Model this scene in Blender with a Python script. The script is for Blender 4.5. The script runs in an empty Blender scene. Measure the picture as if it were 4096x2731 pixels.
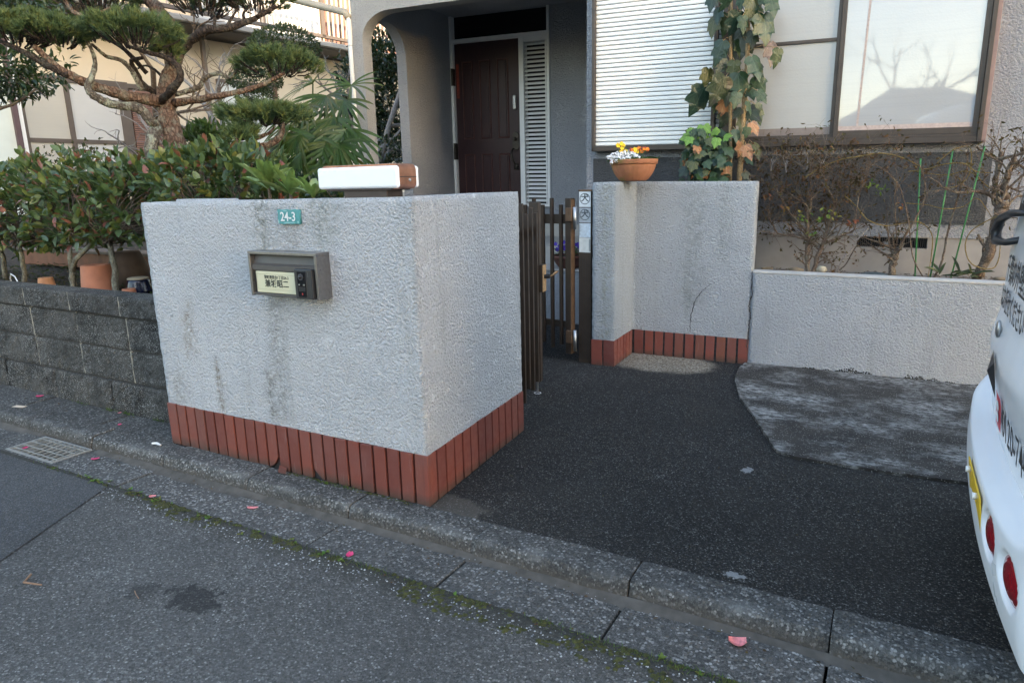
import bpy, math, random
import numpy as np
from mathutils import Vector, Matrix, noise

scene = bpy.context.scene
COL = scene.collection
rad = math.radians

# ------------------------------------------------------------------ camera
YAW, PITCH, ROLL, CAMH = 29.05, 13.08, -1.3, 1.27
IW, IH, FPX = 4096.0, 2731.0, 4096.0 * 24 / 36

def _basis():
    p, r, a = rad(PITCH), rad(ROLL), rad(YAW)
    f = Vector((0, math.cos(p), -math.sin(p)))
    x = Vector((1, 0, 0))
    u = x.cross(f)
    R = math.cos(r) * x + math.sin(r) * u
    U = -math.sin(r) * x + math.cos(r) * u
    Z = Matrix.Rotation(a, 3, 'Z')
    return Z @ R, Z @ U, Z @ f
CR, CU, CF = _basis()
CC = Vector((0, 0, CAMH))
cam_data = bpy.data.cameras.new('camera')
cam_data.lens = 24
cam_data.sensor_width = 36
cam_data.clip_start = 0.05
cam_data.clip_end = 500
cam = bpy.data.objects.new('camera', cam_data)
COL.objects.link(cam)
m3 = Matrix((CR, CU, -CF)).transposed()
cam.matrix_world = Matrix.Translation(CC) @ m3.to_4x4()
scene.camera = cam

# ------------------------------------------------------------------ sky, sun, exposure
SUN_ELEV = rad(15)
SUN_DIR = Vector((0.80, -0.60, 0)).normalized()        # horizontal direction towards the sun
world = bpy.data.worlds.new('World')
scene.world = world
world.use_nodes = True
wn = world.node_tree.nodes
wl = world.node_tree.links
bg = wn.get('Background')
sky = wn.new('ShaderNodeTexSky')
sky.sky_type = 'NISHITA'
sky.sun_disc = False
sky.sun_elevation = SUN_ELEV
# Nishita: rotation 0 puts the sun at +Y, increasing turns clockwise seen from above
sky.sun_rotation = math.atan2(SUN_DIR.x, SUN_DIR.y)
sky.air_density = 1.0
sky.dust_density = 1.2
sky.ozone_density = 1.0
wl.new(sky.outputs[0], bg.inputs[0])
bg.inputs[1].default_value = 0.15
sun_data = bpy.data.lights.new('sun', 'SUN')
sun_data.energy = 3.0
sun_data.angle = rad(0.5)
sun_data.color = (1.0, 0.80, 0.58)
sun = bpy.data.objects.new('sun', sun_data)
COL.objects.link(sun)
sd = SUN_DIR * math.cos(SUN_ELEV) + Vector((0, 0, math.sin(SUN_ELEV)))
sun.rotation_euler = sd.to_track_quat('Z', 'Y').to_euler()
sun.location = (6, -6, 9)

vs = scene.view_settings
vs.view_transform = 'Standard'
vs.look = 'None'
vs.exposure = 2.74
vs.gamma = 1.0
vs.use_curve_mapping = False
vs.use_white_balance = True          # the photograph's own white balance
vs.white_balance_temperature = 7150
scene.render.engine = 'CYCLES'
cy = scene.cycles
cy.use_denoising = True
cy.max_bounces = 8
cy.diffuse_bounces = 4
cy.transparent_max_bounces = 12
cy.sample_clamp_indirect = 6

# ------------------------------------------------------------------ placing helpers
def at(px, py, d):
    """point that stands d metres in front of the camera plane on the sight line through a photograph pixel"""
    return CC + (CF + CR * ((px - IW / 2) / FPX) - CU * ((py - IH / 2) / FPX)) * d

# the house, the right-hand gate wall and the planter stand turned a few degrees to the street and on a slight slope
_b = rad(3.65)
PB = Vector((-0.84, 4.76, 0))
HM = Matrix(((math.cos(_b), -math.sin(_b), 0, PB.x), (math.sin(_b), math.cos(_b), 0, PB.y),
             (-0.0165, 0, 1, 0), (0, 0, 0, 1)))
# the neighbour's house
NS = 1.53
_t = rad(36 - YAW)
N0 = at(1180 / 1.6333, 800 / 1.6333, 8.5 * NS)
NM = Matrix(((math.sin(_t), -math.cos(_t), 0, N0.x), (math.cos(_t), math.sin(_t), 0, N0.y), (0, 0, 1, 0), (0, 0, 0, 1)))
ID = Matrix.Identity(4)

# ------------------------------------------------------------------ mesh builder
class MB:
    def __init__(self):
        self.v = []
        self.f = []
    def add(self, vs_, fs_):
        o = len(self.v)
        self.v.extend([tuple(p) for p in vs_])
        self.f.extend([tuple(i + o for i in f) for f in fs_])
        return self
    def box(self, x0, x1, y0, y1, z0, z1, m=None):
        p = [(x, y, z) for z in (z0, z1) for y in (y0, y1) for x in (x0, x1)]
        if m is not None:
            p = [m @ Vector(q) for q in p]
        return self.add(p, [(0, 2, 3, 1), (4, 5, 7, 6), (0, 1, 5, 4), (2, 6, 7, 3), (0, 4, 6, 2), (1, 3, 7, 5)])
    def prism(self, poly, z0, z1, m=None):
        n = len(poly)
        p = [(x, y, z0) for x, y in poly] + [(x, y, z1) for x, y in poly]
        if m is not None:
            p = [m @ Vector(q) for q in p]
        return self.add(p, [tuple(range(n - 1, -1, -1)), tuple(range(n, 2 * n))] + [(i, (i + 1) % n, n + (i + 1) % n, n + i) for i in range(n)])
    def tube(self, pts, r, n=7, cap=True):
        pts = [Vector(p) for p in pts]
        if not hasattr(r, '__len__'):
            r = [r] * len(pts)
        rings = []
        prev = None
        for i, p in enumerate(pts):
            if i == 0:
                d = pts[1] - pts[0]
            elif i == len(pts) - 1:
                d = pts[-1] - pts[-2]
            else:
                d = (pts[i + 1] - p).normalized() + (p - pts[i - 1]).normalized()
            d = d.normalized() if d.length > 1e-9 else Vector((0, 0, 1))
            if prev is None:
                a = d.orthogonal().normalized()
            else:
                a = prev - d * prev.dot(d)
                a = a.normalized() if a.length > 1e-6 else d.orthogonal().normalized()
            prev = a
            b = d.cross(a)
            rings.append([p + (a * math.cos(2 * math.pi * k / n) + b * math.sin(2 * math.pi * k / n)) * r[i] for k in range(n)])
        vs_ = [q for ring in rings for q in ring]
        fs_ = [(i * n + k, i * n + (k + 1) % n, (i + 1) * n + (k + 1) % n, (i + 1) * n + k) for i in range(len(pts) - 1) for k in range(n)]
        if cap:
            fs_ += [tuple(range(n - 1, -1, -1)), tuple((len(pts) - 1) * n + k for k in range(n))]
        return self.add(vs_, fs_)
    def lathe(self, prof, n=24, c=(0, 0, 0), ribs=None):
        vs_, fs_ = [], []
        for j, (r, z) in enumerate(prof):
            for k in range(n):
                a = 2 * math.pi * k / n
                rr = r * (1 + (ribs(j, a) if ribs else 0))
                vs_.append((c[0] + rr * math.cos(a), c[1] + rr * math.sin(a), c[2] + z))
        for j in range(len(prof) - 1):
            for k in range(n):
                fs_.append((j * n + k, j * n + (k + 1) % n, (j + 1) * n + (k + 1) % n, (j + 1) * n + k))
        fs_.append(tuple(range(n - 1, -1, -1)))
        fs_.append(tuple((len(prof) - 1) * n + k for k in range(n)))
        return self.add(vs_, fs_)
    def grid(self, fn, nu, nv):
        vs_ = [fn(i / nu, j / nv) for j in range(nv + 1) for i in range(nu + 1)]
        w = nu + 1
        return self.add(vs_, [(j * w + i, j * w + i + 1, (j + 1) * w + i + 1, (j + 1) * w + i) for j in range(nv) for i in range(nu)])
    def ball(self, c, r, n=8, m=5, sq=(1, 1, 1)):
        prof = [(math.sin(math.pi * (j + 0.02) / (m + 0.04)), -math.cos(math.pi * (j + 0.02) / (m + 0.04))) for j in range(m + 1)]
        o = len(self.v)
        self.lathe(prof, n)
        for i in range(o, len(self.v)):
            x, y, z = self.v[i]
            self.v[i] = (c[0] + x * r * sq[0], c[1] + y * r * sq[1], c[2] + z * r * sq[2])
        return self
    def build(self, name, mat=None, parent=None, xf=None, smooth=False, bevel=0.0, loc=None):
        me = bpy.data.meshes.new(name)
        pts = [Vector(p) for p in self.v]
        if xf is not None:
            pts = [xf @ p for p in pts]
        org = Vector((0, 0, 0))
        if parent is not None:
            org = WL[parent.name]
        elif loc is not None:
            org = Vector(loc)
        elif pts:
            org = Vector(((min(p.x for p in pts) + max(p.x for p in pts)) / 2, (min(p.y for p in pts) + max(p.y for p in pts)) / 2, min(p.z for p in pts)))
        me.from_pydata([p - org for p in pts], [], self.f)
        me.update()
        if smooth:
            me.polygons.foreach_set('use_smooth', [True] * len(me.polygons))
        if mat is not None:
            me.materials.append(mat)
        o = bpy.data.objects.new(name, me)
        COL.objects.link(o)
        if parent is not None:
            o.parent = parent
        else:
            o.location = org
        WL[o.name] = org
        if bevel:
            b = o.modifiers.new('bevel', 'BEVEL')
            b.width = bevel
            b.segments = 2
            b.limit_method = 'ANGLE'
            b.angle_limit = rad(40)
            me.polygons.foreach_set('use_smooth', [True] * len(me.polygons))
            b.harden_normals = True
        return o
WL = {}

def tag(o, label=None, cat=None, group=None, kind=None):
    if label: o['label'] = label
    if cat: o['category'] = cat
    if group: o['group'] = group
    if kind: o['kind'] = kind
    return o

def thing(name, loc, label, cat, group=None):
    o = bpy.data.objects.new(name, None)
    o.empty_display_size = 0.1
    COL.objects.link(o)
    o.location = loc
    WL[o.name] = Vector(loc)
    return tag(o, label, cat, group)

def inst(me, name, parent, mat4):
    """another object with the same mesh, placed by a world matrix under a parent that is only translated"""
    o = bpy.data.objects.new(name, me)
    COL.objects.link(o)
    if parent is not None:
        o.parent = parent
        o.matrix_local = Matrix.Translation(-WL[parent.name]) @ mat4
    else:
        o.matrix_world = mat4
    return o

def HP(u, v, z):
    return HM @ Vector((u, v, z))

def text_mesh(body, size, extrude=0.0006, bold=0.0):
    cu = bpy.data.curves.new('writing', 'FONT')
    cu.body = body
    cu.size = size
    cu.extrude = extrude
    cu.offset = bold
    cu.resolution_u = 3
    cu.align_x = 'CENTER'
    cu.align_y = 'CENTER'
    o = bpy.data.objects.new('writing', cu)
    COL.objects.link(o)
    dg = bpy.context.evaluated_depsgraph_get()
    me = bpy.data.meshes.new_from_object(o.evaluated_get(dg))
    vv = [tuple(v.co) for v in me.vertices]
    ff = [tuple(p.vertices) for p in me.polygons]
    bpy.data.objects.remove(o)
    bpy.data.curves.remove(cu)
    bpy.data.meshes.remove(me)
    mb = MB()
    mb.v, mb.f = vv, ff
    return mb

# ------------------------------------------------------------------ materials
class NT:
    def __init__(self, name):
        self.m = bpy.data.materials.new(name)
        self.m.use_nodes = True
        self.t = self.m.node_tree
        self.b = self.t.nodes.get('Principled BSDF')
        self.out = self.t.nodes.get('Material Output')
        self._pos = None
    def n(self, kind, **kw):
        x = self.t.nodes.new(kind)
        for k, v in kw.items():
            setattr(x, k, v)
        return x
    def l(self, a, b):
        self.t.links.new(a, b)
    def s(self, sock, val):
        if hasattr(val, 'is_output') or isinstance(val, bpy.types.NodeSocket):
            self.l(val, sock)
        else:
            if hasattr(sock.default_value, '__len__') and not hasattr(val, '__len__'):
                val = (val, val, val, 1)[:len(sock.default_value)]
            elif hasattr(val, '__len__') and len(val) == 3 and len(sock.default_value) == 4:
                val = (*val, 1)
            sock.default_value = val
    def pos(self):
        if self._pos is None:
            self._pos = self.n('ShaderNodeNewGeometry').outputs['Position']
        return self._pos
    def obj(self):
        return self.n('ShaderNodeTexCoord').outputs['Object']
    def rnd(self):
        return self.n('ShaderNodeObjectInfo').outputs['Random']
    def island(self):
        return self.n('ShaderNodeNewGeometry').outputs['Random Per Island']
    def xyz(self, v=None):
        s = self.n('ShaderNodeSeparateXYZ')
        self.l(v or self.pos(), s.inputs[0])
        return s.outputs
    def vscale(self, v, sc):
        x = self.n('ShaderNodeMapping')
        self.l(v, x.inputs[0])
        x.inputs['Scale'].default_value = sc
        return x.outputs[0]
    def noise(self, scale, detail=3, rough=0.55, vec=None, dist=0.0):
        x = self.n('ShaderNodeTexNoise')
        x.inputs['Scale'].default_value = scale
        x.inputs['Detail'].default_value = detail
        x.inputs['Roughness'].default_value = rough
        x.inputs['Distortion'].default_value = dist
        self.l(vec or self.pos(), x.inputs['Vector'])
        return x.outputs[0]
    def voro(self, scale, feature='F1', vec=None, rnd=1.0):
        x = self.n('ShaderNodeTexVoronoi', feature=feature)
        x.inputs['Scale'].default_value = scale
        x.inputs['Randomness'].default_value = rnd
        self.l(vec or self.pos(), x.inputs['Vector'])
        return x
    def math(self, op, a, b=0.0, c=0.0):
        x = self.n('ShaderNodeMath', operation=op)
        self.s(x.inputs[0], a)
        self.s(x.inputs[1], b)
        self.s(x.inputs[2], c)
        return x.outputs[0]
    def rng(self, v, a, b, c=0.0, d=1.0, smooth=False):
        x = self.n('ShaderNodeMapRange')
        if smooth: x.interpolation_type = 'SMOOTHSTEP'
        self.l(v, x.inputs[0])
        for i, q in enumerate((a, b, c, d)):
            x.inputs[1 + i].default_value = q
        return x.outputs[0]
    def mix(self, f, a, b, blend='MIX'):
        x = self.n('ShaderNodeMix', data_type='RGBA', blend_type=blend)
        self.s(x.inputs[0], f)
        self.s(x.inputs[6], a)
        self.s(x.inputs[7], b)
        return x.outputs[2]
    def ramp(self, f, stops, interp='LINEAR'):
        x = self.n('ShaderNodeValToRGB')
        x.color_ramp.interpolation = interp
        e = x.color_ramp.elements
        while len(e) < len(stops):
            e.new(0.5)
        for q, (p, c) in zip(e, stops):
            q.position = p
            q.color = (*c, 1) if len(c) == 3 else c
        self.l(f, x.inputs[0])
        return x.outputs[0]
    def bump(self, h, dist=0.002, strength=1.0, normal=None):
        x = self.n('ShaderNodeBump')
        x.inputs['Distance'].default_value = dist
        x.inputs['Strength'].default_value = strength
        self.l(h, x.inputs['Height'])
        if normal is not None:
            self.l(normal, x.inputs['Normal'])
        return x.outputs[0]
    def done(self, col=None, rough=None, normal=None, **kw):
        if col is not None: self.s(self.b.inputs['Base Color'], col)
        if rough is not None: self.s(self.b.inputs['Roughness'], rough)
        if normal is not None: self.l(normal, self.b.inputs['Normal'])
        for k, v in kw.items():
            self.s(self.b.inputs[k.replace('_', ' ')], v)
        return self.m

def plain(name, col, rough=0.6, var=0.12, scale=30, metal=0.0, bump=0.0, **kw):
    t = NT(name)
    no = t.noise(scale, 4)
    c2 = t.mix(t.rng(no, 0.3, 0.7), tuple(x * (1 - var) for x in col), tuple(min(1, x * (1 + var)) for x in col))
    nm = t.bump(t.noise(scale * 4, 3), bump) if bump else None
    return t.done(c2, t.rng(t.noise(scale * 0.7, 3), 0.2, 0.8, max(0, rough - 0.08), min(1, rough + 0.1)), nm, Metallic=metal, **kw)

def stucco(name, base, dist=0.005, scale=48, streaks=(), algae=0.3, flat=True, vec=None):
    t = NT(name)
    n1 = t.noise(scale * 2.05, 3, 0.6, dist=0.1)
    h = t.rng(n1, 0.30, 0.66)
    if flat:
        # trowelled-off spots between the thrown grains
        fl = t.math('MULTIPLY', t.rng(t.noise(scale * 0.75, 3, 0.6), 0.60, 0.66), 0.7)
        x = t.n('ShaderNodeMix', data_type='FLOAT')
        t.l(fl, x.inputs[0]); t.l(h, x.inputs[2]); x.inputs[3].default_value = 0.5
        h = x.outputs[0]
    n3 = t.noise(2.3, 4, 0.6)
    col = t.mix(t.rng(n3, 0.35, 0.7), tuple(x * 0.93 for x in base), tuple(x * 1.05 for x in base))
    # darker tone in the hollows of the render
    col = t.mix(t.math('MULTIPLY', t.rng(h, 0.5, 0.05), t.rng(n3, 0.35, 0.7, 0.2, 0.45)), col, tuple(x * 0.45 for x in base))
    o = t.xyz()
    # rain streaks
    sv = t.vscale(t.pos(), (9, 9, 0.55))
    st = t.noise(1.6, 4, 0.65, vec=sv)
    m = t.math('MULTIPLY', t.rng(st, 0.56, 0.78), algae)
    col = t.mix(m, col, (0.20, 0.21, 0.17))
    for (u0, w, z0, z1, k, c) in streaks:
        g = t.math('DIVIDE', t.math('SUBTRACT', o[0], u0), w)
        g = t.math('POWER', 2.718, t.math('MULTIPLY', t.math('MULTIPLY', g, g), -1.0))
        wob = t.math('ADD', o[2], t.math('MULTIPLY', t.math('SUBTRACT', t.noise(7, 3), 0.5), 0.25))
        e = t.math('MULTIPLY', t.rng(wob, z0 - 0.06, z0 + 0.05, smooth=True), t.rng(wob, z1 + 0.05, z1 - 0.06, smooth=True))
        q = t.math('MULTIPLY', t.math('MULTIPLY', g, e), t.math('MULTIPLY', t.rng(t.noise(34, 4, 0.7), 0.38, 0.66), k))
        col = t.mix(q, col, c)
    return t.done(col, 0.85, t.bump(h, dist * 1.9, 1.0), Specular_IOR_Level=0.25)

STREAKS = ((-2.34, 0.055, 0.98, 1.25, 0.75, (0.10, 0.11, 0.06)), (-2.33, 0.05, 0.28, 0.82, 0.6, (0.13, 0.13, 0.10)), (-2.40, 0.03, 0.24, 0.48, 0.7, (0.12, 0.11, 0.08)),
           (-2.92, 0.05, 0.45, 0.72, 0.7, (0.28, 0.21, 0.13)), (-2.745, 0.022, 0.22, 0.47, 1.0, (0.22, 0.17, 0.11)), (-3.05, 0.06, 0.22, 0.40, 0.6, (0.2, 0.17, 0.13)),
           (-2.19, 0.07, 1.03, 1.13, 0.6, (0.22, 0.19, 0.16)), (-2.0, 0.08, 1.02, 1.25, 0.6, (0.18, 0.2, 0.14)))
MT = {}
MT['stucco_a'] = stucco('gate_render', (0.69, 0.695, 0.71), 0.0075, 46, STREAKS, 0.22)
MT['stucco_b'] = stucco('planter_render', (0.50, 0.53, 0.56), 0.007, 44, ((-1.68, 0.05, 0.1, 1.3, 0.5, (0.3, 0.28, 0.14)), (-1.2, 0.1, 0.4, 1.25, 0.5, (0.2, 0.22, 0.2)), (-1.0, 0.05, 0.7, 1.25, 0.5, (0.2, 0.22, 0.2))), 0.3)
MT['stucco_house'] = stucco('house_render', (0.36, 0.37, 0.395), 0.006, 40, (), 0.2)
MT['stucco_column'] = stucco('column_render', (0.42, 0.41, 0.395), 0.005, 46, (), 0.2)
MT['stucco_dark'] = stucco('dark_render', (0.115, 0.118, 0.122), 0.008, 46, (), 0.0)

def tile_mat():
    t = NT('clay_tile')
    r = t.rnd()
    col = t.ramp(r, [(0, (0.15, 0.043, 0.034)), (0.35, (0.19, 0.052, 0.038)), (0.7, (0.225, 0.062, 0.044)), (0.9, (0.175, 0.062, 0.048)), (1, (0.20, 0.07, 0.04))])
    col = t.mix(t.rng(t.noise(9, 4), 0.45, 0.75), col, (0.19, 0.068, 0.055))
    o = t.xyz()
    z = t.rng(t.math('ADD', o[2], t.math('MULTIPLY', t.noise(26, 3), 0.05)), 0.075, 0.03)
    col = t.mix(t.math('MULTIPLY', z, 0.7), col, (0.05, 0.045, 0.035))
    sc = t.noise(5, 2, vec=t.vscale(t.pos(), (40, 40, 2.0)))
    col = t.mix(t.math('MULTIPLY', t.rng(sc, 0.66, 0.74), 0.25), col, (0.35, 0.28, 0.26))
    return t.done(col, t.rng(t.noise(30, 3), 0.3, 0.7, 0.38, 0.6), t.bump(t.noise(70, 3), 0.0008), Specular_IOR_Level=0.4)
MT['tile'] = tile_mat()
MT['mortar'] = plain('dark_mortar', (0.05, 0.045, 0.042), 0.9, 0.4, 40)

def aggregate(name, gap, stops, scale, bumpd=0.002, patches=None, rough=0.85, tint=(1.03, 1.0, 0.945), fill=0.5):
    """packed stone chips of many greys with dark binder between them"""
    t = NT(name)
    wv = t.n('ShaderNodeVectorMath', operation='ADD')
    t.l(t.pos(), wv.inputs[0])
    nz = t.n('ShaderNodeTexNoise')
    nz.inputs['Scale'].default_value = scale * 1.1
    nz.inputs['Detail'].default_value = 2
    t.l(t.pos(), nz.inputs['Vector'])
    ms = t.n('ShaderNodeVectorMath', operation='SCALE')
    t.l(nz.outputs[1], ms.inputs[0])
    ms.inputs[3].default_value = 0.9 / scale
    t.l(ms.outputs[0], wv.inputs[1])
    v = t.voro(scale, vec=wv.outputs[0])
    sep = t.n('ShaderNodeSeparateColor')
    t.l(v.outputs['Color'], sep.inputs[0])
    stone = t.ramp(sep.outputs[0], [(p, tuple(g * k for k in tint)) for p, g in stops])
    stone = t.mix(t.math('MULTIPLY', t.math('GREATER_THAN', sep.outputs[2], 0.88), 0.35), stone, (0.20, 0.165, 0.125))
    core = t.rng(v.outputs['Distance'], 0.72, 0.42)
    gapc = tuple(gap * k for k in tint)
    # fines between the stones come and go, so that the surface is nowhere equally open
    open_ = t.rng(t.noise(2.4, 5, 0.62), 0.30, 0.68, 0.6, 1.0)
    core = t.math('MULTIPLY', core, open_)
    fine = t.mix(t.rng(t.noise(scale * 2.6, 3, 0.7), 0.35, 0.7), gapc, tuple(min(1, stops[len(stops) // 2][1] * k * (0.6 + fill)) for k in tint))
    col = t.mix(core, fine, stone)
    wear = t.rng(t.noise(0.9, 5, 0.6), 0.28, 0.72, 0.72, 1.25)
    mul = t.n('ShaderNodeVectorMath', operation='SCALE')
    t.l(col, mul.inputs[0])
    t.l(wear, mul.inputs[3])
    col = mul.outputs[0]
    if patches:
        col = patches(t, col)
    h = t.math('ADD', t.math('MULTIPLY', t.math('MULTIPLY', v.outputs['Distance'], core), -1.0), t.math('MULTIPLY', t.noise(scale * 0.5, 4, 0.65), 0.9))
    return t.done(col, rough, t.bump(h, bumpd), Specular_IOR_Level=0.22)

def spot(t, cx, cy, rx, ry, amp=0.6, ns=5.0):
    """soft-edged blotch on the ground with a ragged outline"""
    o = t.xyz()
    a = t.math('DIVIDE', t.math('SUBTRACT', o[0], cx), rx)
    b = t.math('DIVIDE', t.math('SUBTRACT', o[1], cy), ry)
    d = t.math('ADD', t.math('MULTIPLY', a, a), t.math('MULTIPLY', b, b))
    d = t.math('ADD', d, t.math('MULTIPLY', t.math('SUBTRACT', t.noise(ns, 4, 0.65), 0.5), amp * 2))
    return t.rng(d, 1.15, 0.55, smooth=True)

def road_patches(t, col):
    m = t.math('MULTIPLY', spot(t, -1.93, 1.25, 0.11, 0.07, 2.6, 30), 0.68)
    col = t.mix(m, col, (0.012, 0.012, 0.013))
    m = t.math('MULTIPLY', spot(t, -2.12, 1.2, 0.06, 0.05, 2.6, 30), 0.4)
    col = t.mix(m, col, (0.015, 0.015, 0.016))
    o = t.xyz()
    edge = t.math('ADD', o[1], t.math('MULTIPLY', t.noise(9, 4, 0.6), 0.12))
    m = t.math('MULTIPLY', t.rng(edge, 1.60, 1.72), 0.75)
    return t.mix(m, col, (0.030, 0.028, 0.02))

def drive_patches(t, col):
    peb = t.voro(150)
    sp = t.n('ShaderNodeSeparateColor')
    t.l(peb.outputs['Color'], sp.inputs[0])
    pc = t.ramp(sp.outputs[0], [(0.0, (0.08, 0.065, 0.05)), (0.35, (0.22, 0.18, 0.13)), (0.7, (0.36, 0.31, 0.24)), (1.0, (0.5, 0.46, 0.4))])
    m = t.math('MULTIPLY', spot(t, -1.36, 4.62, 0.40, 0.28, 0.35, 6), 0.85)
    col = t.mix(m, col, pc)
    m = t.math('MULTIPLY', t.rng(t.noise(1.5, 5, 0.6), 0.50, 0.70), 0.30)
    col = t.mix(m, col, (0.052, 0.047, 0.040))
    # dusty rim by the near corner of the gate wall
    m = t.math('MULTIPLY', spot(t, -1.5, 2.10, 0.22, 0.10, 1.2, 12), 0.4)
    col = t.mix(m, col, (0.16, 0.14, 0.115))
    for (a, b, r1, r2) in ((-0.35, 2.105, 0.05, 0.03), (-0.47, 2.99, 0.035, 0.045)):
        m = t.math('MULTIPLY', spot(t, a, b, r1 * 0.7, r2 * 0.7, 2.6, 60), 0.45)
        col = t.mix(m, col, (0.5, 0.5, 0.5))
    return col

def kerb_patches(t, col):
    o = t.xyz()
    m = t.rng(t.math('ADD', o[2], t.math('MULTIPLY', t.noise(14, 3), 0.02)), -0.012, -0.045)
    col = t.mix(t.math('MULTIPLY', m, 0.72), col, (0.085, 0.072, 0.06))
    m = t.math('MULTIPLY', t.rng(t.noise(1.9, 4, 0.6), 0.52, 0.68), 0.35)
    col = t.mix(m, col, (0.035, 0.034, 0.033))
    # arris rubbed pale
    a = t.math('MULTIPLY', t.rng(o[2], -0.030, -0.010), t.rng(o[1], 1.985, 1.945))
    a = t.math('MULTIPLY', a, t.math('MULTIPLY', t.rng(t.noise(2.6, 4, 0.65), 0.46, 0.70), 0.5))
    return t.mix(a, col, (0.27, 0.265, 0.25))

MT['road'] = aggregate('asphalt', 0.032, [(0, 0.040), (0.4, 0.082), (0.75, 0.135), (0.93, 0.20), (1, 0.32)], 145, 0.0045, road_patches)
MT['road_patch'] = aggregate('asphalt_patch', 0.024, [(0, 0.034), (0.5, 0.066), (0.82, 0.10), (1, 0.18)], 200, 0.0025, None, 0.85, (0.97, 0.985, 1.0))
MT['drive'] = aggregate('drive_asphalt', 0.0055, [(0, 0.007), (0.5, 0.016), (0.76, 0.048), (0.92, 0.11), (1, 0.26)], 190, 0.004, drive_patches, 0.85, (1.0, 0.975, 0.93), 0.3)
MT['kerb'] = aggregate('kerb_concrete', 0.026, [(0, 0.024), (0.45, 0.052), (0.7, 0.115), (0.88, 0.215), (1, 0.34)], 120, 0.002, kerb_patches)
MT['apron'] = aggregate('gutter_concrete', 0.030, [(0, 0.036), (0.5, 0.07), (0.75, 0.14), (0.9, 0.26), (1, 0.38)], 105, 0.0014)

def slab_mat():
    t = NT('lichened_concrete')
    vec = t.vscale(t.pos(), (0.9, 1.25, 1))
    a = t.noise(2.6, 6, 0.68, vec=vec)
    b = t.noise(30, 4, 0.75, vec=vec)
    m = t.math('MULTIPLY', t.rng(a, 0.46, 0.62), t.rng(b, 0.40, 0.62))
    col = t.mix(t.rng(t.noise(5, 4), 0.3, 0.7), (0.014, 0.012, 0.0105), (0.042, 0.036, 0.030))
    col = t.mix(t.math('MULTIPLY', m, 0.9), col, (0.34, 0.335, 0.32))
    sp = t.voro(160)
    s2 = t.n('ShaderNodeSeparateColor')
    t.l(sp.outputs['Color'], s2.inputs[0])
    col = t.mix(t.math('MULTIPLY', t.math('GREATER_THAN', s2.outputs[0], 0.82), t.rng(sp.outputs['Distance'], 0.45, 0.3)), col, (0.24, 0.23, 0.21))
    return t.done(col, 0.9, t.bump(b, 0.0025))
MT['slab'] = slab_mat()

def block_mat():
    t = NT('weathered_block')
    r = t.rnd()
    a = t.noise(4.5, 5, 0.7)
    col = t.mix(t.rng(a, 0.36, 0.66), (0.008, 0.0075, 0.007), (0.075, 0.07, 0.063))
    col = t.mix(t.math('MULTIPLY', r, 0.35), col, (0.05, 0.049, 0.043))
    v = t.voro(210)
    sp = t.n('ShaderNodeSeparateColor')
    t.l(v.outputs['Color'], sp.inputs[0])
    k = t.math('MULTIPLY', t.math('GREATER_THAN', sp.outputs[0], 0.72), t.rng(v.outputs['Distance'], 0.5, 0.3))
    k = t.math('MULTIPLY', k, t.rng(t.noise(6, 3), 0.35, 0.6, 0.3, 1.0))
    col = t.mix(k, col, (0.42, 0.41, 0.39))
    st = t.noise(2.0, 4, 0.6, vec=t.vscale(t.pos(), (7, 7, 1.2)))
    col = t.mix(t.math('MULTIPLY', t.rng(st, 0.55, 0.7), 0.6), col, (0.02, 0.019, 0.018))
    return t.done(col, 0.9, t.bump(t.math('ADD', t.noise(60, 4, 0.7), t.math('MULTIPLY', v.outputs['Distance'], -0.4)), 0.005))
MT['block'] = block_mat()
MT['block_joint'] = plain('block_mortar', (0.30, 0.27, 0.215), 0.95, 0.35, 22, bump=0.002)
MT['soil'] = plain('garden_soil', (0.035, 0.026, 0.019), 1.0, 0.55, 18, bump=0.02)
MT['dirt'] = plain('gutter_silt', (0.085, 0.075, 0.064), 1.0, 0.3, 16, bump=0.002)
MT['foundation'] = plain('foundation_concrete', (0.29, 0.275, 0.262), 0.9, 0.14, 6, bump=0.001)
MT['bronze'] = plain('bronze_aluminium', (0.062, 0.048, 0.039), 0.42, 0.1, 20, metal=0.35)
MT['gate_brown'] = plain('brown_gate_paint', (0.052, 0.036, 0.026), 0.42, 0.15, 20, metal=0.2)
MT['hinge_brown'] = plain('worn_brown_metal', (0.17, 0.10, 0.06), 0.45, 0.2, 25, metal=0.4)
MT['wood_paint'] = plain('tan_wood_grain', (0.36, 0.22, 0.11), 0.6, 0.25, 60)
MT['steel'] = plain('brushed_steel', (0.42, 0.42, 0.42), 0.35, 0.1, 60, metal=0.9)
MT['mailbox'] = plain('brushed_mailbox_steel', (0.25, 0.24, 0.235), 0.32, 0.10, 80, metal=0.85)
MT['mailbox_dark'] = plain('taupe_mailbox_paint', (0.075, 0.066, 0.06), 0.5, 0.06, 30)
MT['black_plastic'] = plain('charcoal_plastic', (0.022, 0.022, 0.024), 0.42, 0.1, 30)
MT['gloss_black'] = plain('gloss_black_plastic', (0.006, 0.006, 0.007), 0.12, 0.1, 30)
MT['cream'] = plain('cream_acrylic', (0.62, 0.58, 0.40), 0.35, 0.02, 10)
MT['ink'] = plain('black_ink', (0.012, 0.012, 0.012), 0.6, 0.1, 10)
MT['teal'] = plain('teal_enamel', (0.055, 0.27, 0.275), 0.4, 0.12, 50)
MT['teal_light'] = plain('faded_teal_enamel', (0.22, 0.45, 0.46), 0.5, 0.1, 50)
MT['white_paint'] = plain('white_paint', (0.74, 0.74, 0.73), 0.45, 0.03, 12)
MT['white_acrylic'] = plain('white_acrylic', (0.86, 0.86, 0.86), 0.28, 0.015, 8)
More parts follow.
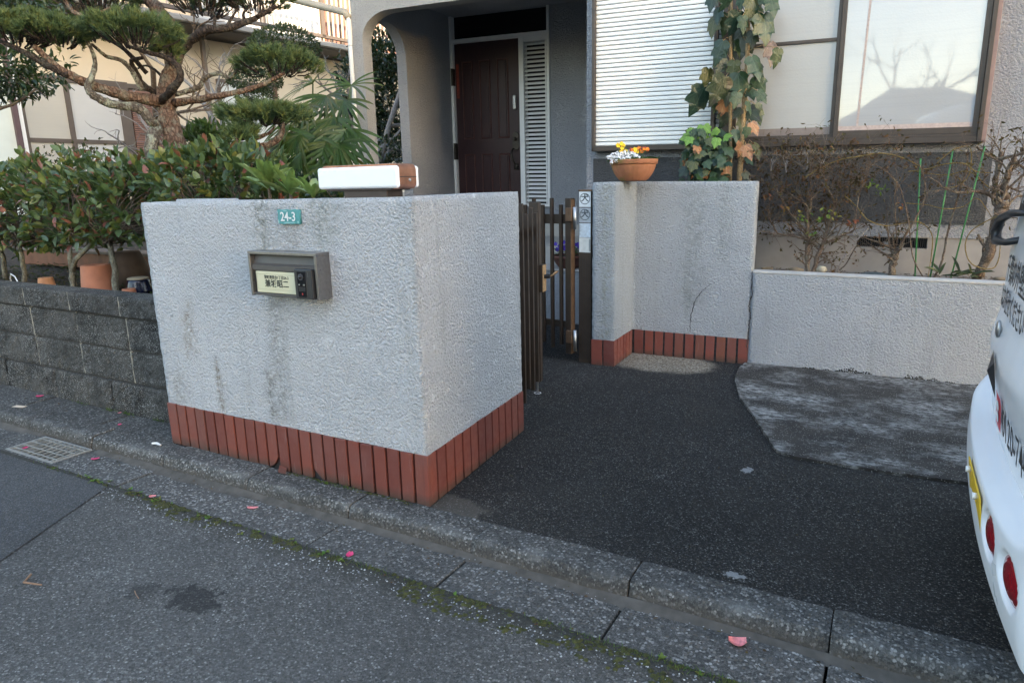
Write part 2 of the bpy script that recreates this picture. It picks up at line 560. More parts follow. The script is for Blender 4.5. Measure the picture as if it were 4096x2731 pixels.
MT['copper'] = plain('weathered_copper', (0.36, 0.17, 0.11), 0.38, 0.25, 25, metal=0.75)
MT['lamp_brown'] = plain('dark_brown_metal', (0.05, 0.034, 0.03), 0.45, 0.15, 20, metal=0.3)
def door_mat():
    t = NT('dark_mahogany_door')
    g = t.noise(7, 5, 0.6, vec=t.vscale(t.pos(), (30, 30, 1.6)))
    col = t.mix(t.rng(g, 0.3, 0.7), (0.024, 0.0115, 0.0135), (0.046, 0.019, 0.021))
    return t.done(col, 0.42, t.bump(g, 0.0006), Specular_IOR_Level=0.4)
MT['door'] = door_mat()
MT['door_edge'] = plain('reddish_door_moulding', (0.085, 0.035, 0.03), 0.45, 0.2, 30)
MT['red_scrape'] = plain('red_scraped_paint', (0.20, 0.03, 0.014), 0.6, 0.3, 40)
MT['dark_void'] = plain('dark_interior', (0.006, 0.006, 0.006), 0.9, 0.2, 10)
MT['dark_glass'] = plain('dark_transom_glass', (0.008, 0.008, 0.009), 0.15, 0.1, 10)
MT['antique'] = plain('antique_bronze', (0.06, 0.05, 0.042), 0.4, 0.3, 60, metal=0.7)
MT['shutter'] = plain('ivory_shutter_paint', (0.80, 0.80, 0.77), 0.42, 0.02, 6)
MT['pvc'] = plain('offwhite_pvc', (0.66, 0.65, 0.63), 0.4, 0.05, 8)
MT['pvc_beige'] = plain('beige_pvc', (0.36, 0.31, 0.24), 0.45, 0.1, 8)
MT['stone_tile'] = plain('pale_porch_stone', (0.40, 0.385, 0.36), 0.7, 0.1, 14)
def window_mat(name, base, gloss, rough):
    t = NT(name)
    v = t.voro(75)
    b = t.bump(v.outputs['Distance'], 0.0016, 0.35)
    col = t.mix(t.rng(t.noise(1.4, 4), 0.35, 0.7), tuple(x * 0.93 for x in base), base)
    lines = t.noise(3, 2, vec=t.vscale(t.pos(), (0.6, 0.6, 26)))
    col = t.mix(t.math('MULTIPLY', t.rng(lines, 0.5, 0.7), 0.12), col, tuple(x * 0.7 for x in base))
    t.done(col, 0.5, b, Specular_IOR_Level=0.2)
    g = t.n('ShaderNodeBsdfGlossy')
    g.inputs['Color'].default_value = (1, 1, 1, 1)
    g.inputs['Roughness'].default_value = rough
    t.l(t.bump(t.noise(4, 2), 0.002, 0.15), g.inputs['Normal'])
    mx = t.n('ShaderNodeMixShader')
    mx.inputs[0].default_value = gloss
    t.l(t.b.outputs[0], mx.inputs[1])
    t.l(g.outputs[0], mx.inputs[2])
    t.l(mx.outputs[0], t.out.inputs[0])
    return t.m
MT['pane_clear'] = window_mat('film_backed_glass', (0.36, 0.37, 0.38), 0.075, 0.03)
MT['pane_matt'] = window_mat('frosted_film_glass', (0.37, 0.37, 0.36), 0.05, 0.25)
MT['pane_far'] = window_mat('papered_glass', (0.48, 0.48, 0.475), 0.06, 0.2)
MT['pane_far_grey'] = window_mat('netted_glass', (0.42, 0.40, 0.36), 0.05, 0.3)
MT['terracotta'] = plain('terracotta', (0.36, 0.135, 0.072), 0.85, 0.18, 9, bump=0.001)
MT['terracotta2'] = plain('orange_terracotta', (0.44, 0.20, 0.095), 0.85, 0.2, 12, bump=0.001)
# ================================================================== THE SETTING
def slope(u, v):
    t = min(1, max(0, (v - 2.3) / 2.2))
    t = t * t * (3 - 2 * t)
    return -0.0165 * (u + 0.84) * t

tag(MB().grid(lambda a, b: (-150 + 300 * a, -150 + 300 * b, -0.4), 2, 2).build('ground', MT['soil']), kind='structure')
tag(MB().grid(lambda a, b: (-40 + 80 * a, -7.5 + 9.17 * b, -0.056), 2, 2).build('road', MT['road']), kind='structure')
mb = MB()
mb.add([(-3.062, 1.64, -0.0515), (-2.63, 0.75, -0.0515), (-2.2, -0.2, -0.0515), (-9, -0.2, -0.0515), (-9, 1.64, -0.0515)], [(4, 3, 2, 1, 0)])
tag(mb.build('road_repair_strip', MT['road_patch']), kind='structure')

def drive_fn(u0, u1, v0, v1, dz):
    def fn(a, b):
        u, v = u0 + (u1 - u0) * a, v0 + (v1 - v0) * b
        return (u, v, slope(u, v) + dz + 0.0035 * noise.noise((u * 1.7, v * 1.7, 0.3)))
    return fn
tag(MB().grid(drive_fn(-1.9, 9, 2.052, 4.9, -0.004), 110, 30).build('driveway', MT['drive']), kind='structure')
tag(MB().grid(drive_fn(-6.2, -1.9, 2.9, 6.2, -0.004), 30, 20).build('entrance_path', MT['drive']), kind='structure')
# lichened concrete slab in front of the planter
poly = [(-0.815, 4.85), (-0.83, 4.62), (-0.79, 4.33), (-0.70, 4.02), (-0.55, 3.66), (-0.43, 3.36), (-0.375, 3.25), (-0.30, 3.213), (-0.16, 3.205), (0.1, 3.215), (0.45, 3.245), (1.2, 3.30), (3.2, 3.45), (3.2, 5.1)]
fine_ = []
for (a0, b0), (a1, b1) in zip(poly, poly[1:] + poly[:1]):
    k_ = max(1, int(math.hypot(a1 - a0, b1 - b0) / 0.03))
    for j in range(k_):
        t0_ = j / k_
        uu, vv0 = a0 + (a1 - a0) * t0_, b0 + (b1 - b0) * t0_
        fine_.append((uu + 0.008 * noise.noise((uu * 9, vv0 * 9, 0.5)) + 0.004 * noise.noise((uu * 40, vv0 * 40, 0)), vv0 + 0.008 * noise.noise((uu * 9, vv0 * 9, 5.5)) + 0.004 * noise.noise((uu * 40, vv0 * 40, 7))))
poly = fine_
top = [(u, v, slope(u, v) + 0.012) for u, v in poly]
bot = [(u, v, slope(u, v) - 0.03) for u, v in poly]
n = len(poly)
mb = MB().add(top + bot, [tuple(range(n))] + [(i, n + i, n + (i + 1) % n, (i + 1) % n) for i in range(n)])
tag(mb.build('concrete_slab', MT['slab']), kind='structure')

# gutter of concrete slabs and kerb of concrete stones
KJ = [-0.05 + 0.6 * (k - 21) for k in range(0, 27)]
gut = tag(MB().box(-12.7, 3.2, 1.668, 1.9, -0.3, -0.195).build('gutter', MT['mortar'], loc=(-1.5, 1.78, -0.3)), kind='structure')
rg = random.Random(3)
for k in range(len(KJ) - 1):
    a, b = KJ[k] + 0.004, KJ[k + 1] - 0.004
    if -4.2 < (a + b) / 2 < -3.6:
        # cut round the drain
        MB().box(a, -4.055, 1.672, 1.9, -0.2, -0.062).build('gutter_slab', MT['apron'], gut, bevel=0.004) if a < -4.06 else None
        continue
    z = -0.060 + rg.uniform(-0.0025, 0.0025)
    MB().add([(a, 1.668, z), (b, 1.668, z), (b, 1.905, z - 0.006), (a, 1.905, z - 0.006), (a, 1.668, -0.2), (b, 1.668, -0.2), (b, 1.905, -0.2), (a, 1.905, -0.2)],
             [(0, 1, 2, 3), (4, 7, 6, 5), (0, 4, 5, 1), (2, 6, 7, 3), (0, 3, 7, 4), (1, 5, 6, 2)]).build('gutter_slab', MT['apron'], gut, bevel=0.004)
kb = tag(MB().box(-12.7, 3.2, 1.945, 2.05, -0.3, -0.014).build('kerb', MT['block'], loc=(-1.5, 1.98, -0.3)), kind='structure')
prof = [(1.899, -0.13), (1.901, -0.075), (1.906, -0.05), (1.911, -0.03), (1.915, -0.018), (1.919, -0.010), (1.925, -0.004), (1.934, -0.001), (1.95, 0.0), (1.97, 0.0), (2.05, 0.001), (2.05, -0.13)]
for k in range(len(KJ) - 1):
    a, b = KJ[k] + 0.0022, KJ[k + 1] - 0.0022
    mb = MB()
    dz = rg.uniform(-0.004, 0.003)
    dv = rg.uniform(-0.005, 0.005)
    ns = 40
    def fn(s, t, a=a, b=b, dz=dz, dv=dv):
        j = t * (len(prof) - 1)
        v, z = prof[int(round(j))]
        u = a + (b - a) * s
        e = min(u - a, b - u)
        r = 0.0035 * max(0, 1 - e / 0.012)
        q = 0.0035 * noise.noise((u * 14, v * 30, z * 30)) + 0.003 * noise.noise((u * 3, v * 5, 1.7))
        if z < -0.1: return (u, v, z)
        return (u, v + dv + (q if z < -0.004 else 0) + (r if z < -0.004 else 0), z + dz + q - r)
    mb.grid(fn, ns, len(prof) - 1)
    w = ns + 1
    mb.f.append(tuple(j * w for j in range(len(prof) - 1, -1, -1)))
    mb.f.append(tuple(j * w + ns for j in range(len(prof))))
    mb.build('kerb_stone', MT['kerb'], kb, smooth=False)
# silt lying in the corner of gutter and kerb
mb = MB()
def siltf(a, b):
    u = -12.0 + 15.0 * a
    w = 0.035 + 0.02 * noise.noise((u * 2.2, 0, 0)) + 0.012 * noise.noise((u * 9, 0, 3))
    v = 1.905 - max(0.006, w) * (1 - b) * 1.5
    z = -0.0655 + (0.012 + 0.006 * noise.noise((u * 3, 5, 0))) * b * b
    if -4.1 < u < -3.58: z -= 0.03
    return (u, v, z)
tag(mb.grid(siltf, 600, 4).build('gutter_silt', MT['dirt'], smooth=True), 'brown silt lying along the foot of the kerb', 'silt', kind='stuff')

# paved strip between kerb and block wall
pv = tag(MB().box(-12.7, -3.17, 2.055, 2.27, -0.3, -0.02).build('pavement', MT['mortar'], loc=(-4.9, 2.1, -0.3)), kind='structure')
for a, b in ((-12.5, -11.4), (-11.39, -10.2), (-10.19, -9.0), (-8.99, -7.8), (-7.79, -6.61), (-6.6, -5.43), (-5.42, -4.62), (-4.61, -3.83), (-3.82, -3.17)):
    MB().box(a, b, 2.056, 2.262, -0.1, -0.004 + rg.uniform(-.003, .002)).build('paving_slab', MT['kerb'], pv, bevel=0.006)

# garden soil behind the block wall
def gard(a, b):
    u = -16 + 13.0 * a
    v = 2.36 + 22 * b * b
    return (u, v, 0.60 + 0.035 * noise.noise((u * 2.2, v * 2.2, 0)) + 0.02 * noise.noise((u * 9, v * 9, 4)))
tag(MB().grid(gard, 130, 120).build('garden_ground', MT['soil'], smooth=True), kind='structure')
# litter on the soil
rr = np.random.default_rng(5)

# ================================================================== WALLS
def wall_loft(poly, z0, ztop, step=0.022, amp=0.0035, seed=0.0, xf=None):
    """rendered wall: an extruded plan outline whose faces and arrises are uneven like hand-thrown render"""
    pts = []
    n = len(poly)
    for i in range(n):
        a, b = Vector(poly[i]), Vector(poly[(i + 1) % n])
        k = max(1, int((b - a).length / step))
        nrm = Vector(((b - a).y, -(b - a).x)).normalized()
        for j in range(k):
            pts.append((a + (b - a) * (j / k), nrm, j == 0))
    m = len(pts)
    res = []
    for i in range(m):
        p, nr, c = pts[i]
        if c:
            nr = (nr + pts[i - 1][1]).normalized()
        res.append((p, nr))
    nz = max(2, int((max(ztop(p[0].x) for p in pts) - z0) / step))
    mb = MB()
    for j in range(nz + 1):
        for p, nr in res:
            zt = ztop(p.x)
            z = z0 + (zt - z0) * j / nz
            q = amp * (noise.noise((p.x * 38 + seed, p.y * 38, z * 38)) + 0.6 * noise.noise((p.x * 9, p.y * 9 + seed, z * 9)))
            if j == nz:
                q -= 0.003
                z += 0.0025 * noise.noise((p.x * 45, p.y * 45, seed)) - 0.001
            mb.v.append((p.x + nr.x * q, p.y + nr.y * q, z))
    for j in range(nz):
        for i in range(m):
            mb.f.append((j * m + i, j * m + (i + 1) % m, (j + 1) * m + (i + 1) % m, (j + 1) * m + i))
    mb.f.append(tuple(nz * m + i for i in range(m)))
    return mb

def inset(poly, d):
    n = len(poly)
    out = []
    for i in range(n):
        p0, p1, p2 = Vector(poly[i - 1]), Vector(poly[i]), Vector(poly[(i + 1) % n])
        n1 = Vector(((p1 - p0).y, -(p1 - p0).x)).normalized()
        n2 = Vector(((p2 - p1).y, -(p2 - p1).x)).normalized()
        k = (n1 + n2) / (1 + n1.dot(n2))
        out.append(tuple(p1 - k * d))
    return out

def tiles(parent, p, q, count, z0, z1, gap, xf, first=0, rnd=None, chips=()):
    """upright clay tiles along the plan line p-q (outward = right-hand side)"""
    p, q = Vector(p), Vector(q)
    d = (q - p).normalized()
    L = (q - p).length
    nr = Vector((d.y, -d.x))
    w = L / count
    for k in range(count):
        a = p + d * (w * k + (0 if k == 0 else gap / 2))
        b = p + d * (w * (k + 1) - (0 if k == count - 1 else gap / 2))
        o = rnd.uniform(-0.0012, 0.0012)
        sk = rnd.uniform(-0.0015, 0.0015)
        f0, f1 = nr * (0.0 + o), nr * (-0.019)
        zz1 = z1 + rnd.uniform(-0.002, 0.0015)
        outer = [(a + f0 + d * sk, z0), (b + f0 + d * sk, z0), (b + f0, zz1), (a + f0, zz1)]
        if k in chips:
            c = chips[k]
            if c > 0:      # lower right corner broken off
                outer = [(a + f0, z0), (a + f0 + (b - a) * 0.18, z0 + 0.006), (a + f0 + (b - a) * 0.55, z0 + 0.02), (b + f0, z0 + c), (b + f0, zz1), (a + f0, zz1)]
            else:
                outer = [(b + f0 - (b - a) * 0.15, z0), (b + f0, z0), (b + f0, zz1), (a + f0, zz1), (a + f0, z0 - c), (a + f0 + (b - a) * 0.4, z0 - c * 0.5)]
        m = len(outer)
        vs_ = [(x.x, x.y, z) for x, z in outer] + [(x.x + (f1 - f0).x, x.y + (f1 - f0).y, z) for x, z in outer]
        MB().add(vs_, [tuple(range(m)), tuple(range(2 * m - 1, m - 1, -1))] + [(i, m + i, m + (i + 1) % m, (i + 1) % m) for i in range(m)]).build('tile', MT['tile'], parent, xf=xf, bevel=0.002)

rt = random.Random(11)
# ---- left gate wall
A_POLY = [(-3.158, 2.060), (-1.543, 2.060), (-1.610, 2.995), (-1.765, 2.985), (-1.705, 2.215), (-3.158, 2.215)]
ga = thing('gate_wall', (-2.3, 2.2, 0), 'big white rendered gate wall with red tile foot, mailbox and house number', 'wall', 'rendered gate walls')
ztA = lambda u: 1.2285 + 0.0068 * (u + 1.54)
wall_loft(A_POLY, 0.2165, ztA, 0.02, 0.0035).build('rendered_body', MT['stucco_a'], ga, smooth=True)
core = inset(A_POLY, 0.011)
MB().prism(core, -0.2, 0.2175).build('mortar_core', MT['mortar'], ga)
tiles(ga, (-3.163, 2.054), (-1.538, 2.054), 23, 0.0, 0.2165, 0.0115, None, rnd=rt, chips={10: 0.06, 14: -0.045})
tiles(ga, (-1.538, 2.054), (-1.604, 2.995), 13, 0.0, 0.2165, 0.0105, None, rnd=rt)
MB().box(-3.14, -2.78, 2.235, 2.32, 1.1, 1.226).build('back_pier', MT['stucco_a'], ga, bevel=0.006)
# broken-off tile corner lying on the kerb
ch = MB().add([(-2.372, 2.03, 0.004), (-2.315, 2.02, 0.004), (-2.335, 2.05, 0.02), (-2.372, 2.042, 0.03), (-2.345, 2.005, 0.014)], [(0, 1, 4), (0, 4, 3), (1, 2, 4), (2, 3, 4), (0, 3, 2, 1)]).build('tile_shard', MT['tile'])
tag(ch, 'small broken corner of red tile lying below the chipped tile', 'shard')

# ---- right gate wall (house frame)
B_POLY = [(-0.957, -0.352), (-0.800, -0.352), (-0.785, 0.070), (0.038, 0.070), (0.038, 0.215), (-0.957, 0.215)]
gb = thing('gate_wall', HP(-0.5, 0.1, 0), 'L-shaped white rendered gate wall carrying the flower bowl, red tiles at its foot', 'wall', 'rendered gate walls')
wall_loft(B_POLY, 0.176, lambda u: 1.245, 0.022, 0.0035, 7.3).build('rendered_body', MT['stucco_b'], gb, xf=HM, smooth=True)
MB().prism(inset(B_POLY, 0.006), -0.2, 0.177).build('mortar_core', MT['mortar'], gb, xf=HM)
tiles(gb, (-0.962, -0.358), (-0.795, -0.358), 2, -0.012, 0.176, 0.011, HM, rnd=rt)
tiles(gb, (-0.795, -0.358), (-0.780, 0.056), 6, -0.012, 0.176, 0.009, HM, rnd=rt)
tiles(gb, (-0.768, 0.063), (0.040, 0.063), 11, -0.012, 0.176, 0.014, HM, rnd=rt)
def crack(parent, pts, w, vv, xf, mat):
    mb = MB()
    L = []
    for i, (u, z) in enumerate(pts):
        L.append((u, z))
    fine = []
    rc = random.Random(int(abs(pts[0][0]) * 1000))
    for (u0, z0), (u1, z1) in zip(L, L[1:]):
        for k in range(8):
            t = k / 8
            fine.append((u0 + (u1 - u0) * t + rc.uniform(-0.004, 0.004), z0 + (z1 - z0) * t))
    fine.append(L[-1])
    vs_ = []
    for i, (u, z) in enumerate(fine):
        ww = w * rc.uniform(0.4, 1.0) * min(1, 0.3 + 4 * min(i, len(fine) - 1 - i) / len(fine))
        vs_ += [(u - ww, vv, z), (u + ww, vv, z + ww * 0.5)]
    mb.add(vs_, [(2 * i, 2 * i + 1, 2 * i + 3, 2 * i + 2) for i in range(len(fine) - 1)])
    return mb.build('crack', mat, parent, xf=xf)
crack(gb, [(-0.36, 0.19), (-0.359, 0.30), (-0.337, 0.415), (-0.297, 0.484), (-0.236, 0.542), (-0.135, 0.59)], 0.0035, 0.0635, HM, MT['mortar'])

# ---- planter wall
pw = thing('planter_wall', HP(1.2, 0.1, 0), 'low pale rendered planter wall with smooth top, in front of the bare shrubs', 'wall')
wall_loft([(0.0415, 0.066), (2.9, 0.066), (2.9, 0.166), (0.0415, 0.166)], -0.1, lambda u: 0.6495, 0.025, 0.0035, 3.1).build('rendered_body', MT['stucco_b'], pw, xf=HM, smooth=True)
MB().box(0.042, 2.9, 0.062, 0.17, 0.637, 0.652).build('coping', plain('planter_coping', (0.44, 0.43, 0.41), 0.85, 0.15, 9, bump=0.001), pw, xf=HM, bevel=0.004)
crack(pw, [(0.036, 0.0), (0.034, 0.172), (0.038, 0.281), (0.046, 0.335), (0.030, 0.409), (0.046, 0.495), (0.040, 0.652)], 0.0045, 0.060, HM, MT['mortar'])
# damp dark growth at the wall foot
mb = MB()
rd = random.Random(8)
for k in range(2600):
    u = rd.uniform(0.1, 1.7)
    hgt = max(0, 0.05 * (0.35 + noise.noise((u * 5, 0, 0)) + 0.5 * noise.noise((u * 21, 0, 0)))) * min(1, (u - 0.05) * 2.2)
    z = 0.0 + rd.random() ** 2 * hgt
    s = rd.uniform(0.0015, 0.0045)
    mb.add([(u - s, 0.0612, z - s), (u + s, 0.0612, z - s * 0.6), (u + s * 0.7, 0.0612, z + s), (u - s * 0.8, 0.0612, z + s * 0.7)], [(0, 1, 2, 3)])
o = mb.build('algae', plain('black_algae', (0.055, 0.053, 0.045), 0.95, 0.3, 30), pw, xf=HM)
o['kind'] = 'stuff'
tag(MB().grid(lambda a, b: (0.04 + 2.8 * a, 0.16 + 0.45 * b, 0.60 + 0.02 * noise.noise((a * 40, b * 9, 2)) + 0.012 * noise.noise((a * 130, b * 30, 2))), 90, 16).build('planter_soil', plain('stony_soil', (0.12, 0.098, 0.08), 1.0, 0.4, 22, bump=0.012), xf=HM, smooth=True), kind='structure')

# ---- concrete block wall
bw = thing('block_wall', (-4.9, 2.32, 0), 'dark weathered concrete block wall with coping along the garden', 'wall')
MB().box(-12.7, -3.16, 2.276, 2.388, -0.1, 0.69).build('mortar_bed', MT['mortar'], bw)
JX = [-11.75 + 0.4995 * k for k in range(0, 17)] + [-3.16]
JL = [-12.955 + 0.5985 * k for k in range(0, 17)] + [-3.16]
rb = random.Random(21)
def block(a, b, z0, z1, v0, v1, mat, nm='block', bev=0.006):
    mb = MB()
    g = 0.005
    nu, nz = 26, 11
    sd = rb.uniform(0, 50)
    def fn(s, t):
        u, z = a + g + (b - a - 2 * g) * s, z0 + g + (z1 - z0 - 2 * g) * t
        e = min(s, 1 - s, t, 1 - t)
        q = 0.006 * noise.noise((u * 22, sd, z * 22)) + 0.004 * noise.noise((u * 55, sd, z * 55))
        return (u, v0 + q + (0.004 if e < 0.01 else 0), z)
    mb.grid(fn, nu, nz)
    mb.box(a + g, b - g, v0 + 0.012, v1, z0 + g, z1 - g)
    return mb.build(nm, mat, bw, smooth=False)
for z0, z1, J, v0 in ((-0.02, 0.185, JL, 2.250), (0.187, 0.381, JX, 2.262), (0.383, 0.573, JX, 2.262)):
    for a, b in zip(J, J[1:]):
        if b - a > 0.05: block(a, b, z0, z1, v0 + rb.uniform(-0.002, 0.002), 2.39, MT['block'])
for x in JX[:-1]:
    for z0, z1 in ((0.19, 0.379), (0.386, 0.570)):
        MB().box(x - 0.0055, x + 0.0055, 2.2655 + rb.uniform(0, 0.003), 2.30, z0, z1).build('mortar_joint', MT['block_joint'], bw)
for x in JX[1:-1]:
    MB().box(x - 0.0275, x - 0.0165, 2.252, 2.30, 0.582, 0.693).build('mortar_joint', MT['block_joint'], bw)
for a, b in zip([x - 0.022 for x in JX[:-1]], [x - 0.022 for x in JX[1:-1]] + [-3.16]):
    block(a, b, 0.577, 0.700, 2.246, 2.40, MT['block'], 'coping_stone')

# ================================================================== HOUSE
hs = thing('house', HP(0, 0.6, 0), 'grey rendered two-storey house with dark panelled door, white shutter and big window', 'house')
def hbox(a, name, mat, parent=None, bevel=0.0):
    mb = MB()
    for q in (a if hasattr(a[0], '__len__') else [a]):
        mb.box(*q)
    return mb.build(name, mat, parent or hs, xf=HM, bevel=bevel)
def prism_uz(poly, v0, v1):
    mb = MB()
    n = len(poly)
    mb.add([(u, v0, z) for u, z in poly] + [(u, v1, z) for u, z in poly], [tuple(range(n)), tuple(range(2 * n - 1, n - 1, -1))] + [(i, n + i, n + (i + 1) % n, (i + 1) % n) for i in range(n)])
    return mb
def prism_vz(poly, u0, u1):
    mb = MB()
    n = len(poly)
    mb.add([(u0, v, z) for v, z in poly] + [(u1, v, z) for v, z in poly], [tuple(range(n - 1, -1, -1)), tuple(range(n, 2 * n))] + [(i, (i + 1) % n, n + (i + 1) % n, n + i) for i in range(n)])
    return mb
# walls
hbox([(-1.33, 1.425, 0.60, 0.9, 0.864, 3.3), (1.425, 3.2, 0.655, 0.9, 0.864, 3.3), (-1.33, 3.2, 0.9, 8, 0.2, 3.3)], 'front_wall', MT['stucco_house'])
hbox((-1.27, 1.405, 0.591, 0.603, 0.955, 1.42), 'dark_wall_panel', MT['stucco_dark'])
hbox([(-3.57, 3.2, 0.9, 8, 3.3, 6.0)], 'upper_storey', MT['stucco_house'])
hbox([(-3.9, 3.6, 0.35, 8.4, 6.0, 6.2)], 'roof', MT['bronze'])
fnd = hbox([(-1.28, 0.672, 0.612, 0.9, -0.1, 0.862), (1.10, 3.2, 0.612, 0.9, -0.1, 0.862), (0.672, 1.10, 0.612, 0.9, -0.1, 0.788), (0.672, 1.10, 0.612, 0.9, 0.857, 0.862), (0.672, 1.10, 0.70, 0.9, 0.788, 0.857)], 'foundation', MT['foundation'])
vt = hbox((0.674, 1.098, 0.66, 0.69, 0.79, 0.856), 'vent', MT['dark_void'], fnd)
mb = MB()
for k in range(34):
    u = 0.684 + 0.4045 * k / 33
    mb.box(u - 0.0022, u + 0.0022, 0.622, 0.632, 0.789, 0.8565)
o = mb.build('vent_bars', MT['black_plastic'], hs, xf=HM)
o['kind'] = 'stuff'
hbox((0.835, 0.875, 0.616, 0.621, 0.808, 0.828), 'vent_badge', MT['steel'])
# door wall and porch
DV = 2.2
hbox([(-2.297, -1.33, DV, DV + 0.12, 0.3, 3.3), (-3.46, -2.297, DV + 0.14, DV + 0.3, 0.3, 3.3)], 'door_wall', MT['stucco_house'])
hbox([(-2.6, -2.29, DV + 0.02, DV + 0.14, 0.60, 0.99)], 'wall_below_louvre', MT['stucco_house'])
hbox([(-3.46, -1.33, DV - 0.03, DV + 0.01, 0.655, 0.79)], 'pale_base_strip', MT['stone_tile'], bevel=0.004)
hbox([(-3.46, -1.33, 1.15, DV + 0.1, 0.3, 0.655)], 'porch_floor', MT['stone_tile'], bevel=0.006)
hbox([(-3.46, -1.28, 0.85, 1.15, -0.1, 0.47)], 'porch_step', MT['stucco_b'])
hbox([(-3.46, -1.28, 0.84, 1.15, 0.47, 0.482)], 'step_slab', MT['stone_tile'], bevel=0.003)
arc = [(-3.46 + 0.30 * (1 - math.cos(t)), 2.49 + 0.225 * math.sin(t)) for t in [math.pi / 2 * k / 14 for k in range(15)]]
prism_uz([(-3.57, -0.1), (-3.46, -0.1)] + arc + [(-1.33, 2.72), (-1.33, 3.35), (-3.57, 3.35)], 0.612, 0.745).build('porch_arch', MT['stucco_column'], hs, xf=HM)
arc2 = [(1.025 - 0.285 * math.cos(t), 2.43 + 0.285 * math.sin(t)) for t in [math.pi * k / 24 for k in range(25)]]
prism_vz([(1.31, -0.1), (2.5, -0.1), (2.5, 3.3), (0.745, 3.3), (0.745, 2.43)][:0] + [(2.5, -0.1), (2.5, 3.3), (0.745, 3.3)] + arc2 + [(1.31, -0.1)], -3.57, -3.46).build('porch_side_wall', MT['stucco_house'], hs, xf=HM)
hbox([(-3.57, -3.46, 0.745, 1.31, -0.1, 0.72)], 'porch_sill_wall', MT['stucco_house'])
hbox([(-3.46, -1.33, 0.745, DV + 0.14, 2.98, 3.1)], 'porch_ceiling', MT['stucco_house'])
# door frame, door, louvre, transom
fr = hbox([(-3.476, -3.43, DV - 0.02, DV + 0.1, 0.655, 3.0), (-2.632, -2.573, DV - 0.02, DV + 0.1, 0.655, 2.74), (-2.314, -2.285, DV - 0.02, DV + 0.1, 0.97, 3.0), (-3.43, -2.314, DV - 0.016, DV + 0.1, 2.705, 2.745), (-2.573, -2.314, DV - 0.016, DV + 0.1, 0.97, 1.0), (-2.573, -2.314, DV - 0.016, DV + 0.1, 2.655, 2.705)], 'door_frame', MT['white_paint'], bevel=0.003)
hbox((-3.43, -2.314, DV + 0.05, DV + 0.08, 2.745, 3.0), 'transom_glass', MT['dark_glass'], fr)
dr = hbox((-3.43, -2.632, DV + 0.03, DV + 0.075, 0.66, 2.705), 'door', MT['door'], bevel=0.003)
dl, dr_ = -3.42, -2.64
for col in range(3):
    uc = (-3.275, -3.06, -2.845)[col]
    for z0, z1 in ((1.70, 2.52), (0.80, 1.54)):
        w = 0.068
        # moulding: raised rim round a recessed field with a raised centre
        rim = MB()
        ro, ri = w, w - 0.016
        vo = [(uc - ro, DV + 0.030, z0), (uc + ro, DV + 0.030, z0), (uc + ro, DV + 0.030, z1), (uc - ro, DV + 0.030, z1)]
        vm = [(uc - ro + 0.007, DV + 0.020, z0 + 0.007), (uc + ro - 0.007, DV + 0.020, z0 + 0.007), (uc + ro - 0.007, DV + 0.020, z1 - 0.007), (uc - ro + 0.007, DV + 0.020, z1 - 0.007)]
        vi = [(uc - ri, DV + 0.0295, z0 + 0.016), (uc + ri, DV + 0.0295, z0 + 0.016), (uc + ri, DV + 0.0295, z1 - 0.016), (uc - ri, DV + 0.0295, z1 - 0.016)]
        rim.add(vo + vm + vi, [(i, (i + 1) % 4, 4 + (i + 1) % 4, 4 + i) for i in range(4)] + [(4 + i, 4 + (i + 1) % 4, 8 + (i + 1) % 4, 8 + i) for i in range(4)])
        rim.build('moulding', MT['door_edge'], dr, xf=HM)
        hbox((uc - w + 0.03, uc + w - 0.03, DV + 0.022, DV + 0.034, z0 + 0.03, z1 - 0.03), 'panel', MT['door'], dr, bevel=0.007)
hbox((-3.412, -3.38, DV + 0.0285, DV + 0.032, 2.14, 2.50), 'red_scrape_mark', MT['red_scrape'], dr)
for z in (2.36, 1.57):
    hbox((-3.452, -3.428, DV - 0.03, DV + 0.03, z - 0.09, z + 0.09), 'hinge', MT['antique'], dr, bevel=0.004)
kp = hbox((-2.725, -2.683, DV + 0.005, DV + 0.031, 1.99, 2.14), 'keypad_lock', MT['steel'], dr, bevel=0.012)
mb = MB()
for r in range(7):
    for q in range(2):
        mb.box(-2.716 + q * 0.018, -2.707 + q * 0.018, DV + 0.001, DV + 0.006, 2.045 + r * 0.012, 2.053 + r * 0.012)
o = mb.build('keypad_buttons', MT['white_paint'], dr, xf=HM)
o['kind'] = 'stuff'
plate = [(-2.742, 1.62), (-2.735, 1.58), (-2.70, 1.565), (-2.665, 1.58), (-2.658, 1.62), (-2.662, 1.70), (-2.668, 1.745), (-2.70, 1.765), (-2.732, 1.745), (-2.738, 1.70)]
h = prism_uz(plate, DV + 0.012, DV + 0.031).build('handle_plate', MT['antique'], dr, xf=HM, bevel=0.004)
mb = MB().ball((-2.70, DV - 0.005, 1.685), 0.021)
mb.tube([(-2.72, DV + 0.015, 1.585), (-2.725, DV - 0.02, 1.575), (-2.722, DV - 0.055, 1.53), (-2.71, DV - 0.05, 1.47), (-2.70, DV - 0.02, 1.425), (-2.70, DV + 0.012, 1.415)], [0.009, 0.01, 0.012, 0.011, 0.009, 0.008], 8)
mb.box(-2.722, -2.672, DV + 0.008, DV + 0.031, 1.365, 1.43)
mb.build('door_handle', MT['antique'], dr, xf=HM, smooth=True)
lv = hbox([(-2.58, -2.31, DV + 0.07, DV + 0.09, 0.98, 2.70)], 'louvre_window', MT['dark_void'])
NLS = 38
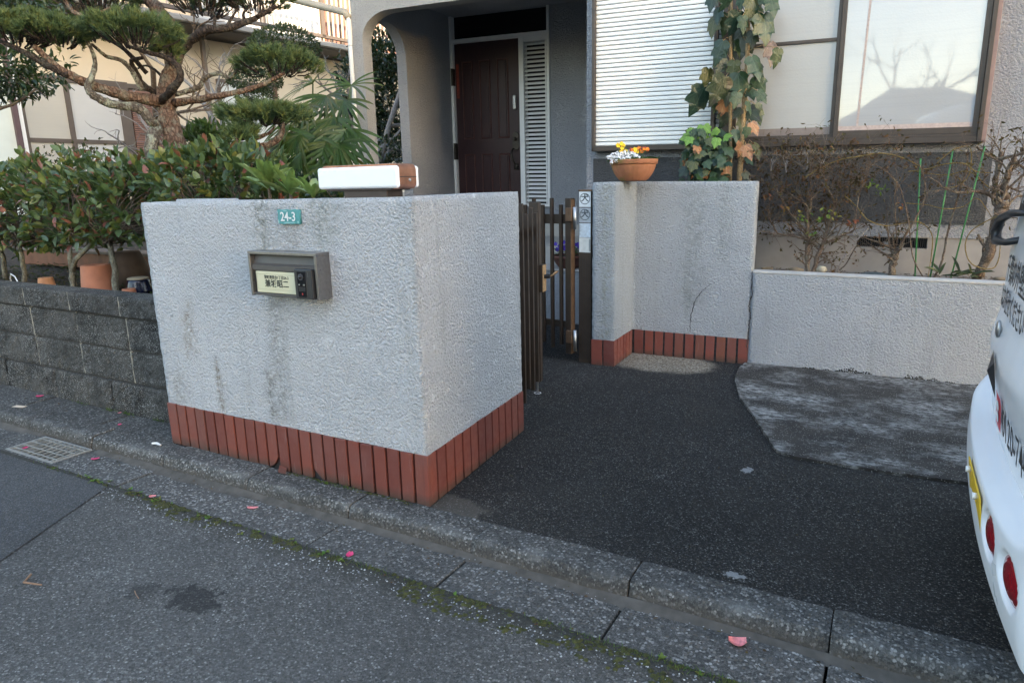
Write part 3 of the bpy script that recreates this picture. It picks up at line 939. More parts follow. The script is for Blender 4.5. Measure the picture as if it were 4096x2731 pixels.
for k in range(NLS):
    z = 1.008 + (2.648 - 1.008) * (k + 0.5) / NLS
    MB().add([(-2.573, DV + 0.005, z - 0.008), (-2.314, DV + 0.005, z - 0.008), (-2.314, DV + 0.03, z + 0.014), (-2.573, DV + 0.03, z + 0.014), (-2.573, DV + 0.002, z - 0.003), (-2.314, DV + 0.002, z - 0.003), (-2.314, DV + 0.028, z + 0.019), (-2.573, DV + 0.028, z + 0.019)],
             [(0, 3, 2, 1), (4, 5, 6, 7), (0, 1, 5, 4), (2, 3, 7, 6), (0, 4, 7, 3), (1, 2, 6, 5)]).build('slat', MT['white_paint'], lv, xf=HM)
hbox([(-2.585, -2.573, DV - 0.03, DV - 0.016, 1.0, 2.66), (-2.328, -2.315, DV - 0.03, DV - 0.016, 1.0, 2.66)], 'louvre_stiles', MT['white_paint'], bevel=0.002)
# small wall lamp by the bay corner
hbox((-1.50, -1.39, DV - 0.15, DV, 2.85, 2.93), 'porch_lamp', MT['pvc_beige'], bevel=0.02)

# big window with shutter
WV = 0.5
wf = hbox([(-1.256, -1.231, WV, 0.6, 1.474, 3.05), (-1.256, -0.33, WV, 0.6, 1.474, 1.512), (-0.352, -0.326, WV, 0.6, 1.512, 3.05), (-0.292, -0.20, WV - 0.006, 0.6, 1.474, 3.05),
           (-0.33, 1.292, WV, 0.6, 1.4765, 1.5145), (-0.20, 1.292, WV + 0.012, 0.6, 1.5145, 1.532), (1.292, 1.318, WV - 0.004, 0.6, 1.4765, 3.05), (-1.256, 1.318, WV, 0.6, 3.05, 3.09)], 'window_frame', MT['bronze'], bevel=0.003)
hbox((1.318, 1.342, WV + 0.01, 0.6, 1.472, 3.05), 'jamb_cover', plain('pinkish_flashing', (0.26, 0.17, 0.15), 0.5, 0.1, 20), wf, bevel=0.003)
hbox((-1.25, 1.315, 0.575, 0.5995, 1.5, 3.05), 'backing', MT['dark_void'], wf)
# corrugated shutter: one slat after another
sh = hbox((-1.231, -0.352, 0.555, 0.57, 1.512, 3.05), 'shutter', MT['dark_void'])
sp = 0.0318
k = 0
z = 1.514
while z < 3.03:
    d = 0.0035
    u0, u1 = -1.2305, -0.3525
    pr = [(0.542, z + 0.0005), (0.535, z + 0.002), (0.5325, z + 0.006), (0.5325, z + sp - 0.0085), (0.535, z + sp - 0.0045), (0.542, z + sp - 0.003)]
    MB().add([(u0, v, q) for v, q in pr] + [(u1, v, q) for v, q in pr], [(i, 6 + i, 6 + (i + 1) % 6, (i + 1) % 6) for i in range(6)] + [tuple(range(5, -1, -1)), tuple(range(6, 12))]).build('slat', MT['shutter'], sh, xf=HM)
    z += sp
mb = MB()
z = 1.53
while z < 3.0:
    mb.box(-0.325, -0.293, 0.555, 0.57, z, z + sp - 0.008)
    z += sp
o = mb.build('spare_shutter_edge', MT['shutter'], hs, xf=HM)
o['kind'] = 'stuff'
# sashes
s1 = hbox([(-0.20, 0.46, 0.535, 0.565, 1.532, 1.552), (-0.20, -0.178, 0.535, 0.565, 1.552, 3.05), (0.44, 0.462, 0.535, 0.565, 1.552, 3.05), (-0.178, 0.44, 0.532, 0.56, 2.146, 2.168)], 'left_sash', MT['bronze'], bevel=0.002)
hbox((-0.178, 0.44, 0.545, 0.551, 1.552, 2.146), 'pane', MT['pane_matt'], s1)
hbox((-0.178, 0.44, 0.545, 0.551, 2.168, 3.05), 'pane', MT['pane_matt'], s1)
hbox((-0.178, 0.44, 0.5435, 0.5445, 1.552, 1.60), 'brown_rail_behind_glass', plain('rail_seen_through_film', (0.19, 0.155, 0.14), 0.5, 0.1, 40), s1)
s2 = hbox([(0.462, 0.492, 0.512, 0.535, 1.532, 3.05), (0.492, 1.292, 0.512, 0.535, 1.532, 1.571), (1.262, 1.292, 0.512, 0.535, 1.571, 3.05)], 'right_sash', MT['bronze'], bevel=0.002)
hbox((0.492, 1.262, 0.522, 0.528, 1.571, 3.05), 'pane', MT['pane_clear'], s2)
mb = MB().box(0.494, 1.26, 0.5205, 0.5215, 1.571, 1.60)
mb.add([(0.600, 0.5205, 1.6), (0.613, 0.5205, 1.6), (0.642, 0.5205, 3.05), (0.627, 0.5205, 3.05)], [(0, 1, 2, 3)])
mb.build('reddish_lines_behind_glass', plain('pinkish_lines', (0.42, 0.33, 0.30), 0.5, 0.15, 50), s2, xf=HM)
# downpipe
pp = MB()
pp.tube([(-3.585, 0.595, 0.5), (-3.585, 0.595, 2.66), (-3.60, 0.595, 2.72)], 0.021, 12)
dp = pp.build('downpipe', MT['pvc'], hs, xf=HM, smooth=True)
for z in (1.86, 2.45):
    mb = MB().tube([(-3.585, 0.595, z - 0.006), (-3.585, 0.595, z + 0.006)], 0.0235, 12)
    mb.build('pipe_clip', MT['steel'], dp, xf=HM)
p0 = HM.inverted() @ at(1050 / 1.0, -60, 5.6)
MB().tube([(-3.585, 0.60, 2.68), (-3.62, 0.60, 2.735), (-4.6, 0.62, 3.02), (-5.6, 0.64, 3.30)], 0.034, 12).build('eave_pipe', MT['pvc_beige'], hs, xf=HM, smooth=True)
# ---- houses on the other side of the street (they keep the low sun off the scene and mirror in the window)
def far_house(u0, u1, v0, v1, eave, ridge, label, wallc, roofc, along='u'):
    t = thing('street_house', ((u0 + u1) / 2, (v0 + v1) / 2, -0.1), label, 'house', 'houses across the street')
    wm = plain('far_wall', wallc, 0.9, 0.08, 2)
    MB().box(u0, u1, v0, v1, -0.3, eave).build('wall', wm, t)
    o = 0.5
    vm = (v0 + v1) / 2
    MB().add([(u0 - o, v0 - o, eave), (u1 + o, v0 - o, eave), (u1 + o, v1 + o, eave), (u0 - o, v1 + o, eave), (u0 + 1.2, vm, ridge), (u1 - 1.2, vm, ridge)],
             [(3, 2, 5, 4), (1, 0, 4, 5), (0, 3, 4), (2, 1, 5), (0, 1, 2, 3)]).build('roof', plain('far_roof', roofc, 0.8, 0.2, 3), t)
    k = 0
    for z in (0.9, 3.5, 6.2, 8.9, 11.4):
        if z + 1.4 > eave: continue
        u = u0 + 1.0
        while u + 1.7 < u1:
            w = MB().box(u, u + 1.7, v1, v1 + 0.06, z, z + 1.3).build('window', MT['bronze'], t)
            MB().box(u + 0.06, u + 0.82, v1 + 0.06, v1 + 0.07, z + 0.06, z + 1.24).box(u + 0.88, u + 1.64, v1 + 0.06, v1 + 0.07, z + 0.06, z + 1.24).build('pane', MT['dark_glass'], w)
            u += 2.9
    return t
far_house(7.0, 23.5, -19, -9.5, 13.4, 14.2, 'unseen tall house across the street to the right, added to block the low sun', (0.5, 0.47, 0.42), (0.07, 0.07, 0.075))  # added out of view, its height set to keep direct sun off the scene
far_house(1.0, 4.6, -19, -11.0, 2.7, 3.9, 'low house with dark hipped roof across the street behind the viewer', (0.42, 0.40, 0.37), (0.06, 0.062, 0.068))
far_house(-6, 0.1, -20, -13, 5.0, 6.4, 'two-storey house across the street to the left', (0.5, 0.5, 0.48), (0.09, 0.07, 0.06))

# ================================================================== THINGS ON THE LEFT GATE WALL
# house number plate
np_ = thing('house_number_plate', (-2.171, 2.055, 1.125), 'small teal enamel house number plate reading 24-3', 'sign')
def plate_fn(a, b):
    u = -2.232 + 0.123 * a
    z = 1.125 + 0.0585 * b
    w = 0.0012 * math.sin(a * 17) * (abs(b - 0.5) * 2) ** 3
    return (u + 0.001 * math.sin(b * 11) * (abs(a - .5) * 2) ** 3, 2.0475 - 0.002 * math.sin(math.pi * a) , z + w)
MB().grid(plate_fn, 16, 8).box(-2.231, -2.110, 2.050, 2.06, 1.126, 1.1825).build('plate', MT['teal'], np_, smooth=True)
mb = MB()
rp = random.Random(4)
for (u0, z0, du, dz) in ((-2.231, 1.128, 0.010, 0.014), (-2.122, 1.127, 0.010, 0.012), (-2.215, 1.1265, 0.09, 0.008), (-2.2, 1.176, 0.03, 0.005)):
    N = 10
    vs_ = [(u0 + du / 2 + du / 2 * math.cos(2 * math.pi * k / N) * rp.uniform(.5, 1.1), 2.0448, z0 + dz / 2 + dz / 2 * math.sin(2 * math.pi * k / N) * rp.uniform(.6, 1.1)) for k in range(N)]
    mb.add(vs_, [tuple(range(N))])
mb.build('worn_enamel', MT['teal_light'], np_)
tm = text_mesh('24-3', 0.052, 0.0004, 0.0006)
tm.v = [(-2.171 + x * 0.92, 2.0438 - z, 1.153 + y) for x, y, z in tm.v]
tm.build('number', MT['white_paint'], np_)

# letter slot with intercom
bx = thing('mailbox', (-2.17, 2.06, 0.825), 'wide steel letter slot set in the wall with cream name plate and black intercom', 'mailbox')
MX = 0.004
f0, f1 = 1.985, 2.075
u0, u1, z0, z1 = -2.366, -1.977, 0.828, 1.016
fm = MB()
t_ = 0.013
fm.box(u0, u1, f0, f1, z1 - t_, z1)
fm.box(u1 - t_, u1, f0, f1, z0, z1 - t_)
fm.box(u0, u0 + t_, f0, f1, z0, z1 - t_)
fm.build('frame', MT['mailbox'], bx, bevel=0.002)
MB().box(u0 + t_, u1 - t_, f0 + 0.004, f1, z0 + 0.003, z0 + 0.013).build('bottom_rail', MT['mailbox_dark'], bx, bevel=0.002)
MB().add([(u0 + t_, 2.012, z1 - t_), (u1 - t_, 2.012, z1 - t_), (u1 - t_, 2.002, 0.966), (u0 + t_, 2.002, 0.966)], [(0, 3, 2, 1)]).build('flap', MT['mailbox_dark'], bx)
MB().add([(u0 + t_, 2.004, 0.966), (u1 - t_, 2.004, 0.966), (u1 - t_, 1.991, 0.957), (u0 + t_, 1.991, 0.957), (u1 - t_, 1.991, 0.938), (u0 + t_, 1.991, 0.938), (u0 + t_, 2.004, 0.938), (u1 - t_, 2.004, 0.938)], [(0, 3, 2, 1), (3, 5, 4, 2), (5, 6, 7, 4)]).build('ledge', MT['mailbox_dark'], bx)
MB().box(u0 + t_, u1 - t_, 2.003, f1, 0.838, 0.966).build('back_plate', MT['mailbox_dark'], bx)
nm = MB().box(-2.336, -2.096, 1.9925, 2.004, 0.8425, 0.933).build('name_plate', MT['cream'], bx, bevel=0.003)
mb = MB()
for a, b, c, d in ((-2.330, -2.102, 0.9215, 0.9223), (-2.330, -2.102, 0.8575, 0.8583), (-2.330, -2.3292, 0.8575, 0.9223), (-2.1028, -2.102, 0.8575, 0.9223)):
    mb.box(a, b, 1.9917, 1.9926, c, d)
mb.build('engraved_line', plain('shadow_line', (0.34, 0.31, 0.2), 0.6, 0.1, 20), nm)
for body, sz, uc, zc, bo in (('栄町酒直台1丁目24-3', 0.0165, -2.216, 0.9085, 0.0002), ('兼坂昭二', 0.034, -2.216, 0.8815, 0.0006)):
    tm = text_mesh(body, sz, 0.0003, bo)
    k = 0.92 if sz < 0.02 else 1.02
    tm.v = [(uc + x * k, 1.9918 - z, zc + y) for x, y, z in tm.v]
    tm.build('writing', MT['ink'], nm)
ic = MB().box(-2.093, -1.996, 1.972, 2.004, 0.8325, 0.953).build('intercom', MT['black_plastic'], bx, bevel=0.005)
MB().box(-2.074, -2.026, 1.9695, 1.973, 0.841, 0.945).build('intercom_window', MT['gloss_black'], ic, bevel=0.002)
mb = MB()
mb.tube([(-2.052, 1.9655, 0.922), (-2.052, 1.9705, 0.922)], 0.0135, 16)
mb.build('lens_ring', plain('dark_grey_ring', (0.05, 0.05, 0.055), 0.3, 0.1, 30), ic)
MB().ball((-2.052, 1.9655, 0.922), 0.0075, 10, 6).build('lens', MT['gloss_black'], ic, smooth=True)
MB().box(-2.068, -2.061, 1.9685, 1.9697, 0.888, 0.893).box(-2.043, -2.034, 1.9685, 1.9697, 0.888, 0.893).build('screw_cover', MT['steel'], ic)
mb = MB()
for k in range(8):
    mb.box(-2.068 + k * 0.0046, -2.0655 + k * 0.0046, 1.9685, 1.9697, 0.864, 0.882)
mb.build('speaker_grille', plain('grille', (0.03, 0.03, 0.032), 0.5, 0.1, 30), ic)
MB().box(-2.053, -2.047, 1.9685, 1.9697, 0.849, 0.857).build('call_mark', plain('red_print', (0.35, 0.02, 0.02), 0.5, 0.1, 30), ic)
MB().box(-2.017, -2.0155, 1.9715, 1.9722, 0.922, 0.94).build('status_line', plain('faint_line', (0.12, 0.12, 0.12), 0.5, 0.1, 30), ic)

# lamp on the wall
lp = thing('gate_lamp', (-1.8, 2.13, 1.233), 'flat white acrylic gate lamp with copper end band on the wall top', 'lamp')
MB().box(-1.915, -1.70, 2.105, 2.205, 1.215, 1.254).build('base', MT['lamp_brown'], lp, bevel=0.004)
MB().box(-2.00, -1.67, 2.098, 2.215, 1.252, 1.2605).build('base_plate', MT['lamp_brown'], lp, bevel=0.003)
def rslab(u0, u1, v0, v1, z0, z1, r, name, mat, bev):
    return MB().box(u0, u1, v0, v1, z0, z1).build(name, mat, lp, bevel=bev)
o = rslab(-2.035, -1.635, 2.088, 2.112, 1.260, 1.342, 0.015, 'front_diffuser', MT['white_acrylic'], 0.011)
o.modifiers[0].segments = 5
o = rslab(-2.035, -1.635, 2.208, 2.230, 1.260, 1.342, 0.015, 'rear_diffuser', MT['white_acrylic'], 0.011)
o.modifiers[0].segments = 5
bp = []
hw, hh, rr_ = 0.197, 0.0475, 0.024
for cx, cz, a0 in ((hw - rr_, hh - rr_, 0), (-hw + rr_, hh - rr_, 90), (-hw + rr_, -hh + rr_, 180), (hw - rr_, -hh + rr_, 270)):
    for k in range(7):
        a = rad(a0 + 15 * k)
        bp.append((-1.832 + cx + rr_ * math.cos(a), 1.303 + cz + rr_ * math.sin(a)))
prism_uz(bp, 2.106, 2.210).build('copper_band', MT['copper'], lp, bevel=0.002)
MB().box(-1.6365, -1.6345, 2.107, 2.209, 1.2995, 1.3025).build('band_seam', MT['lamp_brown'], lp)
MB().tube([(-1.638, 2.165, 1.289), (-1.631, 2.165, 1.289)], 0.006, 10).build('screw', MT['steel'], lp, smooth=True)

# ================================================================== GATE
gl = thing('gate_leaf', (-1.72, 3.03, 0), 'closed brown slatted gate leaf with tan lever handle beside the big wall', 'gate', 'brown slatted gate leaves')
gdir = Vector((-1.826 + 1.735, 3.612 - 2.985, 0)).normalized()
gn = Vector((gdir.y, -gdir.x, 0))
G0 = Vector((-1.735, 2.985, 0))
def gmat(o, d):
    n_ = Vector((d.y, -d.x, 0))
    return Matrix(((d.x, n_.x, 0, o.x), (d.y, n_.y, 0, o.y), (0, 0, 1, 0), (0, 0, 0, 1)))
GM = gmat(G0, gdir)
def gbox(par, m, name, mat, *q, bev=0.0015):
    mb = MB()
    for a in q:
        mb.box(*a)
    return mb.build(name, mat, par, xf=m, bevel=bev)
LL = 0.634
gbox(gl, GM, 'stile', MT['gate_brown'], (LL - 0.045, LL, -0.03, 0.03, 0.085, 1.158), bev=0.003)
gbox(gl, GM, 'stile', MT['gate_brown'], (0.0, 0.04, -0.025, 0.025, 0.06, 1.14), bev=0.003)
gbox(gl, GM, 'rail', MT['gate_brown'], (0.04, LL - 0.045, -0.012, 0.012, 0.985, 1.03))
gbox(gl, GM, 'rail', MT['gate_brown'], (0.04, LL - 0.045, -0.012, 0.012, 0.235, 0.28))
for k, (s_, top, botm) in enumerate(((LL - 0.085, 1.10, 0.10), (LL - 0.165, 1.132, 0.07), (LL - 0.245, 1.10, 0.10), (LL - 0.325, 1.16, 0.04), (LL - 0.405, 1.10, 0.10), (LL - 0.485, 1.132, 0.07), (LL - 0.565, 1.10, 0.10))):
    gbox(gl, GM, 'slat', MT['gate_brown'], (s_ - 0.011, s_ + 0.011, 0.012, 0.034, botm, top))
hp = gbox(gl, GM, 'lock_case', MT['gate_brown'], (LL - 0.07, LL - 0.005, 0.03, 0.055, 0.64, 0.80), bev=0.003)
gbox(gl, GM, 'lock_plate', MT['wood_paint'], (LL - 0.068, LL - 0.007, 0.055, 0.060, 0.642, 0.798))
mb = MB().tube([(LL - 0.04, 0.055, 0.73), (LL - 0.04, 0.095, 0.733)], 0.012, 10)
mb.build('spindle', MT['black_plastic'], hp, xf=GM)
MB().add([(LL - 0.045, 0.085, 0.722), (LL - 0.02, 0.085, 0.722), (LL + 0.055, 0.105, 0.735), (LL + 0.05, 0.092, 0.735), (LL - 0.045, 0.1, 0.738), (LL - 0.02, 0.105, 0.738), (LL + 0.055, 0.118, 0.752), (LL + 0.05, 0.1, 0.752)],
         [(0, 3, 2, 1), (4, 5, 6, 7), (0, 1, 5, 4), (2, 3, 7, 6), (0, 4, 7, 3), (1, 2, 6, 5)]).build('lever', MT['wood_paint'], hp, xf=GM, bevel=0.003)
MB().tube([(LL - 0.02, 0.0, 0.0), (LL - 0.02, 0.0, 0.12)], 0.006, 8).build('drop_bolt', MT['steel'], gl, xf=GM)
MB().tube([(LL - 0.02 + 0.02 * math.cos(a), 0.02 * math.sin(a), 0.004) for a in [2 * math.pi * k / 12 for k in range(13)]], 0.004, 6).build('bolt_socket', MT['white_paint'], gl, xf=GM)

gr = thing('gate_leaf', HP(-1.1, -0.33, 0), 'open brown slatted gate leaf hinged on the sticker post', 'gate', 'brown slatted gate leaves')
pa, pb_ = HP(-1.103, -0.335, 0), HP(-1.78, -0.16, 0)
rdv = (pb_ - pa)
rdv.z = 0
rdv.normalize()
RM = gmat(Vector((pa.x, pa.y, 0.0)), rdv)
gbox(gr, RM, 'stile', MT['gate_brown'], (0.0, 0.045, -0.032, 0.022, 0.07, 1.158), bev=0.003)
gbox(gr, RM, 'stile_edge', MT['hinge_brown'], (-0.004, 0.0, -0.028, 0.018, 0.075, 1.15))
gbox(gr, RM, 'stile', MT['gate_brown'], (0.62, 0.66, -0.025, 0.025, 0.085, 1.15), bev=0.003)
gbox(gr, RM, 'rail', MT['gate_brown'], (0.045, 0.62, -0.012, 0.012, 0.985, 1.05))
gbox(gr, RM, 'rail', MT['gate_brown'], (0.045, 0.62, -0.012, 0.012, 0.255, 0.30))
for k in range(7):
    s_ = 0.085 + k * 0.078
    top = 1.16 if k % 2 else 1.115
    gbox(gr, RM, 'slat', MT['gate_brown'], (s_ - 0.011, s_ + 0.011, -0.034, -0.012, 0.10 if k % 2 else 0.13, top))
for z in (1.05, 0.20):
    h_ = gbox(gr, RM, 'hinge', MT['hinge_brown'], (-0.02, 0.03, -0.05, -0.032, z - 0.045, z + 0.045), bev=0.003)
    MB().tube([(-0.035, -0.03, z - 0.1), (-0.035, -0.03, z + 0.05)], 0.013, 10).build('hinge_pin', MT['steel'], gr, xf=RM, smooth=True)

gp = thing('gate_post', HP(-1.01, -0.3, 0), 'brown gate post with round dog-sign stickers beside the right gate wall', 'post')
MB().box(-1.062, -0.972, -0.335, -0.245, -0.1, 1.186).build('post', MT['gate_brown'], gp, xf=HM, bevel=0.003)
MB().box(-1.065, -0.969, -0.338, -0.242, 1.186, 1.196).build('cap', MT['hinge_brown'], gp, xf=HM, bevel=0.002)
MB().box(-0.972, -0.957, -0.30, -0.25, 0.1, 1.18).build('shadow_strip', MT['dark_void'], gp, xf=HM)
mb = MB()
for k in range(5):
    mb.box(-1.052 + k * 0.018, -1.050 + k * 0.018, -0.3358, -0.3348, 0.02, 0.74)
mb.build('flutes', MT['black_plastic'], gp, xf=HM)
m_st = [plain('white_sticker', (0.62, 0.66, 0.68), 0.5, 0.08, 40), plain('grey_sticker', (0.36, 0.40, 0.43), 0.5, 0.12, 40), plain('pale_blue_sticker', (0.52, 0.60, 0.66), 0.45, 0.15, 60), plain('cream_sticker', (0.58, 0.59, 0.56), 0.5, 0.12, 30)]
def sticker(z0, z1, mat, dog, nm, label, ink):
    s = thing(nm, HP(-1.017, -0.337, z0), label, 'sticker', 'stickers on the gate post')
    MB().box(-1.058, -0.976, -0.3375, -0.3362, z0, z1).build('sheet', mat, s, xf=HM)
    if dog:
        zc = (z0 + z1) / 2 + 0.004
        N = 36
        R1, R2 = 0.037, 0.0325
        vs_ = [(-1.017 + R1 * math.cos(2 * math.pi * k / N), -0.3384, zc + R1 * math.sin(2 * math.pi * k / N)) for k in range(N)] + [(-1.017 + R2 * math.cos(2 * math.pi * k / N), -0.3384, zc + R2 * math.sin(2 * math.pi * k / N)) for k in range(N)]
        MB().add(vs_, [(k, (k + 1) % N, N + (k + 1) % N, N + k) for k in range(N)]).build('ring', ink, s, xf=HM)
        tm = text_mesh('犬', 0.055, 0.0002, 0.0014)
        tm.v = [(-1.017 + x, -0.3384 - z, zc + 0.003 + y) for x, y, z in tm.v]
        tm.build('dog_character', ink, s, xf=HM)
    return s
ik = plain('sticker_ink', (0.05, 0.065, 0.075), 0.6, 0.1, 30)
sticker(1.082, 1.183, m_st[0], True, 'sticker', 'topmost white sticker with ringed dog character on the post', ik)
sticker(0.978, 1.076, m_st[1], True, 'sticker', 'greyer second sticker with ringed dog character, below the top one', ik)
s3 = sticker(0.878, 0.973, m_st[2], False, 'sticker', 'pale blue faded sticker, third down the post', ik)
s4 = sticker(0.776, 0.876, m_st[3], False, 'sticker', 'lowest sticker on the post, cream with stripes at its edge', ik)
mb = MB()
for k in range(4):
    mb.box(-0.987 + 0.0028 * k, -0.9858 + 0.0028 * k, -0.3382, -0.3374, 0.785, 0.868)
mb.build('stripes', ik, s4, xf=HM)
mb = MB()
rs = random.Random(9)
for k in range(8):
    z = 0.888 + 0.01 * k
    mb.add([(-1.057, -0.338, z), (-1.057 + rs.uniform(0.008, 0.022), -0.338, z + 0.004), (-1.057, -0.338, z + 0.009)], [(0, 1, 2)])
mb.build('worn_edge', m_st[1], s3, xf=HM)

# ================================================================== POTS
def soilcap(parent, c, r, z, xf=None):
    MB().lathe([(r, z - 0.01), (r * 0.98, z), (r * 0.5, z + 0.006), (0.001, z + 0.008)], 20, c).build('potting_soil', MT['soil'], parent, xf=xf, smooth=True)
# flower bowl on the right gate wall
fb = thing('flower_bowl', HP(-0.745, -0.12, 1.247), 'ribbed terracotta bowl of white, yellow and orange flowers on the gate wall', 'flower pot')
FC = HP(-0.745, -0.12, 1.250)
rib = lambda j, a: (0.014 * abs(math.sin(a * 14)) if 1 < j < 9 else 0.0)
pr = [(0.075, 0.0), (0.085, 0.0), (0.098, 0.012), (0.115, 0.032), (0.130, 0.055), (0.140, 0.078), (0.147, 0.098), (0.1475, 0.108), (0.147, 0.1085), (0.1475, 0.110), (0.158, 0.111), (0.160, 0.118), (0.163, 0.133), (0.163, 0.141), (0.150, 0.142), (0.148, 0.12)]
bowl_t = NT('mossy_terracotta')
o_ = bowl_t.xyz()
cc = bowl_t.mix(bowl_t.rng(bowl_t.noise(14, 4), 0.3, 0.7), (0.30, 0.11, 0.05), (0.40, 0.155, 0.075))
cc = bowl_t.mix(bowl_t.math('MULTIPLY', bowl_t.rng(bowl_t.noise(11, 4, 0.6), 0.48, 0.62), bowl_t.rng(o_[0], -1.5, -1.66)), cc, (0.16, 0.14, 0.03))
cc = bowl_t.mix(bowl_t.math('MULTIPLY', bowl_t.rng(bowl_t.noise(30, 3), 0.6, 0.75), 0.5), cc, (0.16, 0.1, 0.05))
bowl_t.done(cc, 0.8, bowl_t.bump(bowl_t.noise(60, 3), 0.001))
MB().lathe(pr, 112, FC, rib).build('bowl', bowl_t.m, fb, smooth=True)
soilcap(fb, FC, 0.15, 0.13)
pet_w = plain('white_petal', (0.78, 0.78, 0.80), 0.6, 0.06, 60)
pet_y = plain('yellow_petal', (0.78, 0.50, 0.012), 0.55, 0.12, 60)
pet_o = plain('orange_petal', (0.72, 0.20, 0.008), 0.55, 0.4, 50)
pet_r = plain('dark_red_petal', (0.22, 0.022, 0.01), 0.55, 0.3, 60)
pet_v = plain('violet_petal', (0.055, 0.022, 0.28), 0.55, 0.3, 60)
leafg = plain('soft_green_leaf', (0.06, 0.13, 0.035), 0.55, 0.3, 30)
rf = random.Random(31)
def CV(px, py, d):      # crop pixel of the bowl region to world
    return at(2380 + px / 6.533, 520 + py / 6.533, d)
dB = (FC - CC).dot(CF)
spots = [(335, 720), (370, 720), (420, 690), (460, 645), (520, 640), (490, 715), (585, 605), (590, 660), (545, 745), (625, 735), (650, 665), (700, 610), (700, 690), (670, 775), (745, 755), (770, 635), (780, 580), (640, 620),
         (850, 560), (860, 630), (850, 700), (905, 570), (920, 690), (915, 745), (965, 600), (970, 650), (1010, 650), (1050, 690), (1075, 700), (1105, 680), (1110, 740), (1140, 720), (435, 785), (430, 860), (555, 815), (690, 815), (820, 735), (1170, 750), (1040, 640), (930, 620)]
wh = MB()
for px, py in spots:
    c = CV(px, py, dB - 0.12 + 0.15 * max(0, (800 - py)) / 250 + rf.uniform(-0.015, 0.015))
    for k in range(16):
        d_ = Vector((rf.gauss(0, 1), rf.gauss(0, 1), rf.gauss(0.3, 1))).normalized()
        p_ = c + d_ * 0.0105
        s_ = rf.uniform(0.0048, 0.0072)
        a_ = d_.orthogonal().normalized()
        b_ = d_.cross(a_)
        wh.add([p_ + a_ * s_, p_ + b_ * s_, p_ - a_ * s_, p_ - b_ * s_, p_ + d_ * 0.002], [(0, 1, 4), (1, 2, 4), (2, 3, 4), (3, 0, 4)])
o = wh.build('white_blossoms', pet_w, fb)
o['kind'] = 'stuff'
def flower(par, c, face, r, petals, mat, nm='blossom', wav=0.25, rfx=rf):
    face = Vector(face).normalized()
    a_ = face.orthogonal().normalized()
    b_ = face.cross(a_)
    mb = MB()
    ph = rfx.uniform(0, 6)
    for k in range(petals):
        t0 = ph + 2 * math.pi * k / petals
        vs_ = [c]
        for dt, q in ((-0.55, 0.7), (-0.3, 0.98), (0.0, 1.08), (0.3, 0.98), (0.55, 0.7)):
            t = t0 + dt * 2 * math.pi / petals * 0.95
            vs_.append(c + (a_ * math.cos(t) + b_ * math.sin(t)) * r * q + face * r * wav * (rfx.uniform(0.2, 1.0)))
        mb.add(vs_, [(0, i, i + 1) for i in range(1, 5)])
    return mb.build(nm, mat, par, smooth=False)
def stem(par, p0, p1, r=0.0016, mat=None, nm='stem'):
    m_ = (Vector(p0) + Vector(p1)) / 2 + Vector((rf.uniform(-.004, .004), rf.uniform(-.004, .004), 0))
    return MB().tube([p0, m_, p1], r, 5).build(nm, mat or leafg, par)
toward = -CF
for px, py, r, mt_ in ((600, 405, 0.0175, pet_y), (700, 370, 0.018, pet_y), (715, 480, 0.0165, pet_y), (755, 400, 0.012, pet_y), (690, 580, 0.016, pet_y), (800, 555, 0.014, pet_y),
                       (960, 530, 0.015, pet_o), (1050, 520, 0.018, pet_y), (1090, 560, 0.017, pet_y), (1150, 490, 0.016, pet_o), (1000, 560, 0.012, pet_o), (1225, 570, 0.015, pet_o), (1290, 500, 0.015, pet_o), (1370, 510, 0.014, pet_o)):
    c = CV(px, py, dB + 0.0)
    flower(fb, c, toward + Vector((rf.uniform(-.5, .5), rf.uniform(-.5, .5), rf.uniform(0, .6))), r, 5, mt_)
    if mt_ is pet_o:
        flower(fb, c - toward * 0.004 + Vector((0, 0, 0.003)), toward + Vector((rf.uniform(-.5, .5), 0, .5)), r * 1.15, 5, pet_r)
    stem(fb, FC + Vector((rf.uniform(-.09, .09), rf.uniform(-.05, .05), 0.13)), c - toward * 0.004)
LEAF_V = [(0, 0, 0), (-0.5, 0.25, 0.06), (-0.62, 0.5, 0.07), (-0.35, 0.82, 0.02), (0, 1, -0.12), (0.35, 0.82, 0.02), (0.62, 0.5, 0.07), (0.5, 0.25, 0.06), (0, 0.28, -0.02), (0, 0.55, -0.04), (0, 0.82, -0.07)]
LEAF_F = [(0, 8, 1), (1, 8, 9, 2), (2, 9, 10, 3), (3, 10, 4), (0, 7, 8), (7, 6, 9, 8), (6, 5, 10, 9), (5, 4, 10)]
def leaf_matrix(p, d, up, L, W):
    y = Vector(d).normalized()
    x = y.cross(Vector(up))
    if x.length < 1e-4: x = y.orthogonal()
    x.normalize()
    z = x.cross(y)
    return Matrix(((x.x * W, y.x * L, z.x * L, p[0]), (x.y * W, y.y * L, z.y * L, p[1]), (x.z * W, y.z * L, z.z * L, p[2]), (0, 0, 0, 1)))
mb = MB()
for k in range(120):
    a_ = rf.uniform(0, 6.28)
    rr2 = rf.uniform(0.05, 0.155)
    p_ = FC + Vector((math.cos(a_) * rr2, math.sin(a_) * rr2, 0.135))
    m_ = leaf_matrix(p_, (math.cos(a_) * 0.7, math.sin(a_) * 0.7, rf.uniform(-0.1, 0.9)), (0, 0, 1), rf.uniform(0.02, 0.04), rf.uniform(0.008, 0.014))
    mb.add([m_ @ Vector(q) for q in LEAF_V], LEAF_F)
o = mb.build('foliage', leafg, fb)
o['kind'] = 'stuff'
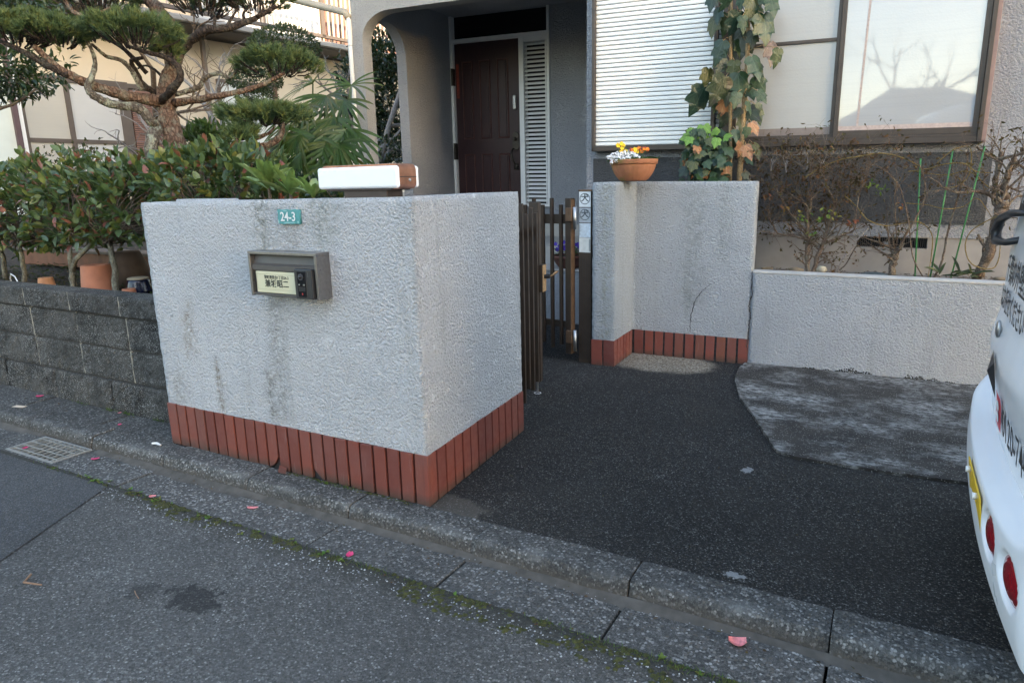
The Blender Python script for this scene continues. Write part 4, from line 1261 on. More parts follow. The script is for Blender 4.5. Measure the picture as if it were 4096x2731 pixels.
for (px, py, dx, L) in ((1330, 690, 1.0, 0.085), (1230, 720, -0.4, 0.06), (1280, 700, 0.2, 0.055)):
    p_ = CV(px, py + 20, dB - 0.05)
    m_ = leaf_matrix(p_, CR * dx + Vector((0, 0, -0.12)) + toward * 0.3, (0, 0, 1), L, 0.018)
    mb = MB().add([m_ @ Vector(q) for q in LEAF_V], LEAF_F)
    mb.build('large_leaf', leafg, fb, smooth=True)

# pot of violas on the porch step
vp = thing('viola_pot', HP(-1.62, 0.99, 0.483), 'brown bowl of purple violas seen through the gate', 'flower pot')
VC = HP(-1.63, 0.99, 0.484)
MB().lathe([(0.07, 0.0), (0.09, 0.004), (0.12, 0.04), (0.14, 0.085), (0.15, 0.09), (0.15, 0.115), (0.138, 0.115), (0.135, 0.09)], 28, VC).build('bowl', plain('brown_clay', (0.13, 0.05, 0.035), 0.6, 0.2, 12), vp, smooth=True)
soilcap(vp, VC, 0.137, 0.1)
mb = MB()
for k in range(110):
    a_ = rf.uniform(0, 6.28)
    rr2 = rf.uniform(0.0, 0.14)
    p_ = VC + Vector((math.cos(a_) * rr2, math.sin(a_) * rr2, rf.uniform(0.11, 0.17)))
    m_ = leaf_matrix(p_, (math.cos(a_), math.sin(a_), rf.uniform(-0.2, 0.8)), (0, 0, 1), rf.uniform(0.03, 0.05), rf.uniform(0.014, 0.022))
    mb.add([m_ @ Vector(q) for q in LEAF_V], LEAF_F)
o = mb.build('foliage', leafg, vp)
o['kind'] = 'stuff'
for k in range(16):
    a_ = rf.uniform(0, 6.28)
    rr2 = rf.uniform(0.03, 0.15)
    c = VC + Vector((math.cos(a_) * rr2, math.sin(a_) * rr2, rf.uniform(0.16, 0.24)))
    flower(vp, c, toward + Vector((rf.uniform(-.4, .4), 0, .3)), 0.02, 5, pet_v)

# upturned pots behind the block wall
def upturned(c, r0, r1, h, mat, label, nm='clay_pot'):
    t = thing(nm, c, label, 'flower pot', 'upturned pots behind the block wall')
    MB().lathe([(r1 * 1.02, 0), (r1 * 1.02, h * 0.03), (r1 * 1.0, h * 0.035), (r1 * 0.985, h * 0.18), (r1 * 0.955, h * 0.185), (r0 * 1.02, h * 0.97), (r0 * 0.98, h), (r0 * 0.75, h), (r0 * 0.7, h * 0.985), (r0 * 0.14, h * 0.985), (r0 * 0.13, h * 0.9), (0.001, h * 0.9)], 40, c).build('pot', mat, t, smooth=True)
    return t
upturned((-4.48, 2.56, 0.615), 0.085, 0.108, 0.20, MT['terracotta'], 'largest upturned terracotta pot behind the block wall')
upturned((-5.08, 2.55, 0.61), 0.044, 0.06, 0.095, MT['terracotta2'], 'small orange upturned pot left of the largest one')
upturned((-4.10, 2.52, 0.615), 0.037, 0.046, 0.07, MT['terracotta'], 'small pinkish upturned pot beside the gate wall')
b_ = thing('glazed_pot', (-4.18, 2.64, 0.62), 'upturned dark blue glazed pot with clay base showing', 'flower pot')
MB().lathe([(0.08, 0), (0.079, 0.03), (0.066, 0.085), (0.062, 0.1), (0.05, 0.104), (0.045, 0.1), (0.001, 0.098)], 28, (-4.18, 2.64, 0.625)).build('pot', plain('dark_blue_glaze', (0.006, 0.008, 0.025), 0.15, 0.2, 20), b_, smooth=True)
MB().lathe([(0.063, 0.097), (0.064, 0.102), (0.058, 0.108), (0.05, 0.11), (0.001, 0.106)], 28, (-4.18, 2.64, 0.628)).build('unglazed_base', plain('unglazed_clay', (0.32, 0.26, 0.18), 0.9, 0.2, 20), b_, smooth=True)
# long window box lying in the garden
wb = thing('window_box', (-5.6, 3.5, 0.62), 'long brown window box with grey rim standing behind the pots', 'planter box')
MB().box(-7.2, -4.35, 3.45, 3.62, 0.62, 0.75).build('box', plain('rusty_brown_plastic', (0.17, 0.062, 0.028), 0.7, 0.3, 9), wb, bevel=0.006)
MB().box(-7.22, -4.33, 3.43, 3.64, 0.75, 0.775).build('rim', plain('grey_brown_rim', (0.16, 0.125, 0.105), 0.7, 0.2, 12), wb, bevel=0.005)
wb2 = thing('clay_bowl', (-4.72, 2.92, 0.62), 'upturned brown bowl standing just behind the largest pot', 'flower pot')
MB().lathe([(0.13, 0), (0.13, 0.1), (0.12, 0.16), (0.09, 0.235), (0.085, 0.24), (0.001, 0.24)], 28, (-4.72, 2.92, 0.62)).build('bowl', plain('grey_brown_clay', (0.13, 0.085, 0.06), 0.85, 0.25, 12), wb2, smooth=True)

# ================================================================== SMALL THINGS ON THE GROUND
# drain grate
dg = thing('drain_grate', (-3.833, 1.79, -0.08), 'square-meshed grey steel drain grate let into the gutter', 'grate')
m_gal = plain('galvanised_steel', (0.33, 0.33, 0.31), 0.5, 0.2, 30, metal=0.4)
MB().box(-4.05, -3.62, 1.70, 1.885, -0.30, -0.20).build('drain_bottom', MT['dark_void'], dg)
MB().box(-4.058, -4.046, 1.69, 1.893, -0.12, -0.056).box(-3.628, -3.616, 1.69, 1.893, -0.12, -0.056).box(-4.046, -3.628, 1.69, 1.702, -0.12, -0.056).box(-4.046, -3.628, 1.881, 1.893, -0.12, -0.056).build('rim', m_gal, dg)
for k in range(9):
    u = -4.046 + 0.418 * (k + 0.5) / 9
    MB().box(u - 0.003, u + 0.003, 1.702, 1.881, -0.064, -0.055).build('bar', m_gal, dg)
for k in range(4):
    v = 1.702 + 0.179 * (k + 0.5) / 4
    MB().box(-4.046, -3.628, v - 0.0025, v + 0.0025, -0.058, -0.053).build('cross_bar', m_gal, dg)
MB().box(-4.1, -4.06, 1.672, 1.90, -0.2, -0.061).box(-3.614, -3.60, 1.672, 1.90, -0.2, -0.061).build('drain_surround', MT['apron'], dg)
MB().box(-4.06, -3.614, 1.668, 1.689, -0.2, -0.061).box(-4.06, -3.614, 1.894, 1.9, -0.2, -0.064).build('drain_surround', MT['apron'], dg)
# petals
def petal(p, rz, L, W, mat, label, nm='petal', cat='petal', group='fallen camellia petals', curl=0.22):
    mb = MB()
    c, s = math.cos(rz), math.sin(rz)
    def fn(a, b):
        x = (a - 0.5) * 2
        y = b
        w = W * math.sin(math.pi * min(1, 0.12 + 0.8 * y)) ** 0.7
        px, py = x * w, (y - 0.5) * L
        z = curl * W * x * x + curl * L * (y - 0.5) ** 2 * 1.6 + 0.0015
        return (p[0] + c * px - s * py, p[1] + s * px + c * py, p[2] + z)
    mb.grid(fn, 5, 6)
    o = mb.build(nm, mat, smooth=True)
    return tag(o, label, cat, group)
pk = plain('pink_petal', (0.62, 0.045, 0.14), 0.5, 0.25, 90)
pk2 = plain('pale_pink_petal', (0.70, 0.22, 0.22), 0.5, 0.25, 90)
petal((-1.652, 1.70, -0.060), 0.5, 0.036, 0.014, pk, 'pink petal on the gutter edge below the red tile corner')
petal((-0.287, 1.835, -0.062), 1.9, 0.050, 0.021, pk2, 'large folded pink petal in the gutter at the right', curl=0.5)
petal((-2.29, 1.805, -0.062), -1.1, 0.048, 0.011, pk2, 'slim pink petal in the gutter below the middle of the tiles')
petal((-2.775, 1.672, -0.054), -1.0, 0.03, 0.012, pk2, 'pale pink petal on the mossy edge of the road')
petal((-3.47, 1.825, -0.062), -0.8, 0.04, 0.013, pk, 'pink petal right of the drain grate')
petal((-4.70, 2.2, -0.001), -0.9, 0.045, 0.017, pk, 'pink petal on the pavement below the block wall')
petal((-3.95, 1.735, -0.053), 0.4, 0.03, 0.012, pk, 'pink petal lying on the drain grate')
petal((-3.69, 2.10, -0.001), 0.9, 0.024, 0.01, pk, 'tiny pink petal on the pavement beside the gate wall')
petal((-3.89, 2.225, -0.001), 0.3, 0.022, 0.01, pk2, 'tiny pale petal on the pavement at the foot of the block wall')
petal((-5.33, 2.235, -0.001), 0.3, 0.034, 0.014, pk, 'pink petal at the foot of the block wall at the left edge')
pc = MB().box(-0.042, 0.042, -0.016, 0.016, 0, 0.0012, Matrix.Translation((-4.57, 2.02, 0.007)) @ Matrix.Rotation(0.25, 4, 'Z')).build('paper_slip', plain('cream_paper', (0.62, 0.50, 0.38), 0.7, 0.1, 40))
tag(pc, 'small cream slip of paper on the kerb above the drain', 'paper')
cp = MB().tube([(-3.235, 1.99, 0.007), (-3.21, 1.998, 0.009), (-3.175, 1.995, 0.007)], [0.005, 0.007, 0.005], 6).build('white_scrap', MT['white_paint'])
tag(cp, 'white scrap lying at the left corner of the tiled wall foot', 'scrap')
def twig(p, pts, r, label):
    o = MB().tube([Vector(p) + Vector(q) for q in pts], [r, r * 0.9, r * 0.7][:len(pts)] if len(pts) == 3 else r, 6).build('twig', plain('tan_twig', (0.24, 0.14, 0.085), 0.8, 0.2, 60))
    return tag(o, label, 'twig', 'twigs on the road')
twig((-2.52, 1.04, -0.049), [(-0.05, 0.03, 0.004), (-0.01, -0.012, 0.008), (0.055, 0.012, 0.003)], 0.004, 'long tan twig on the road at the left edge')
twig((-2.12, 1.17, -0.054), [(-0.025, 0.012, 0.003), (0.0, 0.0, 0.006), (0.028, -0.008, 0.002)], 0.002, 'small forked twig left of the dark oil stain')
# ================================================================== VAN
van = thing('parked_van', (2.0, 2.31, -0.05), 'white delivery van at the right edge, tailgate lettering and yellow number plate', 'van')
vpaint = plain('white_van_paint', (0.72, 0.745, 0.78), 0.22, 0.015, 3, Coat_Weight=0.4)
vplast = plain('white_bumper_paint', (0.74, 0.76, 0.79), 0.3, 0.02, 5)
vdark = plain('tinted_glass', (0.01, 0.01, 0.014), 0.08, 0.1, 5)
VC_, VH = 2.315, 0.7375
PROF = [(0.28, 0.40), (0.58, 0.372), (0.64, 0.360), (0.70, 0.353), (0.76, 0.362), (0.81, 0.374), (0.90, 0.374), (1.01, 0.376), (1.17, 0.388), (1.4, 0.43), (1.7, 0.51), (1.84, 0.60), (1.885, 0.78), (1.89, 1.2)]
def prof(z):
    for (z0, a), (z1, b) in zip(PROF, PROF[1:]):
        if z <= z1:
            t = max(0, (z - z0) / (z1 - z0))
            return a + (b - a) * t
    return PROF[-1][1]
def half(z):
    return VH - (0.0 if z < 0.95 else 0.11 * ((z - 0.95) / 0.94) ** 1.6) - (0.03 if z < 0.35 else 0)
def rear_u(v, z, off=0.0):
    h_ = half(z)
    x = (v - VC_) / h_
    r = 0.16
    e = max(0, abs(v - VC_) - (h_ - r)) / r
    return prof(z) + 0.03 * (x * x - 1) + r * 0.55 * (1 - math.sqrt(max(0, 1 - e * e))) - off
def van_ring(z, n=40):
    h_ = half(z)
    pts = []
    for k in range(n + 1):
        v = VC_ - h_ + 2 * h_ * (0.5 - 0.5 * math.cos(math.pi * k / n))
        pts.append((rear_u(v, z), v))
    fu = 3.66 - (0.0 if z < 0.8 else 0.45 * ((z - 0.8) / 1.09) ** 1.3)
    for k in range(11):
        a = math.pi / 2 * k / 10
        pts.append((fu - 0.2 + 0.2 * math.sin(a), VC_ + h_ - 0.2 + 0.2 * math.cos(a)))
    for k in range(11):
        a = math.pi / 2 * k / 10
        pts.append((fu - 0.2 + 0.2 * math.cos(a), VC_ - h_ + 0.2 - 0.2 * math.sin(a)))
    return pts
zs = [0.26, 0.3, 0.4, 0.5, 0.58, 0.64, 0.67, 0.70, 0.73, 0.76, 0.79, 0.82, 0.86, 0.9, 1.0, 1.1, 1.17, 1.3, 1.4, 1.5, 1.6, 1.7, 1.78, 1.84, 1.87, 1.885]
mb = MB()
rings = [van_ring(z) for z in zs]
nn = len(rings[0])
for z, rg_ in zip(zs, rings):
    mb.v.extend([(u, v, z) for u, v in rg_])
for j in range(len(zs) - 1):
    for i in range(nn):
        mb.f.append((j * nn + i, j * nn + (i + 1) % nn, (j + 1) * nn + (i + 1) % nn, (j + 1) * nn + i))
mb.f.append(tuple((len(zs) - 1) * nn + i for i in range(nn)))
mb.f.append(tuple(range(nn - 1, -1, -1)))
body = mb.build('body', vpaint, van, smooth=True)
# bumper with lamp recesses
LAMPS = ((2.04, 0.335), (1.80, 0.34))
def bump_u(v, z):
    x = (v - VC_) / 0.742
    e = max(0, abs(v - VC_) - (0.742 - 0.13)) / 0.13
    q = (z - 0.36) / 0.2
    return 0.288 + 0.040 * x * x + 0.15 * (1 - math.sqrt(max(0, 1 - e * e))) + 0.03 * q * q * (1 if z < 0.36 else 0.3)
def bump_top(v):
    x = abs(v - VC_) / 0.742
    return 0.42 + 0.03 * x * x + 0.165 * x ** 7
def lampdip(v, z):
    d = 0
    for vc, zc in LAMPS:
        e = ((v - vc) / 0.100) ** 2 + ((z - zc) / 0.060) ** 2
        if e < 1: d = max(d, 0.030 * min(1, (1 - e) * 2.4))
    return d
def bump_fn(a, b):
    v = VC_ - 0.742 + 1.484 * a
    zt = bump_top(v)
    if b <= 0.80:
        zz = 0.19 + (zt - 0.19) * b / 0.80
        u = bump_u(v, zz) + (0.012 * ((b - 0.74) / 0.06) ** 2 if b > 0.74 else 0)
        return (u + lampdip(v, zz), v, zz)
    t = (b - 0.80) / 0.20
    return (bump_u(v, zt) + 0.012 + 0.085 * t, v, zt + 0.012 * min(1, t * 6) + 0.05 * t * t)
mb = MB().grid(bump_fn, 150, 50)
mb.box(0.46, 0.75, VC_ - 0.742, VC_ - 0.70, 0.22, 0.60).box(0.46, 0.75, VC_ + 0.70, VC_ + 0.742, 0.22, 0.60)
bmp = mb.build('bumper', vplast, van, smooth=True)
redl = plain('red_lamp_lens', (0.24, 0.004, 0.01), 0.12, 0.1, 20, Coat_Weight=0.5)
for vc, zc in LAMPS:
    mb = MB()
    def lens(a, b, vc=vc, zc=zc):
        t = 2 * math.pi * a
        r = b * 0.84
        v, z = vc + 0.100 * r * math.cos(t), zc + 0.060 * r * math.sin(t)
        return (bump_u(v, z) + 0.012 - 0.012 * (1 - b * b) + 0.0012 * math.cos(b * 40), v, z)
    mb.grid(lens, 32, 16)
    mb.build('tail_lamp', redl, van, smooth=True)
yp = MB().add([(0.279, 2.15, 0.39), (0.279, 2.48, 0.39), (0.294, 2.48, 0.285), (0.294, 2.15, 0.285), (0.284, 2.15, 0.39), (0.284, 2.48, 0.39), (0.299, 2.48, 0.285), (0.299, 2.15, 0.285)], [(0, 3, 2, 1), (4, 5, 6, 7), (0, 1, 5, 4), (2, 3, 7, 6), (0, 4, 7, 3), (1, 2, 6, 5)]).build('number_plate', plain('yellow_plate', (0.72, 0.46, 0.03), 0.4, 0.05, 20), van, bevel=0.003)
for v in (2.21, 2.42):
    MB().tube([(0.270, v, 0.368), (0.282, v, 0.368)], 0.010, 10).build('plate_bolt', MT['white_paint'], yp, smooth=True)
def patch(v0, v1, z0, z1, off, name, mat, nu=14, nz=10, par=None):
    mb = MB().grid(lambda a, b: (rear_u(v0 + (v1 - v0) * a, z0 + (z1 - z0) * b, off), v0 + (v1 - v0) * a, z0 + (z1 - z0) * b), nu, nz)
    return mb.build(name, mat, par or van, smooth=True)
patch(1.83, 2.78, 1.17, 1.74, 0.006, 'rear_window', vdark)
for b in ((1.79, 1.83), (2.78, 2.82)):
    patch(b[0], b[1], 1.13, 1.77, 0.009, 'window_seal', MT['black_plastic'], 3, 12)
patch(1.80, 2.81, 1.135, 1.17, 0.009, 'window_seal', MT['black_plastic'], 14, 2)
def van_text(body, size, vstart, zc, mat, name, stretch=1.0, dz=0.0):
    tm = text_mesh(body, size, 0.0003, 0.0006)
    xs = [x for x, y, z in tm.v]
    x0 = min(xs)
    out = []
    for x, y, z in tm.v:
        v = vstart - (x - x0) * stretch
        zz = zc + y + dz * (x - x0)
        out.append((rear_u(v, zz, 0.006 + z), v, zz))
    tm.v = out
    return tm.build(name, mat, van)
van_text('千葉の外壁塗装', 0.10, 2.80, 0.955, MT['ink'], 'lettering', 0.9)
van_text('はお任せください', 0.09, 2.86, 0.855, MT['ink'], 'lettering', 0.85)
van_text('0120-744', 0.12, 2.38, 0.545, MT['ink'], 'phone_number', 0.9)
lg = patch(2.42, 2.55, 0.495, 0.60, 0.006, 'red_phone_emblem', plain('red_print2', (0.55, 0.03, 0.05), 0.4, 0.1, 30), 6, 6)
mb = MB()
for cz in (0.53, 0.565):
    N = 16
    mb.add([(rear_u(2.485 + 0.03 * math.cos(2 * math.pi * k / N), cz + 0.016 * math.sin(2 * math.pi * k / N), 0.009), 2.485 + 0.03 * math.cos(2 * math.pi * k / N), cz + 0.016 * math.sin(2 * math.pi * k / N)) for k in range(N)], [tuple(range(N))])
mb.build('emblem_rings', vplast, lg)
MB().ball((rear_u(2.65, 0.774, 0.01), 2.65, 0.774), 0.022, 12, 8, (0.4, 0.8, 1.3)).build('lock_cylinder', MT['steel'], van, smooth=True)
hd = [(2.66, 0.62), (2.685, 0.665), (2.63, 0.71), (2.57, 0.68), (2.57, 0.61), (2.61, 0.555)]
MB().add([(rear_u(v, z, 0.006), v, z) for v, z in hd] + [(rear_u(2.62, 0.64, 0.022), 2.62, 0.64)], [(i, (i + 1) % 6, 6) for i in range(6)]).build('tailgate_handle', MT['black_plastic'], van)
mb = MB()
bk = [(rear_u(2.70, 1.06, -0.02), 2.70, 1.06), (rear_u(2.73, 1.06, 0.03), 2.74, 1.045), (rear_u(2.86, 1.08, 0.05), 2.86, 1.04), (rear_u(2.89, 1.1, 0.055), 2.90, 1.07), (rear_u(2.84, 1.12, 0.05), 2.84, 1.115), (rear_u(2.70, 1.13, 0.035), 2.70, 1.14), (rear_u(2.5, 1.14, 0.02), 2.5, 1.15)]
mb.tube(bk, [0.012, 0.011, 0.016, 0.017, 0.015, 0.013, 0.008], 8)
mb.build('wiper_arm', MT['black_plastic'], van, smooth=True)
for v in (VC_ - 0.66, VC_ + 0.66):
    for u in (0.95, 3.1):
        s = 1 if v > VC_ else -1
        w = MB()
        w.tube([(u, v - s * 0.08, 0.22), (u, v + s * 0.07, 0.22)], 0.26, 28)
        wh_ = w.build('wheel', MT['black_plastic'], van)
        MB().tube([(u, v + s * 0.06, 0.22), (u, v + s * 0.078, 0.22)], 0.16, 20).build('rim', MT['steel'], wh_)
for s in (-1, 1):
    for a, b in ((0.75, 1.75), (1.85, 2.55)):
        h0, h1 = half(1.12) + 0.004, half(1.62) + 0.004
        MB().add([(a, VC_ + s * h0, 1.12), (b, VC_ + s * h0, 1.12), (b - 0.05, VC_ + s * h1, 1.62), (a + 0.03, VC_ + s * h1, 1.62)], [(0, 1, 2, 3)]).build('side_window', vdark, van)
MB().box(0.6, 3.4, VC_ - 0.6, VC_ + 0.6, 0.1, 0.3).build('underbody', MT['black_plastic'], van)
# ================================================================== NEIGHBOUR'S HOUSE
def S_(x): return x * NS
def Z_(z): return 1.27 + (z - 1.27) * NS
nb = thing('neighbour_house', NM @ Vector((0, 0.3, 0.6)), 'cream neighbouring house with brown-framed windows and a balcony, behind the pine', 'house')
beige = plain('cream_wall', (0.56, 0.48, 0.37), 0.9, 0.05, 2)
brownf = plain('brown_sash', (0.085, 0.066, 0.055), 0.5, 0.1, 10)
def nbox(name, mat, *q, par=None, bev=0.0):
    mb = MB()
    for (a, b, c, d, e, f) in q:
        mb.box(S_(a), S_(b), c, d, Z_(e), Z_(f))
    return mb.build(name, mat, par or nb, xf=NM, bevel=bev)
nbox('wall', beige, (-4.5, 5.5, 0.05, 0.4, 0.6, 3.12))
nbox('plinth', MT['foundation'], (-4.5, 5.5, 0.03, 0.05, 0.6, 1.15))
w1 = nbox('window', brownf, (-1.74, -0.60, -0.03, 0.05, 2.44, 2.50), (-1.74, -0.60, -0.03, 0.05, 1.27, 1.33), (-1.285, -1.235, -0.03, 0.05, 1.33, 2.44), (-0.715, -0.60, -0.03, 0.05, 1.33, 2.44), (-1.70, -0.72, -0.02, 0.05, 1.80, 1.845), (-0.60, -0.1, -0.02, 0.05, 2.44, 2.49), (-1.72, -1.69, -0.02, 0.05, 1.33, 2.44))
for a, b, m_ in ((-1.69, -1.285, MT['pane_far_grey']), (-1.235, -0.715, MT['pane_far'])):
    for z0, z1 in ((1.33, 1.80), (1.845, 2.44)):
        nbox('pane', m_, (a, b, 0.0, 0.03, z0, z1), par=w1)
shm = plain('brown_shutter', (0.22, 0.115, 0.09), 0.6, 0.1, 6)
s_ = nbox('shutter', brownf, (-0.6, -0.12, 0.02, 0.05, 1.3, 2.44))
z = 1.32
while z < 2.41:
    nbox('slat', shm, (-0.585, -0.14, -0.03, 0.02, z, z + 0.0145), par=s_)
    z += 0.024
nbox('corner_post', plain('plum_brown_post', (0.085, 0.05, 0.055), 0.5, 0.1, 6), (-1.82, -1.77, -0.09, 0.0, 0.6, 3.1))
nbox('white_board', MT['white_paint'], (-1.77, -1.725, -0.05, 0.05, 0.6, 3.1))
nbox('pale_panel', plain('pale_green_panel', (0.55, 0.60, 0.56), 0.6, 0.05, 4), (-3.2, -1.82, -0.02, 0.05, 0.6, 2.6))
nbox('downpipe', plain('brown_pipe', (0.13, 0.095, 0.075), 0.5, 0.1, 6), (0.365, 0.415, -0.10, -0.02, 0.6, 3.1), bev=0.01)
w2 = nbox('window', brownf, (0.56, 0.59, -0.03, 0.05, 1.4, 2.66), (0.59, 1.4, -0.03, 0.05, 2.62, 2.66), (0.59, 1.4, -0.03, 0.05, 2.31, 2.345), (0.96, 1.0, -0.03, 0.05, 1.4, 2.62))
nbox('pane', MT['pane_far'], (0.59, 0.96, 0.01, 0.03, 1.4, 2.62), (1.0, 1.4, 0.01, 0.03, 1.4, 2.62), par=w2)
nbox('eave', plain('dark_eave', (0.10, 0.088, 0.08), 0.7, 0.1, 6), (-4.5, 5.5, -0.75, 0.3, 3.14, 3.22), bev=0.02)
nbox('gutter', plain('grey_gutter', (0.22, 0.21, 0.2), 0.5, 0.1, 6), (-4.5, 5.5, -0.84, -0.73, 3.16, 3.235), bev=0.03)
nbox('upper_wall', plain('warm_upper_wall', (0.66, 0.53, 0.38), 0.9, 0.06, 2), (-4.5, 5.5, 0.5, 0.9, 3.2, 5.4))
bal = nbox('balcony', brownf, (-0.6, 4.8, -0.74, -0.66, 3.29, 3.33), (-0.6, 4.8, -0.74, -0.66, 3.88, 3.92), (0.3, 0.36, -0.74, -0.66, 3.3, 3.9), (1.94, 2.0, -0.74, -0.66, 3.3, 3.9), (3.4, 3.46, -0.74, -0.66, 3.3, 3.9), bev=0.0)
pale = plain('pale_baluster', (0.52, 0.45, 0.38), 0.5, 0.05, 6)
x = -0.5
while x < 4.7:
    nbox('baluster', pale, (x, x + 0.017, -0.715, -0.685, 3.32, 3.885), par=bal)
    x += 0.083
uw = nbox('upper_window', brownf, (0.5, 2.6, 0.45, 0.5, 3.2, 4.3))
nbox('pane', MT['pane_far'], (0.55, 1.5, 0.44, 0.45, 3.25, 4.25), (1.6, 2.55, 0.44, 0.45, 3.25, 4.25), par=uw)
us = nbox('upper_shutter', shm, (2.65, 4.6, 0.40, 0.5, 3.2, 4.4))
for k in range(9):
    nbox('rib', brownf, (2.7 + 0.21 * k, 2.76 + 0.21 * k, 0.37, 0.40, 3.2, 4.4), par=us)
nbox('roof', plain('brown_tiles', (0.12, 0.09, 0.08), 0.8, 0.15, 4), (-4.7, 5.7, -0.2, 3.0, 5.4, 5.6))

# ================================================================== PLANTS
def leaf_mat(name, cols, rough=0.4, spec=0.45, trans=0.25, coat=0.0):
    t = NT(name)
    r = t.math('FRACT', t.math('ADD', t.island(), t.rnd()))
    n_ = len(cols)
    col = t.ramp(r, [((i + 0.0) / n_, c) for i, c in enumerate(cols)], 'CONSTANT')
    col = t.mix(t.rng(t.noise(45, 2), 0.3, 0.7), col, t.mix(0.45, col, (0.02, 0.02, 0.01)))
    t.done(col, rough, None, Specular_IOR_Level=spec, Coat_Weight=coat)
    tr = t.n('ShaderNodeBsdfTranslucent')
    t.l(t.mix(0.5, col, (0.25, 0.35, 0.04), 'MIX'), tr.inputs[0])
    mx = t.n('ShaderNodeMixShader')
    mx.inputs[0].default_value = trans
    t.l(t.b.outputs[0], mx.inputs[1])
    t.l(tr.outputs[0], mx.inputs[2])
    t.l(mx.outputs[0], t.out.inputs[0])
    return t.m
MT['photinia'] = leaf_mat('photinia_leaf', [(0.0674, 0.1216, 0.0490), (0.1060, 0.1702, 0.0632), (0.0602, 0.1090, 0.0541), (0.2107, 0.2432, 0.0704), (0.0903, 0.1518, 0.0663), (0.0746, 0.1342, 0.0765), (0.2408, 0.2306, 0.0571), (0.0831, 0.1401, 0.0541), (0.1662, 0.2130, 0.0765), (0.2853, 0.0856, 0.0632), (0.0831, 0.1342, 0.0581), (0.1060, 0.1585, 0.0612)], 0.38, 0.5, 0.2)
MT['camellia'] = leaf_mat('glossy_dark_leaf', [(0.022, 0.05, 0.022), (0.03, 0.065, 0.025), (0.018, 0.04, 0.02), (0.045, 0.075, 0.02)], 0.28, 0.6, 0.15)
MT['hedge_dark'] = leaf_mat('dark_hedge_leaf', [(0.016, 0.038, 0.024), (0.022, 0.05, 0.03), (0.012, 0.028, 0.02), (0.03, 0.06, 0.035)], 0.3, 0.6, 0.1)
MT['topiary'] = leaf_mat('fine_topiary_leaf', [(0.035, 0.06, 0.035), (0.028, 0.05, 0.032), (0.05, 0.075, 0.04), (0.045, 0.065, 0.035)], 0.5, 0.4, 0.2)
MT['shrub'] = leaf_mat('mid_green_leaf', [(0.05, 0.10, 0.035), (0.06, 0.125, 0.045), (0.035, 0.075, 0.03), (0.09, 0.14, 0.04), (0.045, 0.09, 0.04)], 0.42, 0.45, 0.25)
MT['azalea'] = leaf_mat('brownish_azalea_leaf', [(0.06, 0.055, 0.025), (0.045, 0.06, 0.03), (0.075, 0.045, 0.025), (0.04, 0.055, 0.028)], 0.6, 0.3, 0.2)
MT['palm'] = leaf_mat('palm_leaf', [(0.0450, 0.0979, 0.0180), (0.0600, 0.1152, 0.0228), (0.0330, 0.0749, 0.0180), (0.1080, 0.1325, 0.0330), (0.0480, 0.1037, 0.0210)], 0.38, 0.45, 0.3)
MT['fatsia'] = leaf_mat('pale_green_leaf', [(0.27, 0.38, 0.11), (0.33, 0.43, 0.15), (0.22, 0.34, 0.10), (0.36, 0.44, 0.18)], 0.45, 0.4, 0.3)
def needle_mat(name, cols):
    t = NT(name)
    col = t.ramp(t.rng(t.noise(16, 2), 0.32, 0.68), [(i / (len(cols) - 1), c) for i, c in enumerate(cols)])
    col = t.mix(t.math('MULTIPLY', t.island(), 0.5), col, t.mix(0.5, col, (0.2, 0.22, 0.07)))
    t.done(col, 0.55, None, Specular_IOR_Level=0.3)
    return t.m
MT['needle'] = needle_mat('pine_needle', [(0.0313, 0.0689, 0.0293), (0.0670, 0.1148, 0.0470), (0.1160, 0.1561, 0.0522), (0.1696, 0.1836, 0.0575)])
MT['needle_dark'] = needle_mat('deep_pine_needle', [(0.022, 0.05, 0.02), (0.045, 0.08, 0.03), (0.08, 0.11, 0.035), (0.11, 0.13, 0.04)])
MT['dead_leaf'] = leaf_mat('withered_leaf', [(0.085, 0.04, 0.028), (0.06, 0.03, 0.022), (0.12, 0.055, 0.03), (0.05, 0.028, 0.022), (0.10, 0.07, 0.03)], 0.75, 0.2, 0.15)
MT['fresh_leaf'] = leaf_mat('fresh_green_leaf', [(0.10, 0.22, 0.035), (0.13, 0.25, 0.04), (0.16, 0.22, 0.04), (0.2, 0.19, 0.04)], 0.5, 0.35, 0.35)
MT['grass'] = leaf_mat('grass_blade', [(0.06, 0.14, 0.03), (0.09, 0.17, 0.03), (0.12, 0.15, 0.035), (0.05, 0.10, 0.03)], 0.6, 0.3, 0.3)
MT['moss'] = plain('moss', (0.048, 0.05, 0.012), 1.0, 0.6, 60, bump=0.006)

def bark(name, a, b, sc=22, lichen=0.0, dist=0.012, stretch=0.25):
    t = NT(name)
    v = t.vscale(t.pos(), (1, 1, stretch))
    n1 = t.voro(sc * 1.6, 'DISTANCE_TO_EDGE', vec=t.vscale(t.pos(), (1, 1, 0.55))).outputs['Distance']
    n2 = t.noise(sc * 2, 5, 0.7, vec=v)
    h = t.math('ADD', t.math('MULTIPLY', t.rng(n1, 0.0, 0.25), 0.6), t.math('MULTIPLY', n2, 1.3))
    col = t.mix(t.rng(h, 0.4, 1.4), a, b)
    if lichen:
        m = t.math('MULTIPLY', t.rng(t.noise(15, 5, 0.7), 0.50, 0.60), lichen)
        col = t.mix(m, col, (0.36, 0.36, 0.27))
    return t.done(col, 0.9, t.bump(h, dist), Specular_IOR_Level=0.15)
MT['bark_pine'] = bark('pine_bark', (0.05, 0.027, 0.018), (0.27, 0.165, 0.115), 26, 0.35)
MT['bark_dark'] = bark('dark_pine_bark', (0.02, 0.016, 0.014), (0.085, 0.06, 0.048), 30, 0.1)
